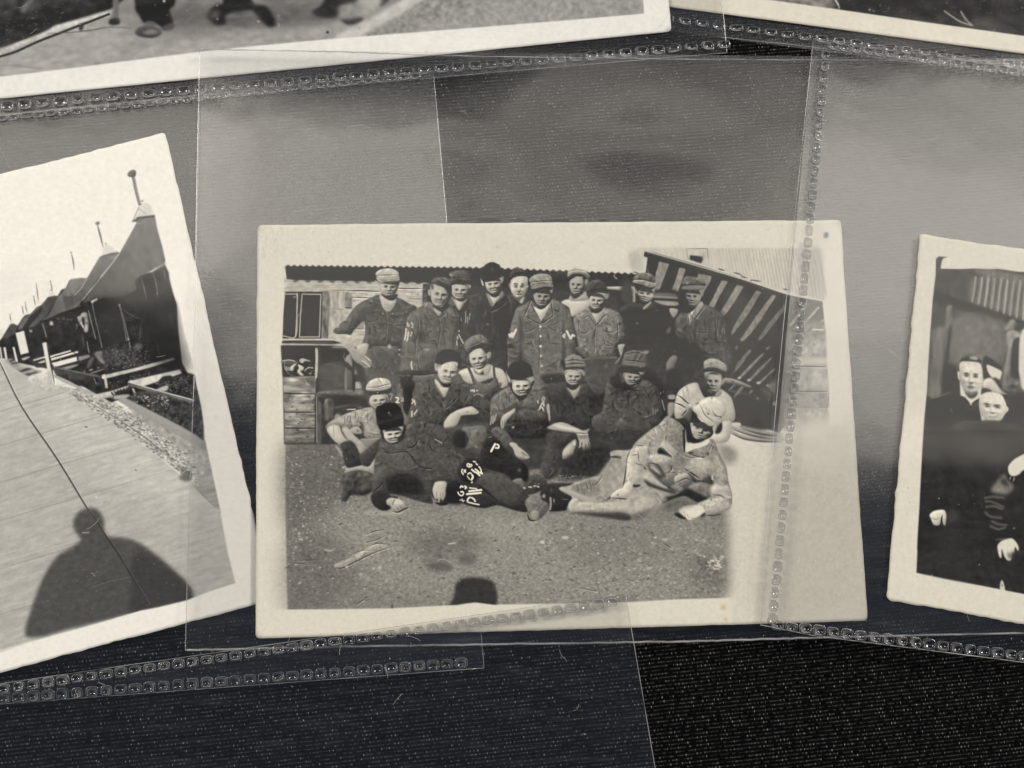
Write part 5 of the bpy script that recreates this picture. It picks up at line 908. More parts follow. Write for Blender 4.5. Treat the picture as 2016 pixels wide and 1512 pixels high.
def paint_tents():
    C = Canvas([(-354, 434), (325, 261), (538, 1181), (-140, 1362)], Z_PRINT['tents'], 12.0, 23, 226)
    p, l, el, F, ls = C.p, C.l, C.el, C.F, C.ls
    F(0, 0, 2016)
    p([-500, 200, 700, 200, 700, 1500, -500, 1500], 226, sm=0, t=.004, ts=(2, 2))
    # boardwalk
    p([-140, 640, 0, 706, 60, 720, 110, 760, 250, 850, 380, 955, 434, 1010, 448, 1090, 463, 1148, 367, 1181, 277, 1201, 180, 1230, 50, 1265, -140, 1322], 178, b=.9, sm=0, t=.022, ts=(7, 1.6))
    p([-140, 900, 60, 860, 300, 1000, 440, 1060, 463, 1148, 0, 1290, -140, 1320], 164, b=30, a=.6, t=.022, ts=(7, 1.6))
    p([60, 720, 150, 780, 330, 920, 400, 1000, 250, 960, 120, 850], 190, b=18, a=.6, t=.022, ts=(7, 1.6))
    for i in range(44):
        y0 = 720 + i * 15
        x0 = C.rng.uniform(-100, 150)
        x1 = x0 + C.rng.uniform(100, 340)
        l([x0, y0 - (x0 - 40) * .27, (x0 + x1) / 2, y0 - ((x0 + x1) / 2 - 40) * .27 + C.rng.uniform(-3, 3), x1, y0 - (x1 - 40) * .27], C.rng.uniform(.8, 2.2), C.rng.choice([140, 148, 205, 200]), b=.9, a=.35)
    for y in (800, 868, 940, 1015, 1110, 1200):
        l([-100, y + 40, 100, y - 20, 260, y - 66], 1.5, 125, b=.8, a=.7)
    l([-45, 640, -5, 705, 43, 801, 113, 904, 175, 1006, 250, 1125, 293, 1191], 3.2, 58, b=.7, a=1)
    # soil behind the kerb
    p([190, 745, 260, 760, 300, 720, 400, 740, 402, 880, 385, 866, 250, 795], 58, b=1.5, sm=0, t=.15, ts=(2, 2)); C.dirt([220, 770, 390, 770, 395, 865, 260, 795], 120, 75, 125, .5, 1.4, 1.5, 30)
    p([378, 872, 404, 866, 420, 940, 436, 1012, 372, 946], 152, b=1, sm=0, t=.05, ts=(7, 1.6)); l([372, 948, 400, 975, 430, 1005], 1.6, 90, b=.8)
    p([250, 800, 330, 835, 404, 880, 402, 935, 372, 945, 330, 900], 160, b=1.2, sm=0, t=.06, ts=(2, 2))
    # verge of straw
    p([110, 760, 190, 770, 240, 800, 380, 905, 392, 960, 372, 945, 250, 850], 168, b=1.2, sm=0, t=.09, ts=(1.6, 1.2))
    C.dirt([130, 770, 240, 800, 382, 905, 388, 955, 260, 860], 420, 70, 105, .5, 1.3, 2.4, 35)
    C.dirt([130, 770, 240, 800, 382, 905, 388, 955, 260, 860], 380, 195, 225, .5, 1.3, 2.4, 35)
    p([205, 770, 250, 785, 388, 858, 404, 888, 382, 876, 250, 800], 150, b=1)
    l([120, 762, 215, 815, 300, 872, 380, 945], 1.6, 78, b=.8)
    p([352, 940, 366, 948, 376, 944, 378, 932, 366, 928], 70, b=2, t=.1, a=.7)
    # photographer's shadow
    F(0, 940, 400)
    p([250, 1560, 300, 1340, 400, 1060, 480, 900, 580, 770, 700, 700, 800, 630, 780, 580, 730, 500, 740, 400, 800, 330, 900, 300, 980, 330, 1030, 420, 1040, 540, 1090, 590, 1250, 600, 1400, 660, 1560, 780, 1750, 950, 1880, 1080, 1900, 1220, 1700, 1260, 1400, 1330, 1000, 1430, 700, 1500, 400, 1580], 78, b=3.2, t=.03, ts=(3, 2))
    p([1330, 760, 1560, 800, 1880, 1090, 1880, 1230, 1500, 1310, 1300, 1350, 1300, 1000], 60, b=5, a=.8)
    l([880, 310, 960, 430, 1060, 590, 1200, 800, 1320, 1000, 1480, 1250], 2.6, 45, b=.8); l([880, 1090, 1050, 1030, 1270, 980], 1.4, 62, b=.8)
    ls([[820, 550, 880, 545]], 2, 150); C.dirt([300, 700, 1500, 700, 1800, 1200, 400, 1500], 40, 110, 150, .4, .9, 2, 20)
    # ---- dark mass of tents
    F(0, 560)
    p([-200, 900, 0, 850, 40, 800, 160, 610, 200, 600, 270, 630, 340, 520, 380, 470, 470, 450, 560, 350, 620, 320, 690, 290, 730, 200, 830, 170, 880, 180, 940, 80, 980, 70, 1010, 60, 1060, -60, 2500, -200, 2700, 300, 2720, 700, 2780, 1200, 2920, 1450, 2950, 1560, 2400, 1560, 1700, 1800, 800, 1300, 300, 1200, 60, 1130, -200, 1100], 44, b=.9, sm=0, t=.10, ts=(3, 3))
    p([40, 800, 160, 610, 200, 600, 270, 640, 240, 740, 100, 830], 74, b=1, sm=0, t=.05); p([270, 690, 340, 520, 470, 450, 560, 350, 650, 320, 500, 480, 400, 600, 330, 690], 98, b=1, sm=0, t=.05); p([330, 690, 460, 480, 640, 330, 760, 290, 600, 500, 450, 650], 46, b=1.2, sm=0); p([430, 660, 600, 480, 700, 370, 760, 400, 600, 560, 520, 640], 92, b=2, sm=0, t=.07)
    p([640, 300, 730, 200, 830, 170, 900, 200, 800, 330, 650, 540, 560, 560, 640, 400], 76, b=1, sm=0, t=.06)
    # second tent canvas, big tent canvas
    p([650, 550, 760, 440, 880, 200, 1000, 60, 1080, -80, 1240, -100, 1450, -80, 1420, 60, 1260, 240, 1180, 350, 900, 440, 750, 520], 92, b=1, sm=0, t=.05, ts=(2, 5), g=(800, 500, 1200, -60, 118))
    F(140, 400)
    p([430, 830, 480, 800, 620, 760, 735, 760, 640, 900, 300, 1300, 170, 1480, -60, 1600, -150, 1450, 40, 1400, 280, 1090], 118, b=.9, sm=0, t=.04, ts=(2, 5), g=(600, 800, 100, 1500, 88))
    p([1000, 300, 1010, 215, 1275, 180, 1330, 450, 1390, 660, 1440, 880, 1420, 940, 1250, 1020, 1050, 1120, 980, 1200, 1000, 1330, 800, 1420, 400, 1470, 180, 1520, 420, 1180, 740, 770], 122, b=.9, sm=0, t=.035, ts=(3, 6), g=(1100, 300, 700, 1500, 84))
    p([980, 1190, 1060, 1120, 1250, 1040, 1430, 930, 1490, 1060, 1500, 1160, 1550, 1350, 1600, 1560, 1020, 1560, 1010, 1350], 76, b=1, sm=0, t=.05, g=(1250, 1000, 1250, 1500, 40))
    p([350, 1500, 600, 1440, 1000, 1360, 1020, 1560, 300, 1600], 46, b=8, a=.9)
    p([930, 280, 1000, 110, 1060, 10, 1150, -10, 1220, 40, 1270, 180, 1130, 195, 1020, 215], 200, b=.8, sm=0, t=.02); l([1040, 90, 1090, 120, 1140, 165], 1.2, 150); l([1030, 60, 940, 275], 1.2, 150); p([920, 285, 1020, 212, 1270, 180, 1280, 215, 1050, 240, 1000, 285], 88, b=.8, sm=0)
    p([460, 810, 500, 660, 540, 620, 640, 680, 720, 745, 600, 765, 500, 800], 205, b=.8, sm=0); p([430, 840, 480, 800, 600, 765, 720, 745, 740, 770, 600, 800], 96, b=.9, sm=0)
    l([400, 320, 440, 470, 490, 670], 4.0, 118, b=.5, _em=True); p([370, 310, 400, 285, 435, 290, 430, 325, 390, 330], 84, b=.7); el(530, 620, 14, 10, 100)
    l([5, 770, 30, 880, 48, 1020], 2.8, 112, b=.5, _em=True); el(2, 755, 16, 12, 90)
    ls([[730, 780, 560, 1010, 330, 1290, 180, 1480], [250, 1140, 150, 1300, 60, 1400]], 2, 178, b=.7, a=.7); ls([[1080, 1150, 1120, 1320, 1160, 1500], [1250, 1050, 1300, 1250, 1330, 1380], [1420, 1010, 1440, 1180]], 1.6, 128, b=.6); l([1240, 1050, 1285, 985], 2, 175); el(1312, 1380, 12, 14, 205); el(1315, 1430, 10, 10, 180); l([320, 1505, 390, 1470], 4, 205, b=.7)
    p([1300, 960, 1430, 915, 1440, 950, 1290, 1010], 150, b=2, a=.5)
    F(0, 0, 2016)
    l([262, 345, 268, 375, 275, 402], 6.5, 128, b=.5, _em=True); l([265, 345, 271, 375, 277, 400], 1.5, 175, b=.6); p([251, 345, 255, 337, 266, 335, 267, 346, 258, 349], 96, b=.7); el(280, 396, 2, 2, 90); p([196, 520, 199, 526, 203, 524], 90)
    F(0, 560)
    for q in ([150, 470, 165, 560], [340, 340, 360, 460], [385, 280, 400, 380, 415, 420], [515, 185, 540, 320], [550, -30, 570, 120, 585, 250], [770, -60, 790, 60, 800, 110]):
        l(q, 2.2, 120, b=.5, _em=True)
    for x, y in ((153, 462), (338, 338), (382, 274), (515, 180), (772, 90), (770, -50)):
        el(x, y, 11, 8, 92)
    for q in ([140, 590, 170, 540, 210, 580], [350, 470, 370, 440, 390, 460], [390, 440, 415, 400, 450, 440], [570, 290, 590, 250, 650, 290], [730, 170, 780, 110, 850, 170]):
        p(q, 205, b=.9)
    p([235, 740, 365, 705, 440, 1040, 315, 1075], 218, b=.7, sm=0); p([0, 720, 30, 680, 50, 760, 20, 800, -40, 800], 200, b=2)
    p([760, 580, 790, 560, 815, 600, 790, 625, 765, 615], 220, b=.7); p([445, 700, 480, 695, 490, 720, 465, 730], 210, b=.7)
    for x, y in ((970, 520), (1030, 535), (880, 525), (1085, 540)):
        l([x, y - 20, x + 5, y + 20], 2, 105, b=.6)
    # figures / washing by the tent
    p([1180, 500, 1230, 480, 1250, 440, 1320, 430, 1340, 520, 1350, 600, 1330, 720, 1290, 715, 1260, 650, 1220, 600], 128, b=1.2, t=.08); p([1250, 500, 1290, 520, 1290, 650, 1260, 640], 40, b=1); el(1285, 465, 35, 30, 170, b=1.2); p([1300, 620, 1340, 620, 1340, 715, 1290, 715], 185, b=.9); ls([[1240, 580, 1270, 650]], 3, 185); l([1250, 760, 1285, 940], 3, 80, b=1.4)
    ls([[1410, 270, 1430, 400, 1480, 620, 1540, 880, 1560, 960], [1350, 400, 1400, 600, 1460, 830], [1330, 880, 1360, 1040], [1820, 310, 1880, 560, 1930, 860], [1830, 330, 1900, 560, 1960, 830], [1975, 880, 1985, 1000], [650, 600, 710, 800]], 2, 150, b=.6, a=.8); el(1415, 265, 26, 16, 205, -30); l([1420, 265, 1480, 225], 2.2, 190); el(1825, 318, 16, 20, 215); el(1960, 840, 14, 20, 215); l([1850, 350, 1960, 440, 2200, 560], 1.2, 110, b=.7)
    p([1430, 270, 1800, 230, 1920, 860, 1600, 900, 1520, 800], 50, b=4, a=.6); p([1550, 1000, 2000, 960, 2100, 1250, 1600, 1300], 66, b=5, a=.8, t=.18, ts=(2, 2))
    C.dirt([1600, 980, 2250, 900, 2300, 1230, 1650, 1300], 160, 75, 125, .5, 1.4, 1.5, -20)
    # timber pile, posts
    p([765, 1090, 1080, 1000, 1085, 1025, 770, 1120], 215, b=.6, sm=0); p([500, 1150, 700, 1090, 700, 1120, 510, 1170], 205, b=.6, sm=0); p([780, 1130, 1190, 1015, 1195, 1045, 790, 1165], 205, b=.6, sm=0); p([790, 1200, 1170, 1105, 1180, 1170, 830, 1265], 218, b=.6, sm=0); p([570, 1190, 690, 1150, 690, 1190, 600, 1210], 190, b=.8, sm=0); p([1190, 1110, 1360, 1070, 1380, 1110, 1210, 1170], 135, b=1, sm=0); p([900, 1290, 1170, 1220, 1180, 1240, 1020, 1300], 165, b=1.4)
    ls([[790, 1175, 1180, 1080], [770, 1125, 1080, 1035], [1130, 1040, 1210, 1100]], 2.4, 40, b=.6)
    p([1330, 1240, 1400, 1110, 1440, 1130, 1390, 1250, 1340, 1280], 88, b=1.4); p([1440, 1050, 1560, 1020, 1560, 1120, 1610, 1220, 1520, 1170], 105, b=1.2, g=(1440, 1080, 1600, 1200, 150)); el(1390, 1305, 34, 12, 190, -15); el(1290, 1330, 20, 14, 150); el(1500, 1275, 18, 8, 200); l([1360, 1365, 1590, 1290], 3, 110, b=1)
    p([-10, 960, 10, 950, 35, 1120, 10, 1125], 215, b=.6, sm=0); p([50, 960, 85, 955, 115, 1150, 85, 1160], 212, b=.6, sm=0); p([190, 960, 220, 950, 290, 1240, 255, 1250], 212, b=.6, sm=0); p([645, 895, 710, 880, 830, 1520, 765, 1530], 216, b=.7, sm=0, g=(700, 900, 800, 1500, 205)); l([715, 900, 835, 1520], 3, 50, b=1)
    # walkway fragments at the left
    for q, v in (([60, 1150, 180, 1130, 280, 1200, 400, 1290, 620, 1310, 700, 1380, 560, 1430, 430, 1420, 200, 1270], 150), ([160, 1200, 290, 1180, 310, 1195, 180, 1220], 62), ([280, 1320, 420, 1270, 500, 1290, 330, 1340], 60), ([370, 1370, 560, 1330, 620, 1350, 450, 1400], 64), ([130, 1160, 200, 1140, 230, 1160, 150, 1190], 66), ([320, 1130, 450, 1095, 460, 1115, 360, 1160], 175), ([420, 1150, 700, 1230, 700, 1260, 560, 1270], 60)):
        p(q, v, b=1, sm=0, t=.05)
    p([420, 1420, 760, 1320, 800, 1500, 1000, 1600, 760, 1640, 560, 1560], 178, b=2, t=.05); p([820, 1260, 1000, 1290, 1560, 1390, 1560, 1420, 1300, 1500, 1200, 1560, 900, 1440], 56, b=1.5, t=.1); l([810, 1262, 1050, 1310, 1300, 1360, 1560, 1400], 2.4, 110, b=.8); l([830, 1400, 1000, 1470, 1250, 1600, 1500, 1720], 5, 165, b=1)
    # rails of the little fence
    F(140, 600)
    p([100, 1150, 480, 1100, 480, 1270, 560, 1300, 900, 1200, 1000, 1100, 1700, 1100, 1850, 1240, 1870, 1430, 1400, 1320, 900, 1200, 640, 1330, 440, 1330], 50, b=2, t=.15, ts=(2, 2)); C.dirt([1200, 1150, 1800, 1080, 1860, 1400, 1450, 1320], 160, 75, 130, .5, 1.3, 1.5, 30); C.dirt([560, 1150, 1300, 1000, 1300, 1100, 600, 1280], 60, 80, 120, .5, 1.2, 1.5, -15)
    p([470, 1095, 520, 1070, 1000, 960, 1560, 805, 1590, 835, 1200, 960, 800, 1060, 500, 1135], 188, b=.7, sm=0, t=.05); p([500, 1130, 545, 1125, 565, 1275, 525, 1275], 185, b=.7, sm=0); p([470, 1075, 520, 1055, 525, 1130, 475, 1130], 205, b=.7, sm=0)
    p([870, 1180, 930, 1155, 1250, 1080, 1660, 985, 1690, 1045, 1550, 1095, 1400, 1100, 1330, 1170, 1100, 1245, 980, 1220], 198, b=.8, sm=0, t=.05); p([1400, 1100, 1530, 1080, 1520, 1140, 1420, 1180, 1330, 1190], 50, b=1)
    p([850, 1200, 1100, 1250, 1400, 1320, 1870, 1450, 1870, 1500, 1400, 1380, 1000, 1270, 870, 1240], 104, b=.8, sm=0, t=.05); l([930, 1195, 1400, 1330, 1870, 1455], 2.4, 192, b=.6); p([920, 1270, 960, 1280, 1000, 1390, 985, 1400], 190, b=.7, sm=0); p([870, 1170, 930, 1150, 940, 1190, 880, 1195], 212, b=.7)
    p([350, 1380, 640, 1310, 860, 1240, 850, 1280, 700, 1320, 640, 1400, 400, 1440], 175, b=1, t=.05)
    for i in range(7):
        x = 610 + i * 46
        l([x, 1330 - i * 14, x + 50, 1400 - i * 20], 3.4, 60, b=.8, _em=True)
    p([620, 1400, 800, 1370, 900, 1380, 800, 1440, 650, 1440], 165, b=1); ls([[640, 1400, 640, 1440]], 2.5, 50)
    p([1300, 1290, 1460, 1230, 1480, 1280, 1420, 1320, 1300, 1300], 180, b=1); p([980, 1340, 1400, 1350, 1600, 1480, 1500, 1560, 1000, 1500], 62, b=2, t=.15, ts=(2, 2)); C.dirt([900, 1380, 1480, 1380, 1500, 1560, 950, 1540], 60, 120, 205, .6, 1.8, 1.4, 20)
    p([975, 600, 1070, 595, 1075, 680, 980, 680], 105, b=2); el(1505, 150, 18, 20, 165); ls([[1180, 20, 1240, 330], [1350, 20, 1410, 400], [1290, 520, 1350, 780], [1080, 200, 1040, 560]], 1.6, 112, b=.6, a=.7); p([1090, 0, 1560, 0, 1700, 500, 1800, 1000, 1250, 900, 1150, 400], 28, b=10, a=.6)
    l([180, 1045, 470, 1110], 2.2, 95); l([300, 1055, 500, 980], 3, 115)
    # right margin of paper beside the picture
    F(0, 0, 2016)
    p([318, 430, 322, 480, 332, 516, 340, 548, 350, 593, 352, 600, 362, 652, 377, 703, 386, 755, 396, 800, 406, 871, 435, 1008, 450, 1091, 465, 1150, 620, 1240, 620, 250, 300, 250, 306, 420], 226, b=.8, sm=0, t=.004, ts=(2, 2))
    p([410, 880, 440, 1010, 455, 1090, 468, 1150, 480, 1150, 450, 1000, 420, 880], 200, b=4, a=.0)
    p([-200, 1344, 0, 1285, 50, 1267, 110, 1250, 180, 1231, 240, 1213, 277, 1202, 310, 1196, 367, 1182, 420, 1162, 466, 1148, 640, 1130, 640, 1500, -200, 1500], 226, b=.8, sm=0, t=.004, ts=(2, 2))

    def veil(px, py):
        return 0.05 * np.clip((620 - py) / 160.0, 0, 1) + 0.008
    return C, C.finish(veil, white=226, warm=.55, alb=.92)


def paint_coats():
    C = Canvas([(1812, 460), (2512, 572), (2445, 1308), (1745, 1180)], Z_PRINT['coats'], 12.0, 37, 216)
    p, l, el, F, ls = C.p, C.l, C.el, C.F, C.ls
    F(0, 0, 2016)
    p([1600, 300, 2700, 300, 2700, 1500, 1600, 1500], 216, sm=0, t=.005, ts=(2, 2))
    p([1852, 530, 2040, 537, 2440, 600, 2380, 1245, 2016, 1170, 1804, 1128, 1812, 950, 1832, 650], 48, b=1, sm=0, t=.06, ts=(4, 4))
    p([1852, 535, 2440, 605, 2420, 800, 2030, 760, 1832, 740], 108, b=3, sm=0, t=.04, ts=(2, 9))
    F(1740, 450, 276)
    p([700, 960, 740, 700, 750, 440, 790, 400, 920, 412, 850, 430, 825, 500, 815, 580, 1050, 585, 1300, 575, 1520, 590, 1650, 580, 1850, 610, 2016, 650, 2300, 720, 2300, 1512, 660, 1512], 100, b=.9, sm=0, t=.02, ts=(4, 4))
    p([1260, 760, 1400, 690, 1600, 600, 1700, 620, 1900, 660, 2300, 740, 2300, 1400, 2016, 1290, 1600, 1150, 1250, 1030], 126, b=4, t=.04, ts=(1.5, 8))
    for i in range(11):
        x = 1290 + i * 92
        l([x + 30, 700 + i * 8, x + 5, 900 + i * 10, x - 25, 1050 + i * 33], 4.2, 160 + (i % 3) * 9, b=1.4, a=.8); l([x + 75, 700 + i * 8, x + 45, 900 + i * 12, x + 20, 1060 + i * 34], 3.8, 104, b=1.6, a=.8, _em=True)
    p([1300, 590, 1500, 590, 1640, 640, 1500, 680, 1350, 640], 140, b=3, a=.7); el(1510, 1000, 12, 14, 84); el(1530, 790, 18, 8, 92)
    p([740, 900, 900, 950, 1250, 1080, 2016, 1330, 2300, 1430, 2300, 1560, 2016, 1460, 1200, 1200, 720, 1060], 90, b=2, sm=0)
    p([1020, 1260, 1400, 1250, 1800, 1400, 1800, 1560, 1000, 1560], 134, b=8, a=.8, t=.03)
    p([910, 1120, 985, 1110, 990, 1200, 960, 1512, 880, 1512, 895, 1300], 128, b=2, t=.04, ts=(2, 8)); p([1810, 1330, 1890, 1320, 1880, 1430, 1810, 1512, 1720, 1512], 140, b=1.6); p([1890, 1370, 1990, 1400, 1960, 1510, 1900, 1490], 88, b=1)
    F(1740, 650, 276)
    p([660, 0, 2016, 0, 2300, 0, 2300, 900, 620, 960, 640, 500], 106, b=1, sm=0, t=.02, ts=(4, 5)); p([980, 0, 1720, 0, 1700, 400, 1500, 420, 1000, 500], 132, b=12, a=.9, t=.03); p([720, 0, 960, 0, 920, 400, 840, 920, 640, 960, 690, 500], 124, b=4, t=.04, ts=(2, 9)); p([930, 0, 975, 0, 930, 420, 860, 900, 830, 900], 92, b=2); p([860, 500, 1080, 560, 1060, 900, 860, 910], 88, b=4)
    p([1760, 60, 1850, 0, 1980, 60, 1930, 110, 1870, 200, 1840, 270, 1800, 700, 1720, 690, 1750, 480, 1790, 250], 142, b=1.4, t=.03); el(1830, 190, 50, 70, 165, b=3); el(1925, 80, 45, 35, 178, b=2); p([1870, 140, 1970, 120, 1960, 360, 1950, 640, 1840, 690, 1840, 300], 82, b=1.2); p([1940, 500, 1990, 0, 2300, 0, 2300, 900, 2010, 860, 1960, 680], 214, b=1.5); p([1700, 700, 1880, 690, 1960, 780, 1900, 880, 1760, 880], 126, b=5, t=.08, ts=(2, 2)); el(1850, 810, 60, 40, 92, b=3)
    # men in dark coats
    p([600, 1130, 640, 1010, 750, 970, 880, 910, 1000, 880, 1100, 940, 1230, 1070, 1380, 1010, 1420, 900, 1900, 900, 2100, 960, 2300, 960, 2300, 1600, 560, 1600, 580, 1300], 72, b=1.2, sm=1, t=.02, ts=(5, 5)); p([600, 1150, 900, 1030, 1000, 1300, 940, 1560, 570, 1560], 58, b=10, a=.8)
    p([1660, 880, 1900, 880, 2050, 1000, 2020, 1200, 1820, 1160, 1740, 1000], 80, b=2, t=.04); l([640, 1000, 800, 950, 1000, 880], 3, 122, b=1.4)
    p([1100, 460, 1090, 600, 1060, 590, 1070, 700, 1095, 730, 1105, 930, 1160, 960, 1230, 1040, 1250, 1085, 1290, 1030, 1390, 960, 1400, 870, 1430, 700, 1425, 520, 1390, 460, 1250, 440], 216, b=.9); C.face(1258, 672, 172, 232, 4, -.04, 0, -2, 222, 158, lx=.2); p([1090, 470, 1130, 380, 1230, 345, 1350, 380, 1410, 470, 1420, 560, 1380, 470, 1250, 450, 1130, 445], 92, b=1.2); p([1230, 390, 1300, 370, 1360, 400, 1330, 430, 1260, 420], 170, b=1.4)
    p([1160, 870, 1250, 900, 1350, 880, 1330, 950, 1260, 985, 1200, 950], 104, b=1.4); p([1230, 770, 1250, 760, 1280, 820, 1250, 850, 1200, 830], 128, b=1.4); el(1190, 636, 36, 15, 96, 5, b=1.4, a=.7); el(1318, 660, 36, 14, 92, 20, b=1.4, a=.7); l([1140, 840, 1160, 870], 2, 130, b=1); p([1105, 860, 1160, 900, 1240, 1020, 1340, 960, 1400, 870, 1350, 960, 1250, 1030], 178, b=2, a=.0)
    p([1430, 400, 1470, 370, 1600, 450, 1700, 540, 1690, 560, 1600, 540, 1480, 490, 1490, 600, 1530, 660, 1440, 690, 1420, 560], 80, b=1.4); p([1480, 500, 1560, 520, 1690, 590, 1690, 650, 1660, 710, 1560, 680, 1500, 600], 216, b=1); p([1440, 720, 1550, 690, 1640, 800, 1700, 880, 1780, 920, 1600, 900, 1430, 830], 205, b=1.6); p([1600, 680, 1650, 720, 1700, 820, 1660, 800], 84, b=1.5); el(1610, 705, 44, 16, 84, 25, b=1); p([1410, 870, 1470, 830, 1560, 880, 1450, 900], 92, b=1.4)
    p([1370, 1000, 1400, 930, 1500, 890, 1640, 900, 1720, 960, 1740, 1060, 1795, 1120, 1780, 1170, 1720, 1220, 1680, 1300, 1560, 1310, 1450, 1300, 1415, 1330, 1400, 1250, 1380, 1130], 218, b=.9); C.face(1568, 1112, 196, 212, 5, -.02, .3, -2, 224, 168, lx=.2, teeth=False); el(1480, 1062, 32, 16, 92, 5, b=1); el(1610, 1090, 42, 18, 84, 12, b=1); el(1530, 1200, 14, 12, 205, b=2); p([1450, 1220, 1560, 1235, 1640, 1230, 1560, 1270], 200, b=2)
    p([960, 1560, 1020, 1400, 1120, 1330, 1400, 1300, 1700, 1310, 1900, 1400, 2016, 1430, 2300, 1500, 2300, 1700, 900, 1700], 70, b=1.6, t=.02); l([1020, 1390, 1120, 1325, 1300, 1300], 2.4, 96, b=1.5, a=.7); l([1780, 1370, 1900, 1400, 2016, 1450], 3, 100, b=2, a=.6)
    F(1740, 850, 276)
    p([570, -20, 2300, -20, 2300, 1700, 480, 1700, 520, 700], 44, b=1, sm=0, t=.05, ts=(5, 5)); p([560, 0, 2200, -50, 2200, 330, 1600, 400, 1000, 300, 560, 260], 66, b=16, a=.9, t=.03, ts=(4, 4))
    C.dirt([600, 300, 1700, 350, 1500, 1450, 540, 1450], 90, 62, 92, .4, 1.0, 1.6, 60)
    p([1790, 500, 1850, 420, 1900, 380, 2016, 320, 2200, 250, 2200, 450, 2000, 560, 1950, 610, 1860, 640, 1800, 600], 214, b=.9); ls([[1830, 640, 1810, 690], [1880, 650, 1860, 720]], 3, 140, b=.9)
    p([1540, 850, 1600, 740, 1680, 650, 1740, 600, 1790, 700, 1870, 780, 1800, 880, 1640, 860], 108, b=3, t=.06); p([1570, 860, 1620, 790, 1700, 820, 1780, 900, 1640, 880], 150, b=4, a=.8); p([1680, 690, 1760, 680, 1800, 780, 1700, 760], 62, b=3)
    for q in ([1460, 950, 1560, 935, 1720, 950], [1470, 1000, 1560, 1010, 1720, 1080], [1480, 1080, 1580, 1070, 1700, 1110], [1460, 1160, 1540, 1220, 1690, 1240], [1560, 1290, 1650, 1330, 1760, 1340], [1540, 1360, 1640, 1400, 1740, 1380]):
        l(q, 5, 96, b=2.4, a=.8, _em=True)
    F(1740, 1000, 276)
    p([900, 50, 1060, 30, 1080, 160, 920, 250], 62, b=5); p([660, 100, 720, 45, 830, 25, 880, 40, 900, 110, 895, 180, 885, 250, 850, 225, 845, 110, 820, 180, 800, 245, 720, 240, 680, 160], 212, b=.9); l([670, 135, 750, 165, 800, 140], 2.2, 140, b=1); l([845, 110, 830, 190, 860, 255], 3, 40, b=.8)
    p([1635, 540, 1700, 470, 1830, 435, 1900, 490, 1940, 570, 1925, 620, 1890, 560, 1870, 640, 1840, 650, 1830, 740, 1780, 755, 1730, 690, 1695, 590, 1690, 715, 1660, 700, 1640, 620], 216, b=.9); p([1770, 650, 1830, 640, 1880, 610, 1860, 700, 1800, 740], 96, b=2.5, a=.8); l([1600, 460, 1700, 450, 1800, 435], 3, 100, b=2); el(1872, 292, 14, 8, 205)
    p([760, 350, 1100, 300, 1200, 900, 780, 960], 52, b=8, a=.7); C.dirt([780, 300, 1600, 300, 1500, 1000, 800, 900], 60, 56, 84, .4, 1.1, 1.5, 60)
    p([1680, 1060, 1700, 1040, 1725, 1090, 1740, 1200, 1670, 1170], 205, b=.9); l([1700, 1090, 1700, 1140], 2, 110)
    F(0, 0, 2016)
    p([1700, 430, 1842, 440, 1841, 540, 1836, 590, 1831, 655, 1827, 720, 1825, 770, 1820, 820, 1815, 900, 1812, 960, 1810, 1005, 1806, 1060, 1805, 1100, 1804, 1127, 1700, 1130], 216, b=.8, sm=0, t=.005, ts=(2, 2))
    p([1780, 1127, 1804, 1128, 1822, 1133, 1844, 1138, 1870, 1143, 1891, 1149, 1920, 1152, 1950, 1157, 1980, 1163, 2016, 1170, 2100, 1186, 2400, 1250, 2480, 1400, 1700, 1330], 216, b=.8, sm=0, t=.005, ts=(2, 2))
    C.dirt([1760, 700, 1800, 700, 1800, 1120, 1990, 1170, 1990, 1200, 1750, 1160], 20, 150, 180, .5, 1.3)

    def veil(px, py):
        t = np.clip((py - 760) / 120.0, 0, 1)
        return 0.085 * (1 - t * t * (3 - 2 * t)) + 0.008
    return C, C.finish(veil, white=216)


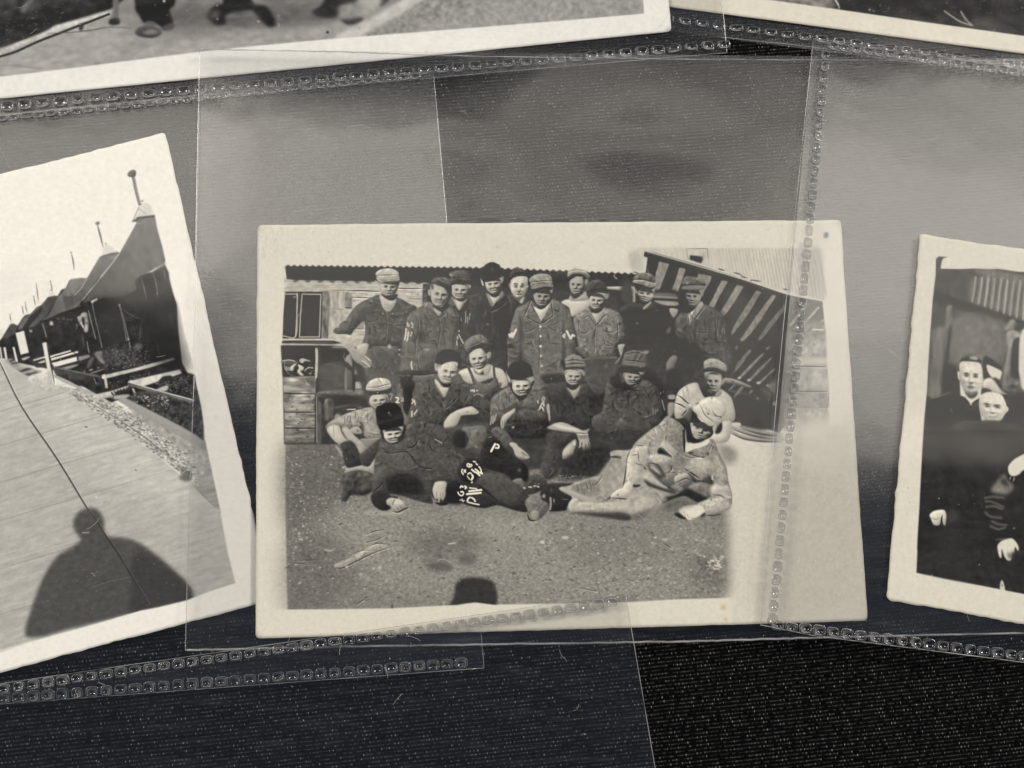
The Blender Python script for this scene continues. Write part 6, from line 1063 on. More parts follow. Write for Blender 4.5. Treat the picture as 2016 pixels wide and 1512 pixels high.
def paint_walk():
    C = Canvas([(-150, -358), (1272, -500), (1322, 62), (-100, 204)], Z_PRINT['walk'], 9.0, 53, 224)
    p, l, el, F, ls = C.p, C.l, C.el, C.F, C.ls
    F(0, 0, 2016)
    p([-300, -600, 1500, -600, 1500, 300, -300, 300], 226, sm=0, t=.004, ts=(2, 2))
    p([-110, -330, 1225, -460, 1268, 27, 1000, 50, 672, 75, 390, 103, 200, 127, 0, 151, -70, 160], 158, b=.9, sm=0, t=.035, ts=(4, 2.5))
    p([780, -460, 1225, -460, 1268, 27, 1000, 50, 760, 72, 690, 70, 780, 30], 150, b=8, a=.8, t=.05, ts=(2, 2))
    F(380, 0, 400)
    p([-400, -2400, 2300, -2400, 2300, -50, 1800, 60, 1000, 260, 0, 320, -600, 330, -700, 0], 128, b=18, a=.9, t=.05, ts=(6, 2))
    p([-200, 60, 1700, 40, 1600, 170, 900, 260, 0, 270, -300, 220], 92, b=9, a=.8, t=.05, ts=(6, 2))
    p([1700, 220, 2100, -20, 2500, -260, 2700, -300, 2300, 0, 1950, 240, 1700, 350, 1400, 400, 1450, 340], 190, b=3, t=.03); p([1700, 350, 2016, 170, 2400, -60, 2700, -200, 2700, 60, 2016, 330], 140, b=4, t=.06, ts=(2, 2))
    p([130, 150, 230, 40, 300, 0, 300, -500, 560, -500, 580, 0, 720, 60, 800, 160, 820, 250, 740, 265, 640, 160, 560, 100, 330, 150, 330, 230, 230, 250, 150, 200], 42, b=3, t=.06); p([180, 130, 240, 100, 260, 150, 210, 190], 88, b=4); p([580, -100, 900, -100, 860, 60, 760, 40], 108, b=6); el(650, 215, 16, 8, 195, 30); el(850, 155, 8, 6, 180); el(240, 55, 9, 9, 205); el(242, 190, 6, 12, 205); ls([[850, 235, 855, 262]], 2.4, 160)
    p([1190, 110, 1280, 40, 1330, -100, 1330, -500, 1700, -500, 1640, 0, 1460, 60, 1430, 160, 1300, 180, 1210, 150], 48, b=3, t=.05); p([1470, 190, 1560, 170, 1650, 160, 1690, 190, 1600, 240, 1520, 240], 60, b=2.4); p([1470, 60, 1700, 20, 1860, 60, 1700, 150, 1500, 180], 150, b=6, t=.05); p([1850, -100, 1960, -40, 1900, 40, 1850, 60], 62, b=3); p([1640, 0, 1860, -60, 1850, 60, 1700, 60], 170, b=5)
    el(1335, 320, 14, 13, 30, b=.5); l([400, 430, 600, 440, 900, 440], 2, 140, b=2, a=.6); el(1650, 280, 7, 9, 120)
    F(0, 0, 400)
    p([-600, -1200, 1500, -2000, 1480, -200, 1120, 80, 900, 150, 640, 230, 420, 320, 250, 390, 60, 460, -100, 500, -700, 640], 44, b=2, sm=0, t=.16, ts=(5, 4)); p([-300, -300, 900, -300, 700, 100, 200, 160, -300, 200], 62, b=14, a=.6, t=.2, ts=(5, 4)); C.dirt([0, 0, 1050, 0, 600, 230, 0, 460], 120, 62, 98, .5, 1.6, 2.2, -25); p([200, 100, 260, 20, 340, -60, 370, -40, 290, 40, 240, 120], 112, b=3); p([430, 60, 500, 60, 560, 150, 460, 200], 30, b=6, a=.8)
    p([-200, 580, 0, 500, 180, 420, 380, 350, 480, 300, 560, 250, 840, 180, 1100, 110, 1110, 150, 860, 240, 640, 300, 400, 390, 180, 480, 0, 550, -200, 620], 172, b=2, t=.06, ts=(4, 2)); p([490, 320, 620, 250, 800, 210, 780, 270, 640, 310], 182, b=2.4, t=.05); ls([[-100, 590, 0, 560, 160, 510, 380, 410, 600, 325, 740, 270, 900, 210, 1080, 140]], 5, 52, b=1.4); l([480, 330, 700, 320, 900, 300, 1080, 270, 1300, 280], 2.4, 92, b=1.4); p([780, 240, 830, 250, 815, 300, 790, 300], 60, b=1.5); l([0, 645, 200, 655, 420, 685], 3, 128, b=1.6); l([1300, 560, 1500, 440, 1750, 380], 2, 140, b=2, a=.7)
    p([1110, -300, 1190, -300, 1180, 120, 1190, 220, 1140, 245, 1080, 235, 1100, 170, 1120, 60], 96, b=2.4, t=.05); p([1090, 190, 1180, 180, 1190, 225, 1140, 245, 1085, 235], 52, b=1.6); p([1180, 60, 1340, 40, 1360, 130, 1200, 150], 128, b=4); p([1200, 140, 1340, 150, 1340, 220, 1200, 220], 142, b=4)
    p([1360, -300, 1700, -300, 1740, 20, 1680, 100, 1720, 200, 1700, 290, 1620, 300, 1590, 260, 1480, 210, 1430, 230, 1380, 150, 1340, 60], 34, b=2.4, t=.06); p([1340, 320, 1380, 270, 1480, 250, 1590, 290, 1600, 340, 1520, 375, 1420, 370, 1360, 350], 72, b=1.6); p([1420, 320, 1500, 290, 1570, 310, 1520, 340, 1440, 340], 120, b=2.4); p([1430, 240, 1500, 210, 1560, 250, 1470, 260], 92, b=2.5); p([1620, 260, 1700, 230, 1730, 270, 1690, 300, 1630, 295], 66, b=1.8); el(1628, 10, 14, 14, 228); el(1540, 50, 6, 6, 190); el(1305, 158, 6, 6, 185); el(1660, 148, 12, 5, 160); p([1720, 60, 2050, 100, 2050, 320, 1760, 300], 104, b=8, a=.7, t=.04); p([1560, 300, 2100, 260, 2100, 360, 1640, 350], 128, b=6, a=.7)
    F(0, 0, 2016)
    p([-110, 163, 0, 151, 100, 141, 200, 127, 300, 114, 390, 103, 500, 91, 672, 75, 900, 57, 1100, 41, 1268, 27, 1240, -460, 1500, -500, 1500, 200, -110, 300], 226, b=.7, sm=0, t=.004, ts=(2, 2))
    C.dirt([0, 165, 400, 110, 1300, 40, 1310, 60, 700, 115, 0, 190], 30, 180, 200, .4, 1.1)
    for q in ([1300, 50, 1312, 35, 1317, 20], [1290, 58, 1305, 50]):
        l(q, 1.2, 186, b=.8, a=.7)
    el(1318, 60, 8, 8, 190, b=3, a=.8)

    def veil(px, py):
        return 0.012 + 0 * px
    return C, C.finish(veil, white=226, warm=.35, alb=.86)


def paint_dark():
    C = Canvas([(1280, -600), (2180, -480), (2100, 117), (1200, -2)], Z_PRINT['dark'], 9.0, 71, 218)
    p, l, el, F, ls = C.p, C.l, C.el, C.F, C.ls
    F(0, 0, 2016)
    p([1100, -700, 2300, -700, 2300, 300, 1100, 300], 218, sm=0, t=.004, ts=(2, 2))
    p([1290, -560, 2140, -450, 2062, 78, 2016, 71, 1616, 14, 1400, -16, 1240, -38], 46, b=.9, sm=0, t=.10, ts=(5, 4))
    p([1290, -300, 1640, -250, 1640, 17, 1560, 8, 1240, -38], 130, b=8, t=.10, ts=(3, 2))
    for _ in range(46):
        x, y = C.rng.uniform(1660, 2040), C.rng.uniform(-60, 66)
        l([x, y, x + C.rng.uniform(-14, 22), y + C.rng.uniform(-16, 16)], C.rng.uniform(.8, 2.6), C.rng.uniform(60, 120), b=1.2, a=.5)
    ls([[1640, -8, 1650, 8, 1652, 16], [1860, 22, 1890, 42, 1915, 50], [1892, 22, 1900, 36, 1912, 48]], 3.4, 150, b=1.1); l([1640, -8, 1650, 10], 2.4, 205, b=.7); el(1712, 19, 2, 2, 190); el(1958, 59, 1.5, 1.5, 215)
    C.dirt([1660, 0, 2016, 0, 2016, 66, 1680, 20], 70, 70, 140, .4, 1.4, 1.6)
    F(0, 0, 2016)
    p([1190, -45, 1240, -38, 1400, -16, 1616, 14, 1816, 43, 2016, 71, 2062, 78, 2140, 90, 2140, 250, 1100, 100], 218, b=.7, sm=0, t=.004, ts=(2, 2))

    def veil(px, py):
        return 0.008 + 0 * px
    return C, C.finish(veil, white=218)
# ================================================================ helpers
def tag(o, label, cat, group=None, kind=None):
    o['label'], o['category'] = label, cat
    if group:
        o['group'] = group
    if kind:
        o['kind'] = kind
    return o


def link(name, me, parent=None, mats=()):
    o = bpy.data.objects.new(name, me)
    COL.objects.link(o)
    for m in mats:
        if m.name not in [x.name for x in me.materials]:
            me.materials.append(m)
    if parent:
        o.parent = parent
    return o


def mat(name):
    m = bpy.data.materials.new(name)
    m.use_nodes = True
    nt = m.node_tree
    nt.nodes.clear()
    out = nt.nodes.new('ShaderNodeOutputMaterial')
    return m, nt, out


def N(nt, t, **kw):
    n = nt.nodes.new(t)
    for k, v in kw.items():
        if k.startswith('i_'):
            n.inputs[k[2:].replace('_', ' ')].default_value = v
        else:
            setattr(n, k, v)
    return n


def math_node(nt, op, a, b=None, clamp=False):
    n = nt.nodes.new('ShaderNodeMath')
    n.operation = op
    n.use_clamp = clamp
    for i, x in enumerate((a, b)):
        if x is None:
            continue
        if isinstance(x, (int, float)):
            n.inputs[i].default_value = x
        else:
            nt.links.new(x, n.inputs[i])
    return n.outputs[0]


# ================================================================ materials
def film_material(name, base, rough, bump, haze):
    """clear soft plastic sheet: lets light through, adds a sheen that grows towards grazing angles"""
    m, nt, out = mat(name)
    L = nt.links.new
    lw = N(nt, 'ShaderNodeLayerWeight')
    lw.inputs['Blend'].default_value = 0.5
    f5 = math_node(nt, 'POWER', lw.outputs['Facing'], 5.0)
    fac = math_node(nt, 'ADD', base, math_node(nt, 'MULTIPLY', f5, 0.85), clamp=True)
    tr = N(nt, 'ShaderNodeBsdfTransparent')
    tr.inputs[0].default_value = (0.995, 0.995, 0.995, 1)
    gl = N(nt, 'ShaderNodeBsdfGlossy')
    gl.inputs['Roughness'].default_value = rough
    under = tr.outputs[0]
    if bump:
        tc = N(nt, 'ShaderNodeTexCoord')
        n1 = N(nt, 'ShaderNodeTexNoise')
        n1.inputs['Scale'].default_value = 55.0
        n1.inputs['Detail'].default_value = 2.0
        L(tc.outputs['Object'], n1.inputs['Vector'])
        bp = N(nt, 'ShaderNodeBump')
        bp.inputs['Strength'].default_value = bump
        bp.inputs['Distance'].default_value = 0.0006
        L(n1.outputs[0], bp.inputs['Height'])
        L(bp.outputs[0], gl.inputs['Normal'])
        # faint rubbed haze and scuffs
        ns = N(nt, 'ShaderNodeTexNoise')
        ns.inputs['Scale'].default_value = 1100.0
        ns.inputs['Detail'].default_value = 2.0
        mp = N(nt, 'ShaderNodeMapping')
        mp.inputs['Scale'].default_value = (0.12, 1.0, 1.0)
        L(tc.outputs['Object'], mp.inputs[0])
        L(mp.outputs[0], ns.inputs['Vector'])
        df = N(nt, 'ShaderNodeBsdfDiffuse')
        df.inputs['Color'].default_value = (0.8, 0.82, 0.85, 1)
        m1 = N(nt, 'ShaderNodeMixShader')
        L(math_node(nt, 'MULTIPLY', math_node(nt, 'POWER', ns.outputs[0], 5.0), haze, clamp=True), m1.inputs[0])
        L(tr.outputs[0], m1.inputs[1])
        L(df.outputs[0], m1.inputs[2])
        under = m1.outputs[0]
    m2 = N(nt, 'ShaderNodeMixShader')
    L(fac, m2.inputs[0])
    L(under, m2.inputs[1])
    L(gl.outputs[0], m2.inputs[2])
    L(m2.outputs[0], out.inputs['Surface'])
    return m


M_FILM = film_material('clear_sleeve_film', 0.050, 0.10, 0.45, 0.07)
M_FILM_BACK = film_material('clear_sleeve_back_film', 0.075, 0.13, 0.0, 0.0)


def weld_material():
    m, nt, out = mat('embossed_weld_plastic')
    L = nt.links.new
    lw = N(nt, 'ShaderNodeLayerWeight')
    lw.inputs['Blend'].default_value = 0.5
    tr = N(nt, 'ShaderNodeBsdfTransparent')
    tr.inputs[0].default_value = (0.70, 0.70, 0.71, 1)  # dark tint imitates the missing sheen on the floor of each dimple
    df = N(nt, 'ShaderNodeBsdfDiffuse')
    df.inputs[0].default_value = (0.78, 0.78, 0.78, 1)  # pale diffuse on the steep flanks paints in the bright rim glints
    gl = N(nt, 'ShaderNodeBsdfGlossy')
    gl.inputs['Roughness'].default_value = 0.16
    a = N(nt, 'ShaderNodeMixShader')
    L(math_node(nt, 'MULTIPLY', math_node(nt, 'SUBTRACT', lw.outputs['Facing'], 0.12), 0.75, clamp=True), a.inputs[0])
    L(tr.outputs[0], a.inputs[1])
    L(df.outputs[0], a.inputs[2])
    b = N(nt, 'ShaderNodeMixShader')
    L(math_node(nt, 'ADD', 0.03, math_node(nt, 'MULTIPLY', lw.outputs['Facing'], 0.35), clamp=True), b.inputs[0])
    L(a.outputs[0], b.inputs[1])
    L(gl.outputs[0], b.inputs[2])
    L(b.outputs[0], out.inputs['Surface'])
    return m


M_WELD = weld_material()


def edge_material():
    m, nt, out = mat('cut_film_edge')
    L = nt.links.new
    tr = N(nt, 'ShaderNodeBsdfTransparent')
    tr.inputs[0].default_value = (0.9, 0.9, 0.9, 1)
    gl = N(nt, 'ShaderNodeBsdfGlossy')
    gl.inputs['Roughness'].default_value = 0.22
    df = N(nt, 'ShaderNodeBsdfDiffuse')
    df.inputs[0].default_value = (0.75, 0.75, 0.74, 1)
    a = N(nt, 'ShaderNodeMixShader')
    a.inputs[0].default_value = 0.35
    L(df.outputs[0], a.inputs[1])
    L(gl.outputs[0], a.inputs[2])
    b = N(nt, 'ShaderNodeMixShader')
    tc = N(nt, 'ShaderNodeTexCoord')
    n = N(nt, 'ShaderNodeTexNoise')
    n.inputs['Scale'].default_value = 180.0
    L(tc.outputs['Object'], n.inputs['Vector'])
    L(math_node(nt, 'MULTIPLY', math_node(nt, 'SUBTRACT', n.outputs[0], 0.22), 1.1, clamp=True), b.inputs[0])
    L(tr.outputs[0], b.inputs[1])
    L(a.outputs[0], b.inputs[2])
    L(b.outputs[0], out.inputs['Surface'])
    return m


M_EDGE = edge_material()


def simple(name, col, rough=0.6, spec=0.3):
    m, nt, out = mat(name)
    b = N(nt, 'ShaderNodeBsdfPrincipled')
    b.inputs['Base Color'].default_value = (*col, 1)
    b.inputs['Roughness'].default_value = rough
    b.inputs['Specular IOR Level'].default_value = spec
    nt.links.new(b.outputs[0], out.inputs['Surface'])
    return m


def paper_edge_material():
    m, nt, out = mat('aged_paper_edge')
    L = nt.links.new
    tc = N(nt, 'ShaderNodeTexCoord')
    n = N(nt, 'ShaderNodeTexNoise')
    n.inputs['Scale'].default_value = 700.0
    L(tc.outputs['Object'], n.inputs['Vector'])
    r = N(nt, 'ShaderNodeValToRGB')
    r.color_ramp.elements[0].color = (0.34, 0.27, 0.16, 1)
    r.color_ramp.elements[1].color = (0.72, 0.66, 0.52, 1)
    L(n.outputs[0], r.inputs[0])
    b = N(nt, 'ShaderNodeBsdfPrincipled')
    b.inputs['Roughness'].default_value = 0.8
    L(r.outputs[0], b.inputs['Base Color'])
    L(b.outputs[0], out.inputs['Surface'])
    return m


M_PAPER_EDGE = paper_edge_material()
M_LINT = simple('pale_lint', (0.62, 0.60, 0.56), 0.9, 0.1)
M_INK = simple('dark_ink', (0.03, 0.03, 0.032), 0.6, 0.2)


def print_material(name, rgb):
    """the printed picture, computed above, as a flat print on glossy paper with a fine paper relief"""
    h, w = rgb.shape[:2]
    v = np.clip(rgb, 0, 1)
    v = np.where(v < 0.0031308, v * 12.92, 1.055 * np.power(v, 1 / 2.4) - 0.055)
    px = np.ones((h, w, 4), np.float32)
    px[..., :3] = v
    im = bpy.data.images.new(name, w, h, alpha=False)
    im.pixels.foreach_set(px[::-1].ravel())
    im.update()
    im.pack()
    m, nt, out = mat(name)
    L = nt.links.new
    uv = N(nt, 'ShaderNodeUVMap')
    uv.uv_map = 'print'
    t = N(nt, 'ShaderNodeTexImage')
    t.image = im
    t.interpolation = 'Cubic'
    t.extension = 'EXTEND'
    L(uv.outputs[0], t.inputs[0])
    tc = N(nt, 'ShaderNodeTexCoord')
    n = N(nt, 'ShaderNodeTexNoise')
    n.inputs['Scale'].default_value = 900.0
    n.inputs['Detail'].default_value = 3.0
    L(tc.outputs['Object'], n.inputs['Vector'])
    bp = N(nt, 'ShaderNodeBump')
    bp.inputs['Strength'].default_value = 0.12
    bp.inputs['Distance'].default_value = 0.00008
    L(n.outputs[0], bp.inputs['Height'])
    b = N(nt, 'ShaderNodeBsdfPrincipled')
    b.inputs['Roughness'].default_value = 0.42
    b.inputs['Specular IOR Level'].default_value = 0.05
    L(t.outputs[0], b.inputs['Base Color'])
    L(bp.outputs[0], b.inputs['Normal'])
    L(b.outputs[0], out.inputs['Surface'])
    return m


def cloth_material():
    m, nt, out = mat('black_woven_cloth')
    L = nt.links.new
    tc = N(nt, 'ShaderNodeTexCoord')
    mp = N(nt, 'ShaderNodeMapping')
    mp.inputs['Rotation'].default_value = (0, 0, math.radians(-5.8))
    L(tc.outputs['Object'], mp.inputs[0])
    # slight wander of the threads
    wn = N(nt, 'ShaderNodeTexNoise')
    wn.inputs['Scale'].default_value = 160.0
    L(tc.outputs['Object'], wn.inputs['Vector'])
    ad = N(nt, 'ShaderNodeVectorMath')
    ad.operation = 'MULTIPLY_ADD'
    L(wn.outputs['Color'], ad.inputs[0])
    ad.inputs[1].default_value = (0.0003, 0.00022, 0)
    L(mp.outputs[0], ad.inputs[2])

    sep = N(nt, 'ShaderNodeSeparateXYZ')
    L(ad.outputs[0], sep.inputs[0])
    mn = lambda op, a, b=None, c=False: math_node(nt, op, a, b, c)

    def cells(w, p, shift):
        """threads laid in rows of pitch p, crossings every w: local coordinates and a random number per crossing"""
        yr = mn('DIVIDE', sep.outputs[1], p)
        row = mn('FLOOR', yr)
        fy = mn('SUBTRACT', mn('SUBTRACT', yr, row), 0.5)
        xr = mn('ADD', mn('DIVIDE', sep.outputs[0], w), mn('MULTIPLY', row, shift))
        col = mn('FLOOR', xr)
        fx = mn('SUBTRACT', mn('SUBTRACT', xr, col), 0.5)
        cv = N(nt, 'ShaderNodeCombineXYZ')
        L(col, cv.inputs[0])
        L(row, cv.inputs[1])
        wn2 = N(nt, 'ShaderNodeTexWhiteNoise')
        wn2.noise_dimensions = '2D'
        L(cv.outputs[0], wn2.inputs['Vector'])
        return fx, fy, wn2.outputs['Value']

    def bump01(f, half):
        """smooth hump of half width (in cell units)"""
        t = mn('SUBTRACT', 1.0, mn('DIVIDE', mn('ABSOLUTE', f), half), True)
        return mn('MULTIPLY', t, t)
    k = 0.001
    n = N(nt, 'ShaderNodeTexNoise')
    n.inputs['Scale'].default_value = 1700.0
    n.inputs['Detail'].default_value = 2.0
    L(tc.outputs['Object'], n.inputs['Vector'])
    fx, fy, r1 = cells(0.47 * k, 0.57 * k, 0.5)
    thread = mn('MULTIPLY', bump01(fy, 0.30), mn('ADD', 0.35, mn('MULTIPLY', bump01(fx, 0.5), 0.65)))
    faint = mn('MULTIPLY', thread, mn('MULTIPLY', mn('POWER', r1, 1.2), 0.14))
    gx, gy, r2 = cells(0.56 * k, 0.57 * k, 0.37)
    dot = mn('MULTIPLY', bump01(gx, 0.20), bump01(gy, 0.40))
    spark = mn('MULTIPLY', mn('MULTIPLY', dot, mn('POWER', r2, 5.0)), mn('MULTIPLY', n.outputs[0], 1.7))  # thread glints put into the base colour at random crossings
    inv = mn('ADD', thread, mn('MULTIPLY', dot, 0.6))
    base = mn('ADD', mn('ADD', faint, 0.0007), spark)
    cc = N(nt, 'ShaderNodeCombineColor')
    L(base, cc.inputs[0])
    L(base, cc.inputs[1])
    L(math_node(nt, 'MULTIPLY', base, 1.04), cc.inputs[2])
    bp = N(nt, 'ShaderNodeBump')
    bp.inputs['Strength'].default_value = 0.9
    bp.inputs['Distance'].default_value = 0.00025
    L(math_node(nt, 'ADD', inv, math_node(nt, 'MULTIPLY', n.outputs[0], 0.4)), bp.inputs['Height'])
    b = N(nt, 'ShaderNodeBsdfPrincipled')
    b.inputs['Roughness'].default_value = 0.62
    b.inputs['Specular IOR Level'].default_value = 0.05
    L(cc.outputs[0], b.inputs['Base Color'])
    L(bp.outputs[0], b.inputs['Normal'])
    L(b.outputs[0], out.inputs['Surface'])
    return m


# ================================================================ the cloth
def grid_mesh(name, corners, nx, ny, zfn, mats, smooth=True, xy=None):
    """sheet between four measured corners (tl, tr, br, bl)"""
    c = np.array(corners, float)
    vs, fs = [], []
    for j in range(ny + 1):
        for i in range(nx + 1):
            u, v = i / nx, j / ny
            p = (c[0] * (1 - u) + c[1] * u) * (1 - v) + (c[3] * (1 - u) + c[2] * u) * v
            if xy:
                p = p + xy(u, v)
            vs.append((p[0], p[1], zfn(u, v, p)))
    for j in range(ny):
        for i in range(nx):
            a = j * (nx + 1) + i
            fs.append((a + nx + 1, a + nx + 2, a + 1, a))
    me = bpy.data.meshes.new(name)
    me.from_pydata(vs, [], fs)
    for m in mats:
        me.materials.append(m)
    if smooth:
        me.polygons.foreach_set('use_smooth', [True] * len(fs))
    return me


rnd = random.Random(5)
cl = link('tablecloth', grid_mesh('tablecloth', [(-0.45, 0.45), (0.45, 0.45), (0.45, -0.4), (-0.45, -0.4)], 60, 60,
                                  lambda u, v, p: 0.00012 * math.sin(p[0] * 60 + 1) * math.sin(p[1] * 47), [cloth_material()]))
tag(cl, 'black coarsely woven cloth under all the photo sleeves', 'tablecloth', kind='structure')


# ================================================================ prints
def make_print(key, painter, label, deckle, curl, round_r=0.0006):
    C, rgb = painter()
    m = print_material('printed_picture_' + key, rgb)
    z0 = Z_PRINT[key]
    cor = np.array([plane(x, y, z0) for x, y in CORNERS[key]])
    L = [np.linalg.norm(cor[(i + 1) % 4] - cor[i]) for i in range(4)]
    nx, ny = int(L[0] / 0.0005), int(L[1] / 0.0005)
    rg = np.random.default_rng(len(key) * 7 + 3)

    def wav(n):
        a = np.zeros(n + 1)
        for per, am in ((2, .6), (5, .6), (11, .35), (40, .15)):
            q = rg.standard_normal(n // per + 3)
            a += am * np.interp(np.arange(n + 1) / per, np.arange(len(q)), q)
        return a * deckle
    top, bot, lef, rig = wav(nx), wav(nx), wav(ny), wav(ny)
    ex = (cor[1] - cor[0]) / L[0]
    ey = (cor[3] - cor[0]) / L[3]

    def xy(u, v):
        i, j = int(round(u * nx)), int(round(v * ny))
        d = np.zeros(2)
        if j == 0:
            d += ey * top[i]
        if j == ny:
            d += ey * bot[i]
        if i == 0:
            d += ex * lef[j]
        if i == nx:
            d += ex * rig[j]
        # worn, slightly rounded corners
        du, dv = min(u, 1 - u) * L[0], min(v, 1 - v) * L[1]
        if du < round_r and dv < round_r:
            k = round_r - math.hypot(round_r - du, round_r - dv)
            if k < 0:
                t = -k / math.hypot(round_r - du, round_r - dv)
                d += ex * (round_r - du) * t * (1 if u < .5 else -1) + ey * (round_r - dv) * t * (1 if v < .5 else -1)
        return d

    def zf(u, v, p):
        return z0 + curl * ((u - .5) ** 2 + (v - .5) ** 2 - 0.25) + 0.00004 * math.sin(u * 9 + v * 5)
    me = grid_mesh('photo_print', cor, nx, ny, zf, [m, M_PAPER_EDGE], xy=xy)
    # uv from the print's own plane
    uvl = me.uv_layers.new(name='print')
    co = np.zeros(len(me.vertices) * 3)
    me.vertices.foreach_get('co', co)
    co = co.reshape(-1, 3)[:, :2] - C.o
    uvv = np.stack([(co @ C.u) / C.size[0], 1 - (co @ C.v) / C.size[1]], 1)
    li = np.zeros(len(me.loops), int)
    me.loops.foreach_get('vertex_index', li)
    uvl.data.foreach_set('uv', uvv[li].ravel())
    # give the paper its thickness
    bm = bmesh.new()
    bm.from_mesh(me)
    be = [e for e in bm.edges if e.is_boundary]
    r = bmesh.ops.extrude_edge_only(bm, edges=be)
    for g in r['geom']:
        if isinstance(g, bmesh.types.BMVert):
            g.co.z -= 0.00024
        if isinstance(g, bmesh.types.BMFace):
            g.material_index = 1
            g.smooth = False
    bm.to_mesh(me)
    bm.free()
    o = link('photo_print', me)
    tag(o, label, 'photograph', 'old black and white photo prints')
    return o


CORNERS = {'main': [(507, 443), (1655, 433), (1708, 1222), (503, 1257)],
           'tents': [(-354, 434), (325, 261), (538, 1181), (-140, 1362)],
           'coats': [(1812, 460), (2512, 572), (2445, 1308), (1745, 1180)],
           'walk': [(-150, -358), (1272, -500), (1322, 62), (-100, 204)],
           'dark': [(1280, -600), (2180, -480), (2100, 117), (1200, -2)]}
make_print('dark', paint_dark, 'cream-bordered print with an almost black picture, cut by the top edge at the right', 0.00001, 0.0)
make_print('walk', paint_walk, 'print showing only boots on pale paving, cut by the top edge of the view', 0.00002, 0.0)
make_print('tents', paint_tents, 'print of a row of dark pointed tents beside a boardwalk with a man\'s shadow', 0.00007, 0.0)
make_print('main', paint_main, 'print in the middle showing a group of capped men in front of a hut', 0.00003, 0.0)
make_print('coats', paint_coats, 'print of pale-faced men in black coats, cut by the right edge of the view', 0.00010, 0.0)


# ================================================================ sleeves
def lerp2(a, b, t):
    return (a[0] + (b[0] - a[0]) * t, a[1] + (b[1] - a[1]) * t)


def tube(name, pts, r, parent, m, seg=6):
    """thin rod along a list of 3D points (cut edge of the film)"""
    vs, fs = [], []
    P = [np.array(p, float) for p in pts]
    for i, p in enumerate(P):
        d = P[min(i + 1, len(P) - 1)] - P[max(i - 1, 0)]
        d = d / (np.linalg.norm(d) + 1e-12)
        s = np.cross(d, (0, 0, 1.0))
        s = s / (np.linalg.norm(s) + 1e-12)
        t = np.cross(s, d)
        for k in range(seg):
            a = 2 * math.pi * k / seg
            q = p + r * (math.cos(a) * s + math.sin(a) * t)
            vs.append(tuple(q))
    for i in range(len(P) - 1):
        for k in range(seg):
            a, b = i * seg + k, i * seg + (k + 1) % seg
            fs.append((a, b, b + seg, a + seg))
    fs.append(tuple(range(seg - 1, -1, -1)))
    fs.append(tuple(range((len(P) - 1) * seg, len(P) * seg)))
    me = bpy.data.meshes.new(name)
    me.from_pydata(vs, [], fs)
    me.materials.append(m)
    me.polygons.foreach_set('use_smooth', [True] * len(fs))
    return link(name, me, parent)


def bead_mesh(name, rings, p=4.0, seg=20):
    """one embossed dimple of a weld line: rounded square rim round a sunken floor (unit size)"""
    vs, fs = [], []
    for (s, z) in rings:
        for k in range(seg):
            a = 2 * math.pi * (k + .5) / seg
            c, n = math.cos(a), math.sin(a)
            rr = (abs(c) ** p + abs(n) ** p) ** (-1 / p)
            vs.append((0.5 * s * rr * c, 0.5 * s * rr * n, z))
    for i in range(len(rings) - 1):
        for k in range(seg):
            a, b = i * seg + k, i * seg + (k + 1) % seg
            fs.append((a, b, b + seg, a + seg))
    fs.append(tuple((len(rings) - 1) * seg + k for k in range(seg)))
    me = bpy.data.meshes.new(name)
    me.from_pydata(vs, [], fs)
    me.materials.append(M_WELD)
    me.polygons.foreach_set('use_smooth', [True] * len(fs))
    return me


ME_BEAD = bead_mesh('weld_dimple', [(1.04, 0.0), (0.97, 0.10), (0.86, 0.13), (0.76, 0.09), (0.68, 0.015)])


def waves(seed, amp):
    r = random.Random(seed)
    k = [(r.uniform(60, 170), r.uniform(0, 6.28), r.uniform(0, 6.28), r.uniform(.4, 1)) for _ in range(6)]

    def f(p):
        return amp * sum(w * math.sin(q * (p[0] * math.cos(a) + p[1] * math.sin(a)) + b) for q, a, b, w in k) / 3.0
    return f


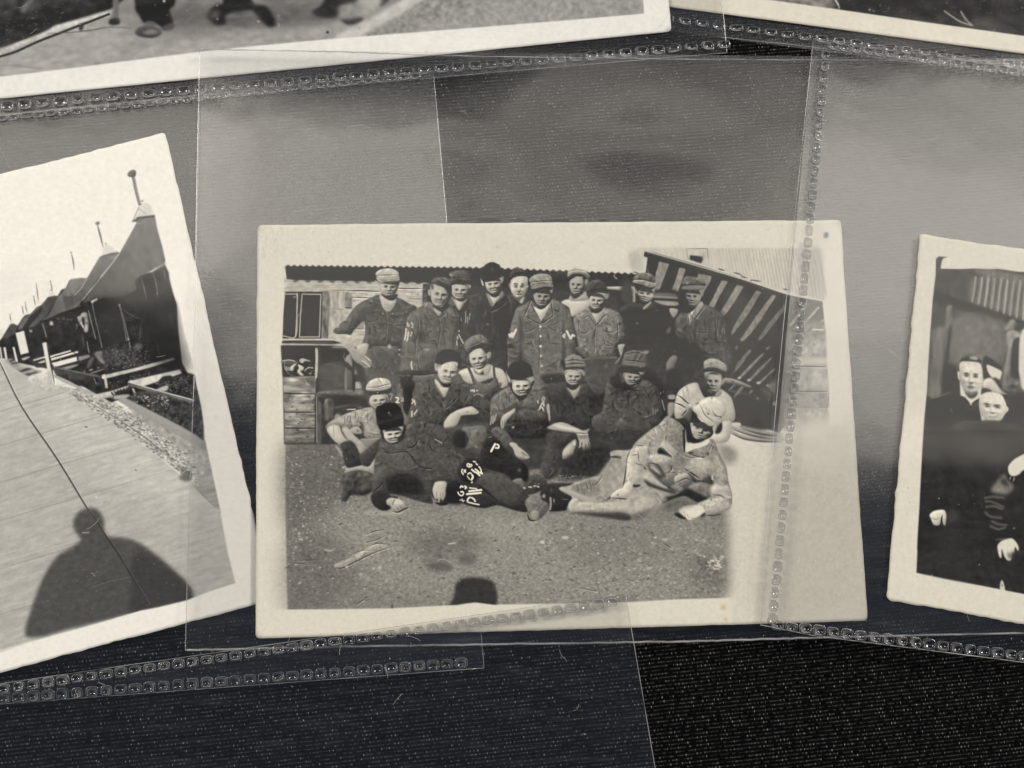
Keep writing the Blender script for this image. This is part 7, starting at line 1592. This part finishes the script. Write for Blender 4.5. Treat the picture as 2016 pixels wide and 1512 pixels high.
def sleeve(label, corners, z_back, z_front, seed, amp, welds=(), edges=(), tilt=(0, 0), print_key=None):
    flat_fn = None
    if print_key:
        pc = np.array([plane(x, y, z_front) for x, y in CORNERS[print_key]])
        o0, ux, vy = pc[0], pc[1] - pc[0], pc[3] - pc[0]
        M2 = np.linalg.inv(np.stack([ux, vy], 1))
        lx, ly = np.linalg.norm(ux), np.linalg.norm(vy)

        def flat_fn(p):
            q = M2 @ (np.asarray(p) - o0)
            dx = max(-q[0], q[0] - 1, 0) * lx
            dy = max(-q[1], q[1] - 1, 0) * ly
            return 0.22 + 0.78 * min(1.0, math.hypot(dx, dy) / 0.012)

    root = bpy.data.objects.new('photo_sleeve', None)
    root.empty_display_size = 0.01
    COL.objects.link(root)
    tag(root, label, 'photo sleeve', 'clear plastic photo sleeves')
    for nm, z, am, sd in (('back_film', z_back, amp * .3, seed + 50), ('front_film', z_front, amp, seed)):
        c = [plane(x, y, z) for x, y in corners]
        cen = np.mean(np.array(c), 0)
        wf = waves(sd, am)

        def zf(u, v, p, z=z, wf=wf, nm=nm):
            e = min(1.0, 6 * min(u, 1 - u, v, 1 - v) + 0.15)
            if flat_fn:
                e *= flat_fn(p)
            t = (tilt[0] * (p[0] - cen[0]) + tilt[1] * (p[1] - cen[1])) if nm == 'front_film' else 0.0
            return z + wf(p) * e + t
        link(nm, grid_mesh(nm, c, 56, 44, zf, [M_FILM if nm == 'front_film' else M_FILM_BACK]), root)
    for pts, r in edges:                      # visible cut edges and folds
        P = []
        rg = random.Random(seed + len(P))
        for (a, b) in zip(pts[:-1], pts[1:]):
            for t in np.linspace(0, 1, 24, endpoint=False):
                x, y = lerp2(a, b, t)
                j = rg.gauss(0, 0.35 if r > 0.00007 else 0.1)
                X, Y = plane(x, y + j, z_front)
                P.append((X, Y, z_front + 0.00004))
        X, Y = plane(*pts[-1], z_front)
        P.append((X, Y, z_front + 0.00004))
        tube('film_edge', P, r, root, M_EDGE)
    for (a, b, pitch, w, h, hz) in welds:     # rows of embossed dimples
        A, B = np.array(plane(*a, z_front)), np.array(plane(*b, z_front))
        L = np.linalg.norm(B - A)
        mm = CAMH / FPX                       # metres per photo pixel on the table
        n = int(L / (pitch * mm))
        ang = math.atan2(B[1] - A[1], B[0] - A[0])
        rg = random.Random(seed * 3 + n)
        for i in range(n + 1):
            q = A + (B - A) * (i / n)
            o = link('weld_dimple', ME_BEAD, root)
            o.location = (q[0], q[1], z_front + 0.00005)
            o.rotation_euler = (rg.gauss(0, .11), rg.gauss(0, .11), ang + rg.gauss(0, .045))
            o.scale = (w * mm * rg.uniform(.90, 1.07), h * mm * rg.uniform(.88, 1.10), hz * 0.001 * rg.uniform(.55, 1.25))
    return root


mmz = 0.001
sleeve('clear sleeve round the almost black print in the top right corner',
       [(1290, -640), (2250, -520), (2170, 172), (1150, 40)], .3 * mmz, .75 * mmz, 3, .00010,
       welds=[((1178, 21), (2150, 147), 35.5, 27, 17, 2.2)], edges=[([(1420, 73), (1600, 93), (2100, 160)], .00008)])
sleeve('clear sleeve round the boots print, its dimpled bottom weld running across the top left',
       [(-260, -420), (1378, -560), (1431, 104), (-200, 246)], 1.0 * mmz, 1.55 * mmz, 11, .00012,
       welds=[((-20, 213), (1425, 89), 34, 26, 20, 2.6)], edges=[([(1380, -500), (1424, 26), (1431, 104)], .00006), ([(-100, 236), (0, 227), (852, 153), (1431, 104)], .00006)])
sleeve('clear sleeve round the tents print, its right part tucked under the middle sleeve',
       [(-420, 268), (853, 138), (953, 1315), (-320, 1412)], 1.75 * mmz, 2.3 * mmz, 21, .00026, print_key='tents',
       welds=[((-20, 237), (818, 151), 24, 21, 13, 2.2), ((-20, 1377), (908, 1305), 26, 22, 19, 2.4)],
       edges=[([(853, 138), (880, 440), (953, 1315)], .00005), ([(953, 1315), (0, 1386), (-200, 1402)], .00005)])
s1 = sleeve('wide clear sleeve holding the group print in the middle, with smooth folded edges',
            [(393, 97), (2330, 119), (2330, 1238), (365, 1280)], 2.55 * mmz, 3.30 * mmz, 34, .00055, print_key='main',
            edges=[([(393, 97), (388, 333), (382, 754), (373, 970), (365, 1280)], .00006), ([(393, 97), (672, 102), (872, 110), (1344, 117), (2016, 120), (2300, 120)], .00011),
                   ([(365, 1280), (672, 1273), (1005, 1268), (1344, 1263), (1577, 1256), (2016, 1246), (2300, 1239)], .00017)])
sleeve('clear sleeve round the black-coats print, with a line of dimples down its edge',
       [(1601, 76), (2400, 178), (2400, 1352), (1497, 1230)], 3.75 * mmz, 4.6 * mmz, 47, .00060, print_key='coats',
       welds=[((1625, 110), (1521, 1218), 24.5, 21, 17, 2.4), ((1640, 92), (2060, 152), 23.3, 20, 17, 2.6), ((1531, 1231), (2070, 1299), 26, 23, 19, 2.6)],
       edges=[([(1601, 76), (1541, 654), (1524, 840), (1497, 1230)], .000045), ([(1601, 76), (1750, 92), (2016, 128)], .00007), ([(1497, 1230), (1600, 1251), (2016, 1304), (2200, 1326)], .00007)])
sleeve('empty clear sleeve at the bottom left over bare cloth, overlapping the group print',
       [(-300, 1390), (1231, 1168), (1345, 1850), (-200, 1950)], 3.6 * mmz, 4.2 * mmz, 58, .00016,
       welds=[((-20, 1360), (1204, 1186), 26.2, 22, 17, 2.4)],
       edges=[([(-100, 1361), (0, 1346), (1231, 1168)], .00005), ([(1231, 1168), (1289, 1508), (1345, 1850)], .00006)])

# lettering printed on the back film of the middle sleeve, its tops showing above the print
zb = 2.60 * mmz


def flat(name, px, parent, m, z):
    me = bpy.data.meshes.new(name)
    me.from_pydata([(*plane(x, y, z), z) for x, y in px], [], [tuple(range(len(px) - 1, -1, -1))])
    me.materials.append(m)
    return link(name, me, parent)


def ring(cx, cy, rx, ry, w):
    out = [(cx + rx * math.cos(a), cy - ry * math.sin(a)) for a in np.linspace(0, math.pi, 14)]
    inn = [(cx + (rx - w) * math.cos(a), cy - (ry - w) * math.sin(a)) for a in np.linspace(math.pi, 0, 14)]
    return out + inn


for q in ([(941, 430), (984, 430), (984, 436), (969, 437), (969, 475), (956, 475), (956, 437), (941, 437)],
          ring(1023, 475, 18, 47, 9), [(1067, 432), (1120, 432), (1120, 439), (1100, 440), (1100, 475), (1087, 475), (1087, 440), (1067, 439)],
          ring(1188, 475, 18, 44, 9), [(1227, 433), (1269, 433), (1269, 440), (1255, 441), (1255, 475), (1242, 475), (1242, 441), (1227, 440)], ring(1311, 475, 16, 44, 9)):
    flat('letter', q, s1, M_INK, zb)

# ================================================================ lint and dust lying on the sleeves
rg = np.random.default_rng(91)
vs, fs = [], []


def fibre(x, y, z, ln, wd, ang, bend):
    P = []
    for t in np.linspace(0, 1, 5):
        a = ang + bend * (t - .5)
        P.append((x + math.cos(a) * ln * t, y + math.sin(a) * ln * t))
    for i, (px, py) in enumerate(P):
        nx, ny = -math.sin(ang), math.cos(ang)
        b = len(vs)
        vs.extend([(px - nx * wd, py - ny * wd, z), (px, py, z + wd), (px + nx * wd, py + ny * wd, z)])
        if i:
            fs.extend([(b - 3, b - 2, b + 1, b), (b - 2, b - 1, b + 2, b + 1)])


for _ in range(230):
    px, py = rg.uniform(0, 2016), rg.uniform(0, 1512)
    if px > 1290 and py > 1290:
        continue
    z = 0.0052
    X, Y = plane(px, py, z)
    if rg.random() < .3:
        fibre(X, Y, z, rg.uniform(.0006, .0026), rg.uniform(.000012, .00002), rg.uniform(0, 6.28), rg.normal(0, .8))
    else:
        fibre(X, Y, z, rg.uniform(.00005, .0002), rg.uniform(.00002, .00006), rg.uniform(0, 6.28), 0)
me = bpy.data.meshes.new('dust')
me.from_pydata(vs, [], fs)
me.materials.append(M_LINT)
du = link('dust', me)
tag(du, 'pale dust specks and lint fibres scattered over the sleeves', 'dust', kind='stuff')
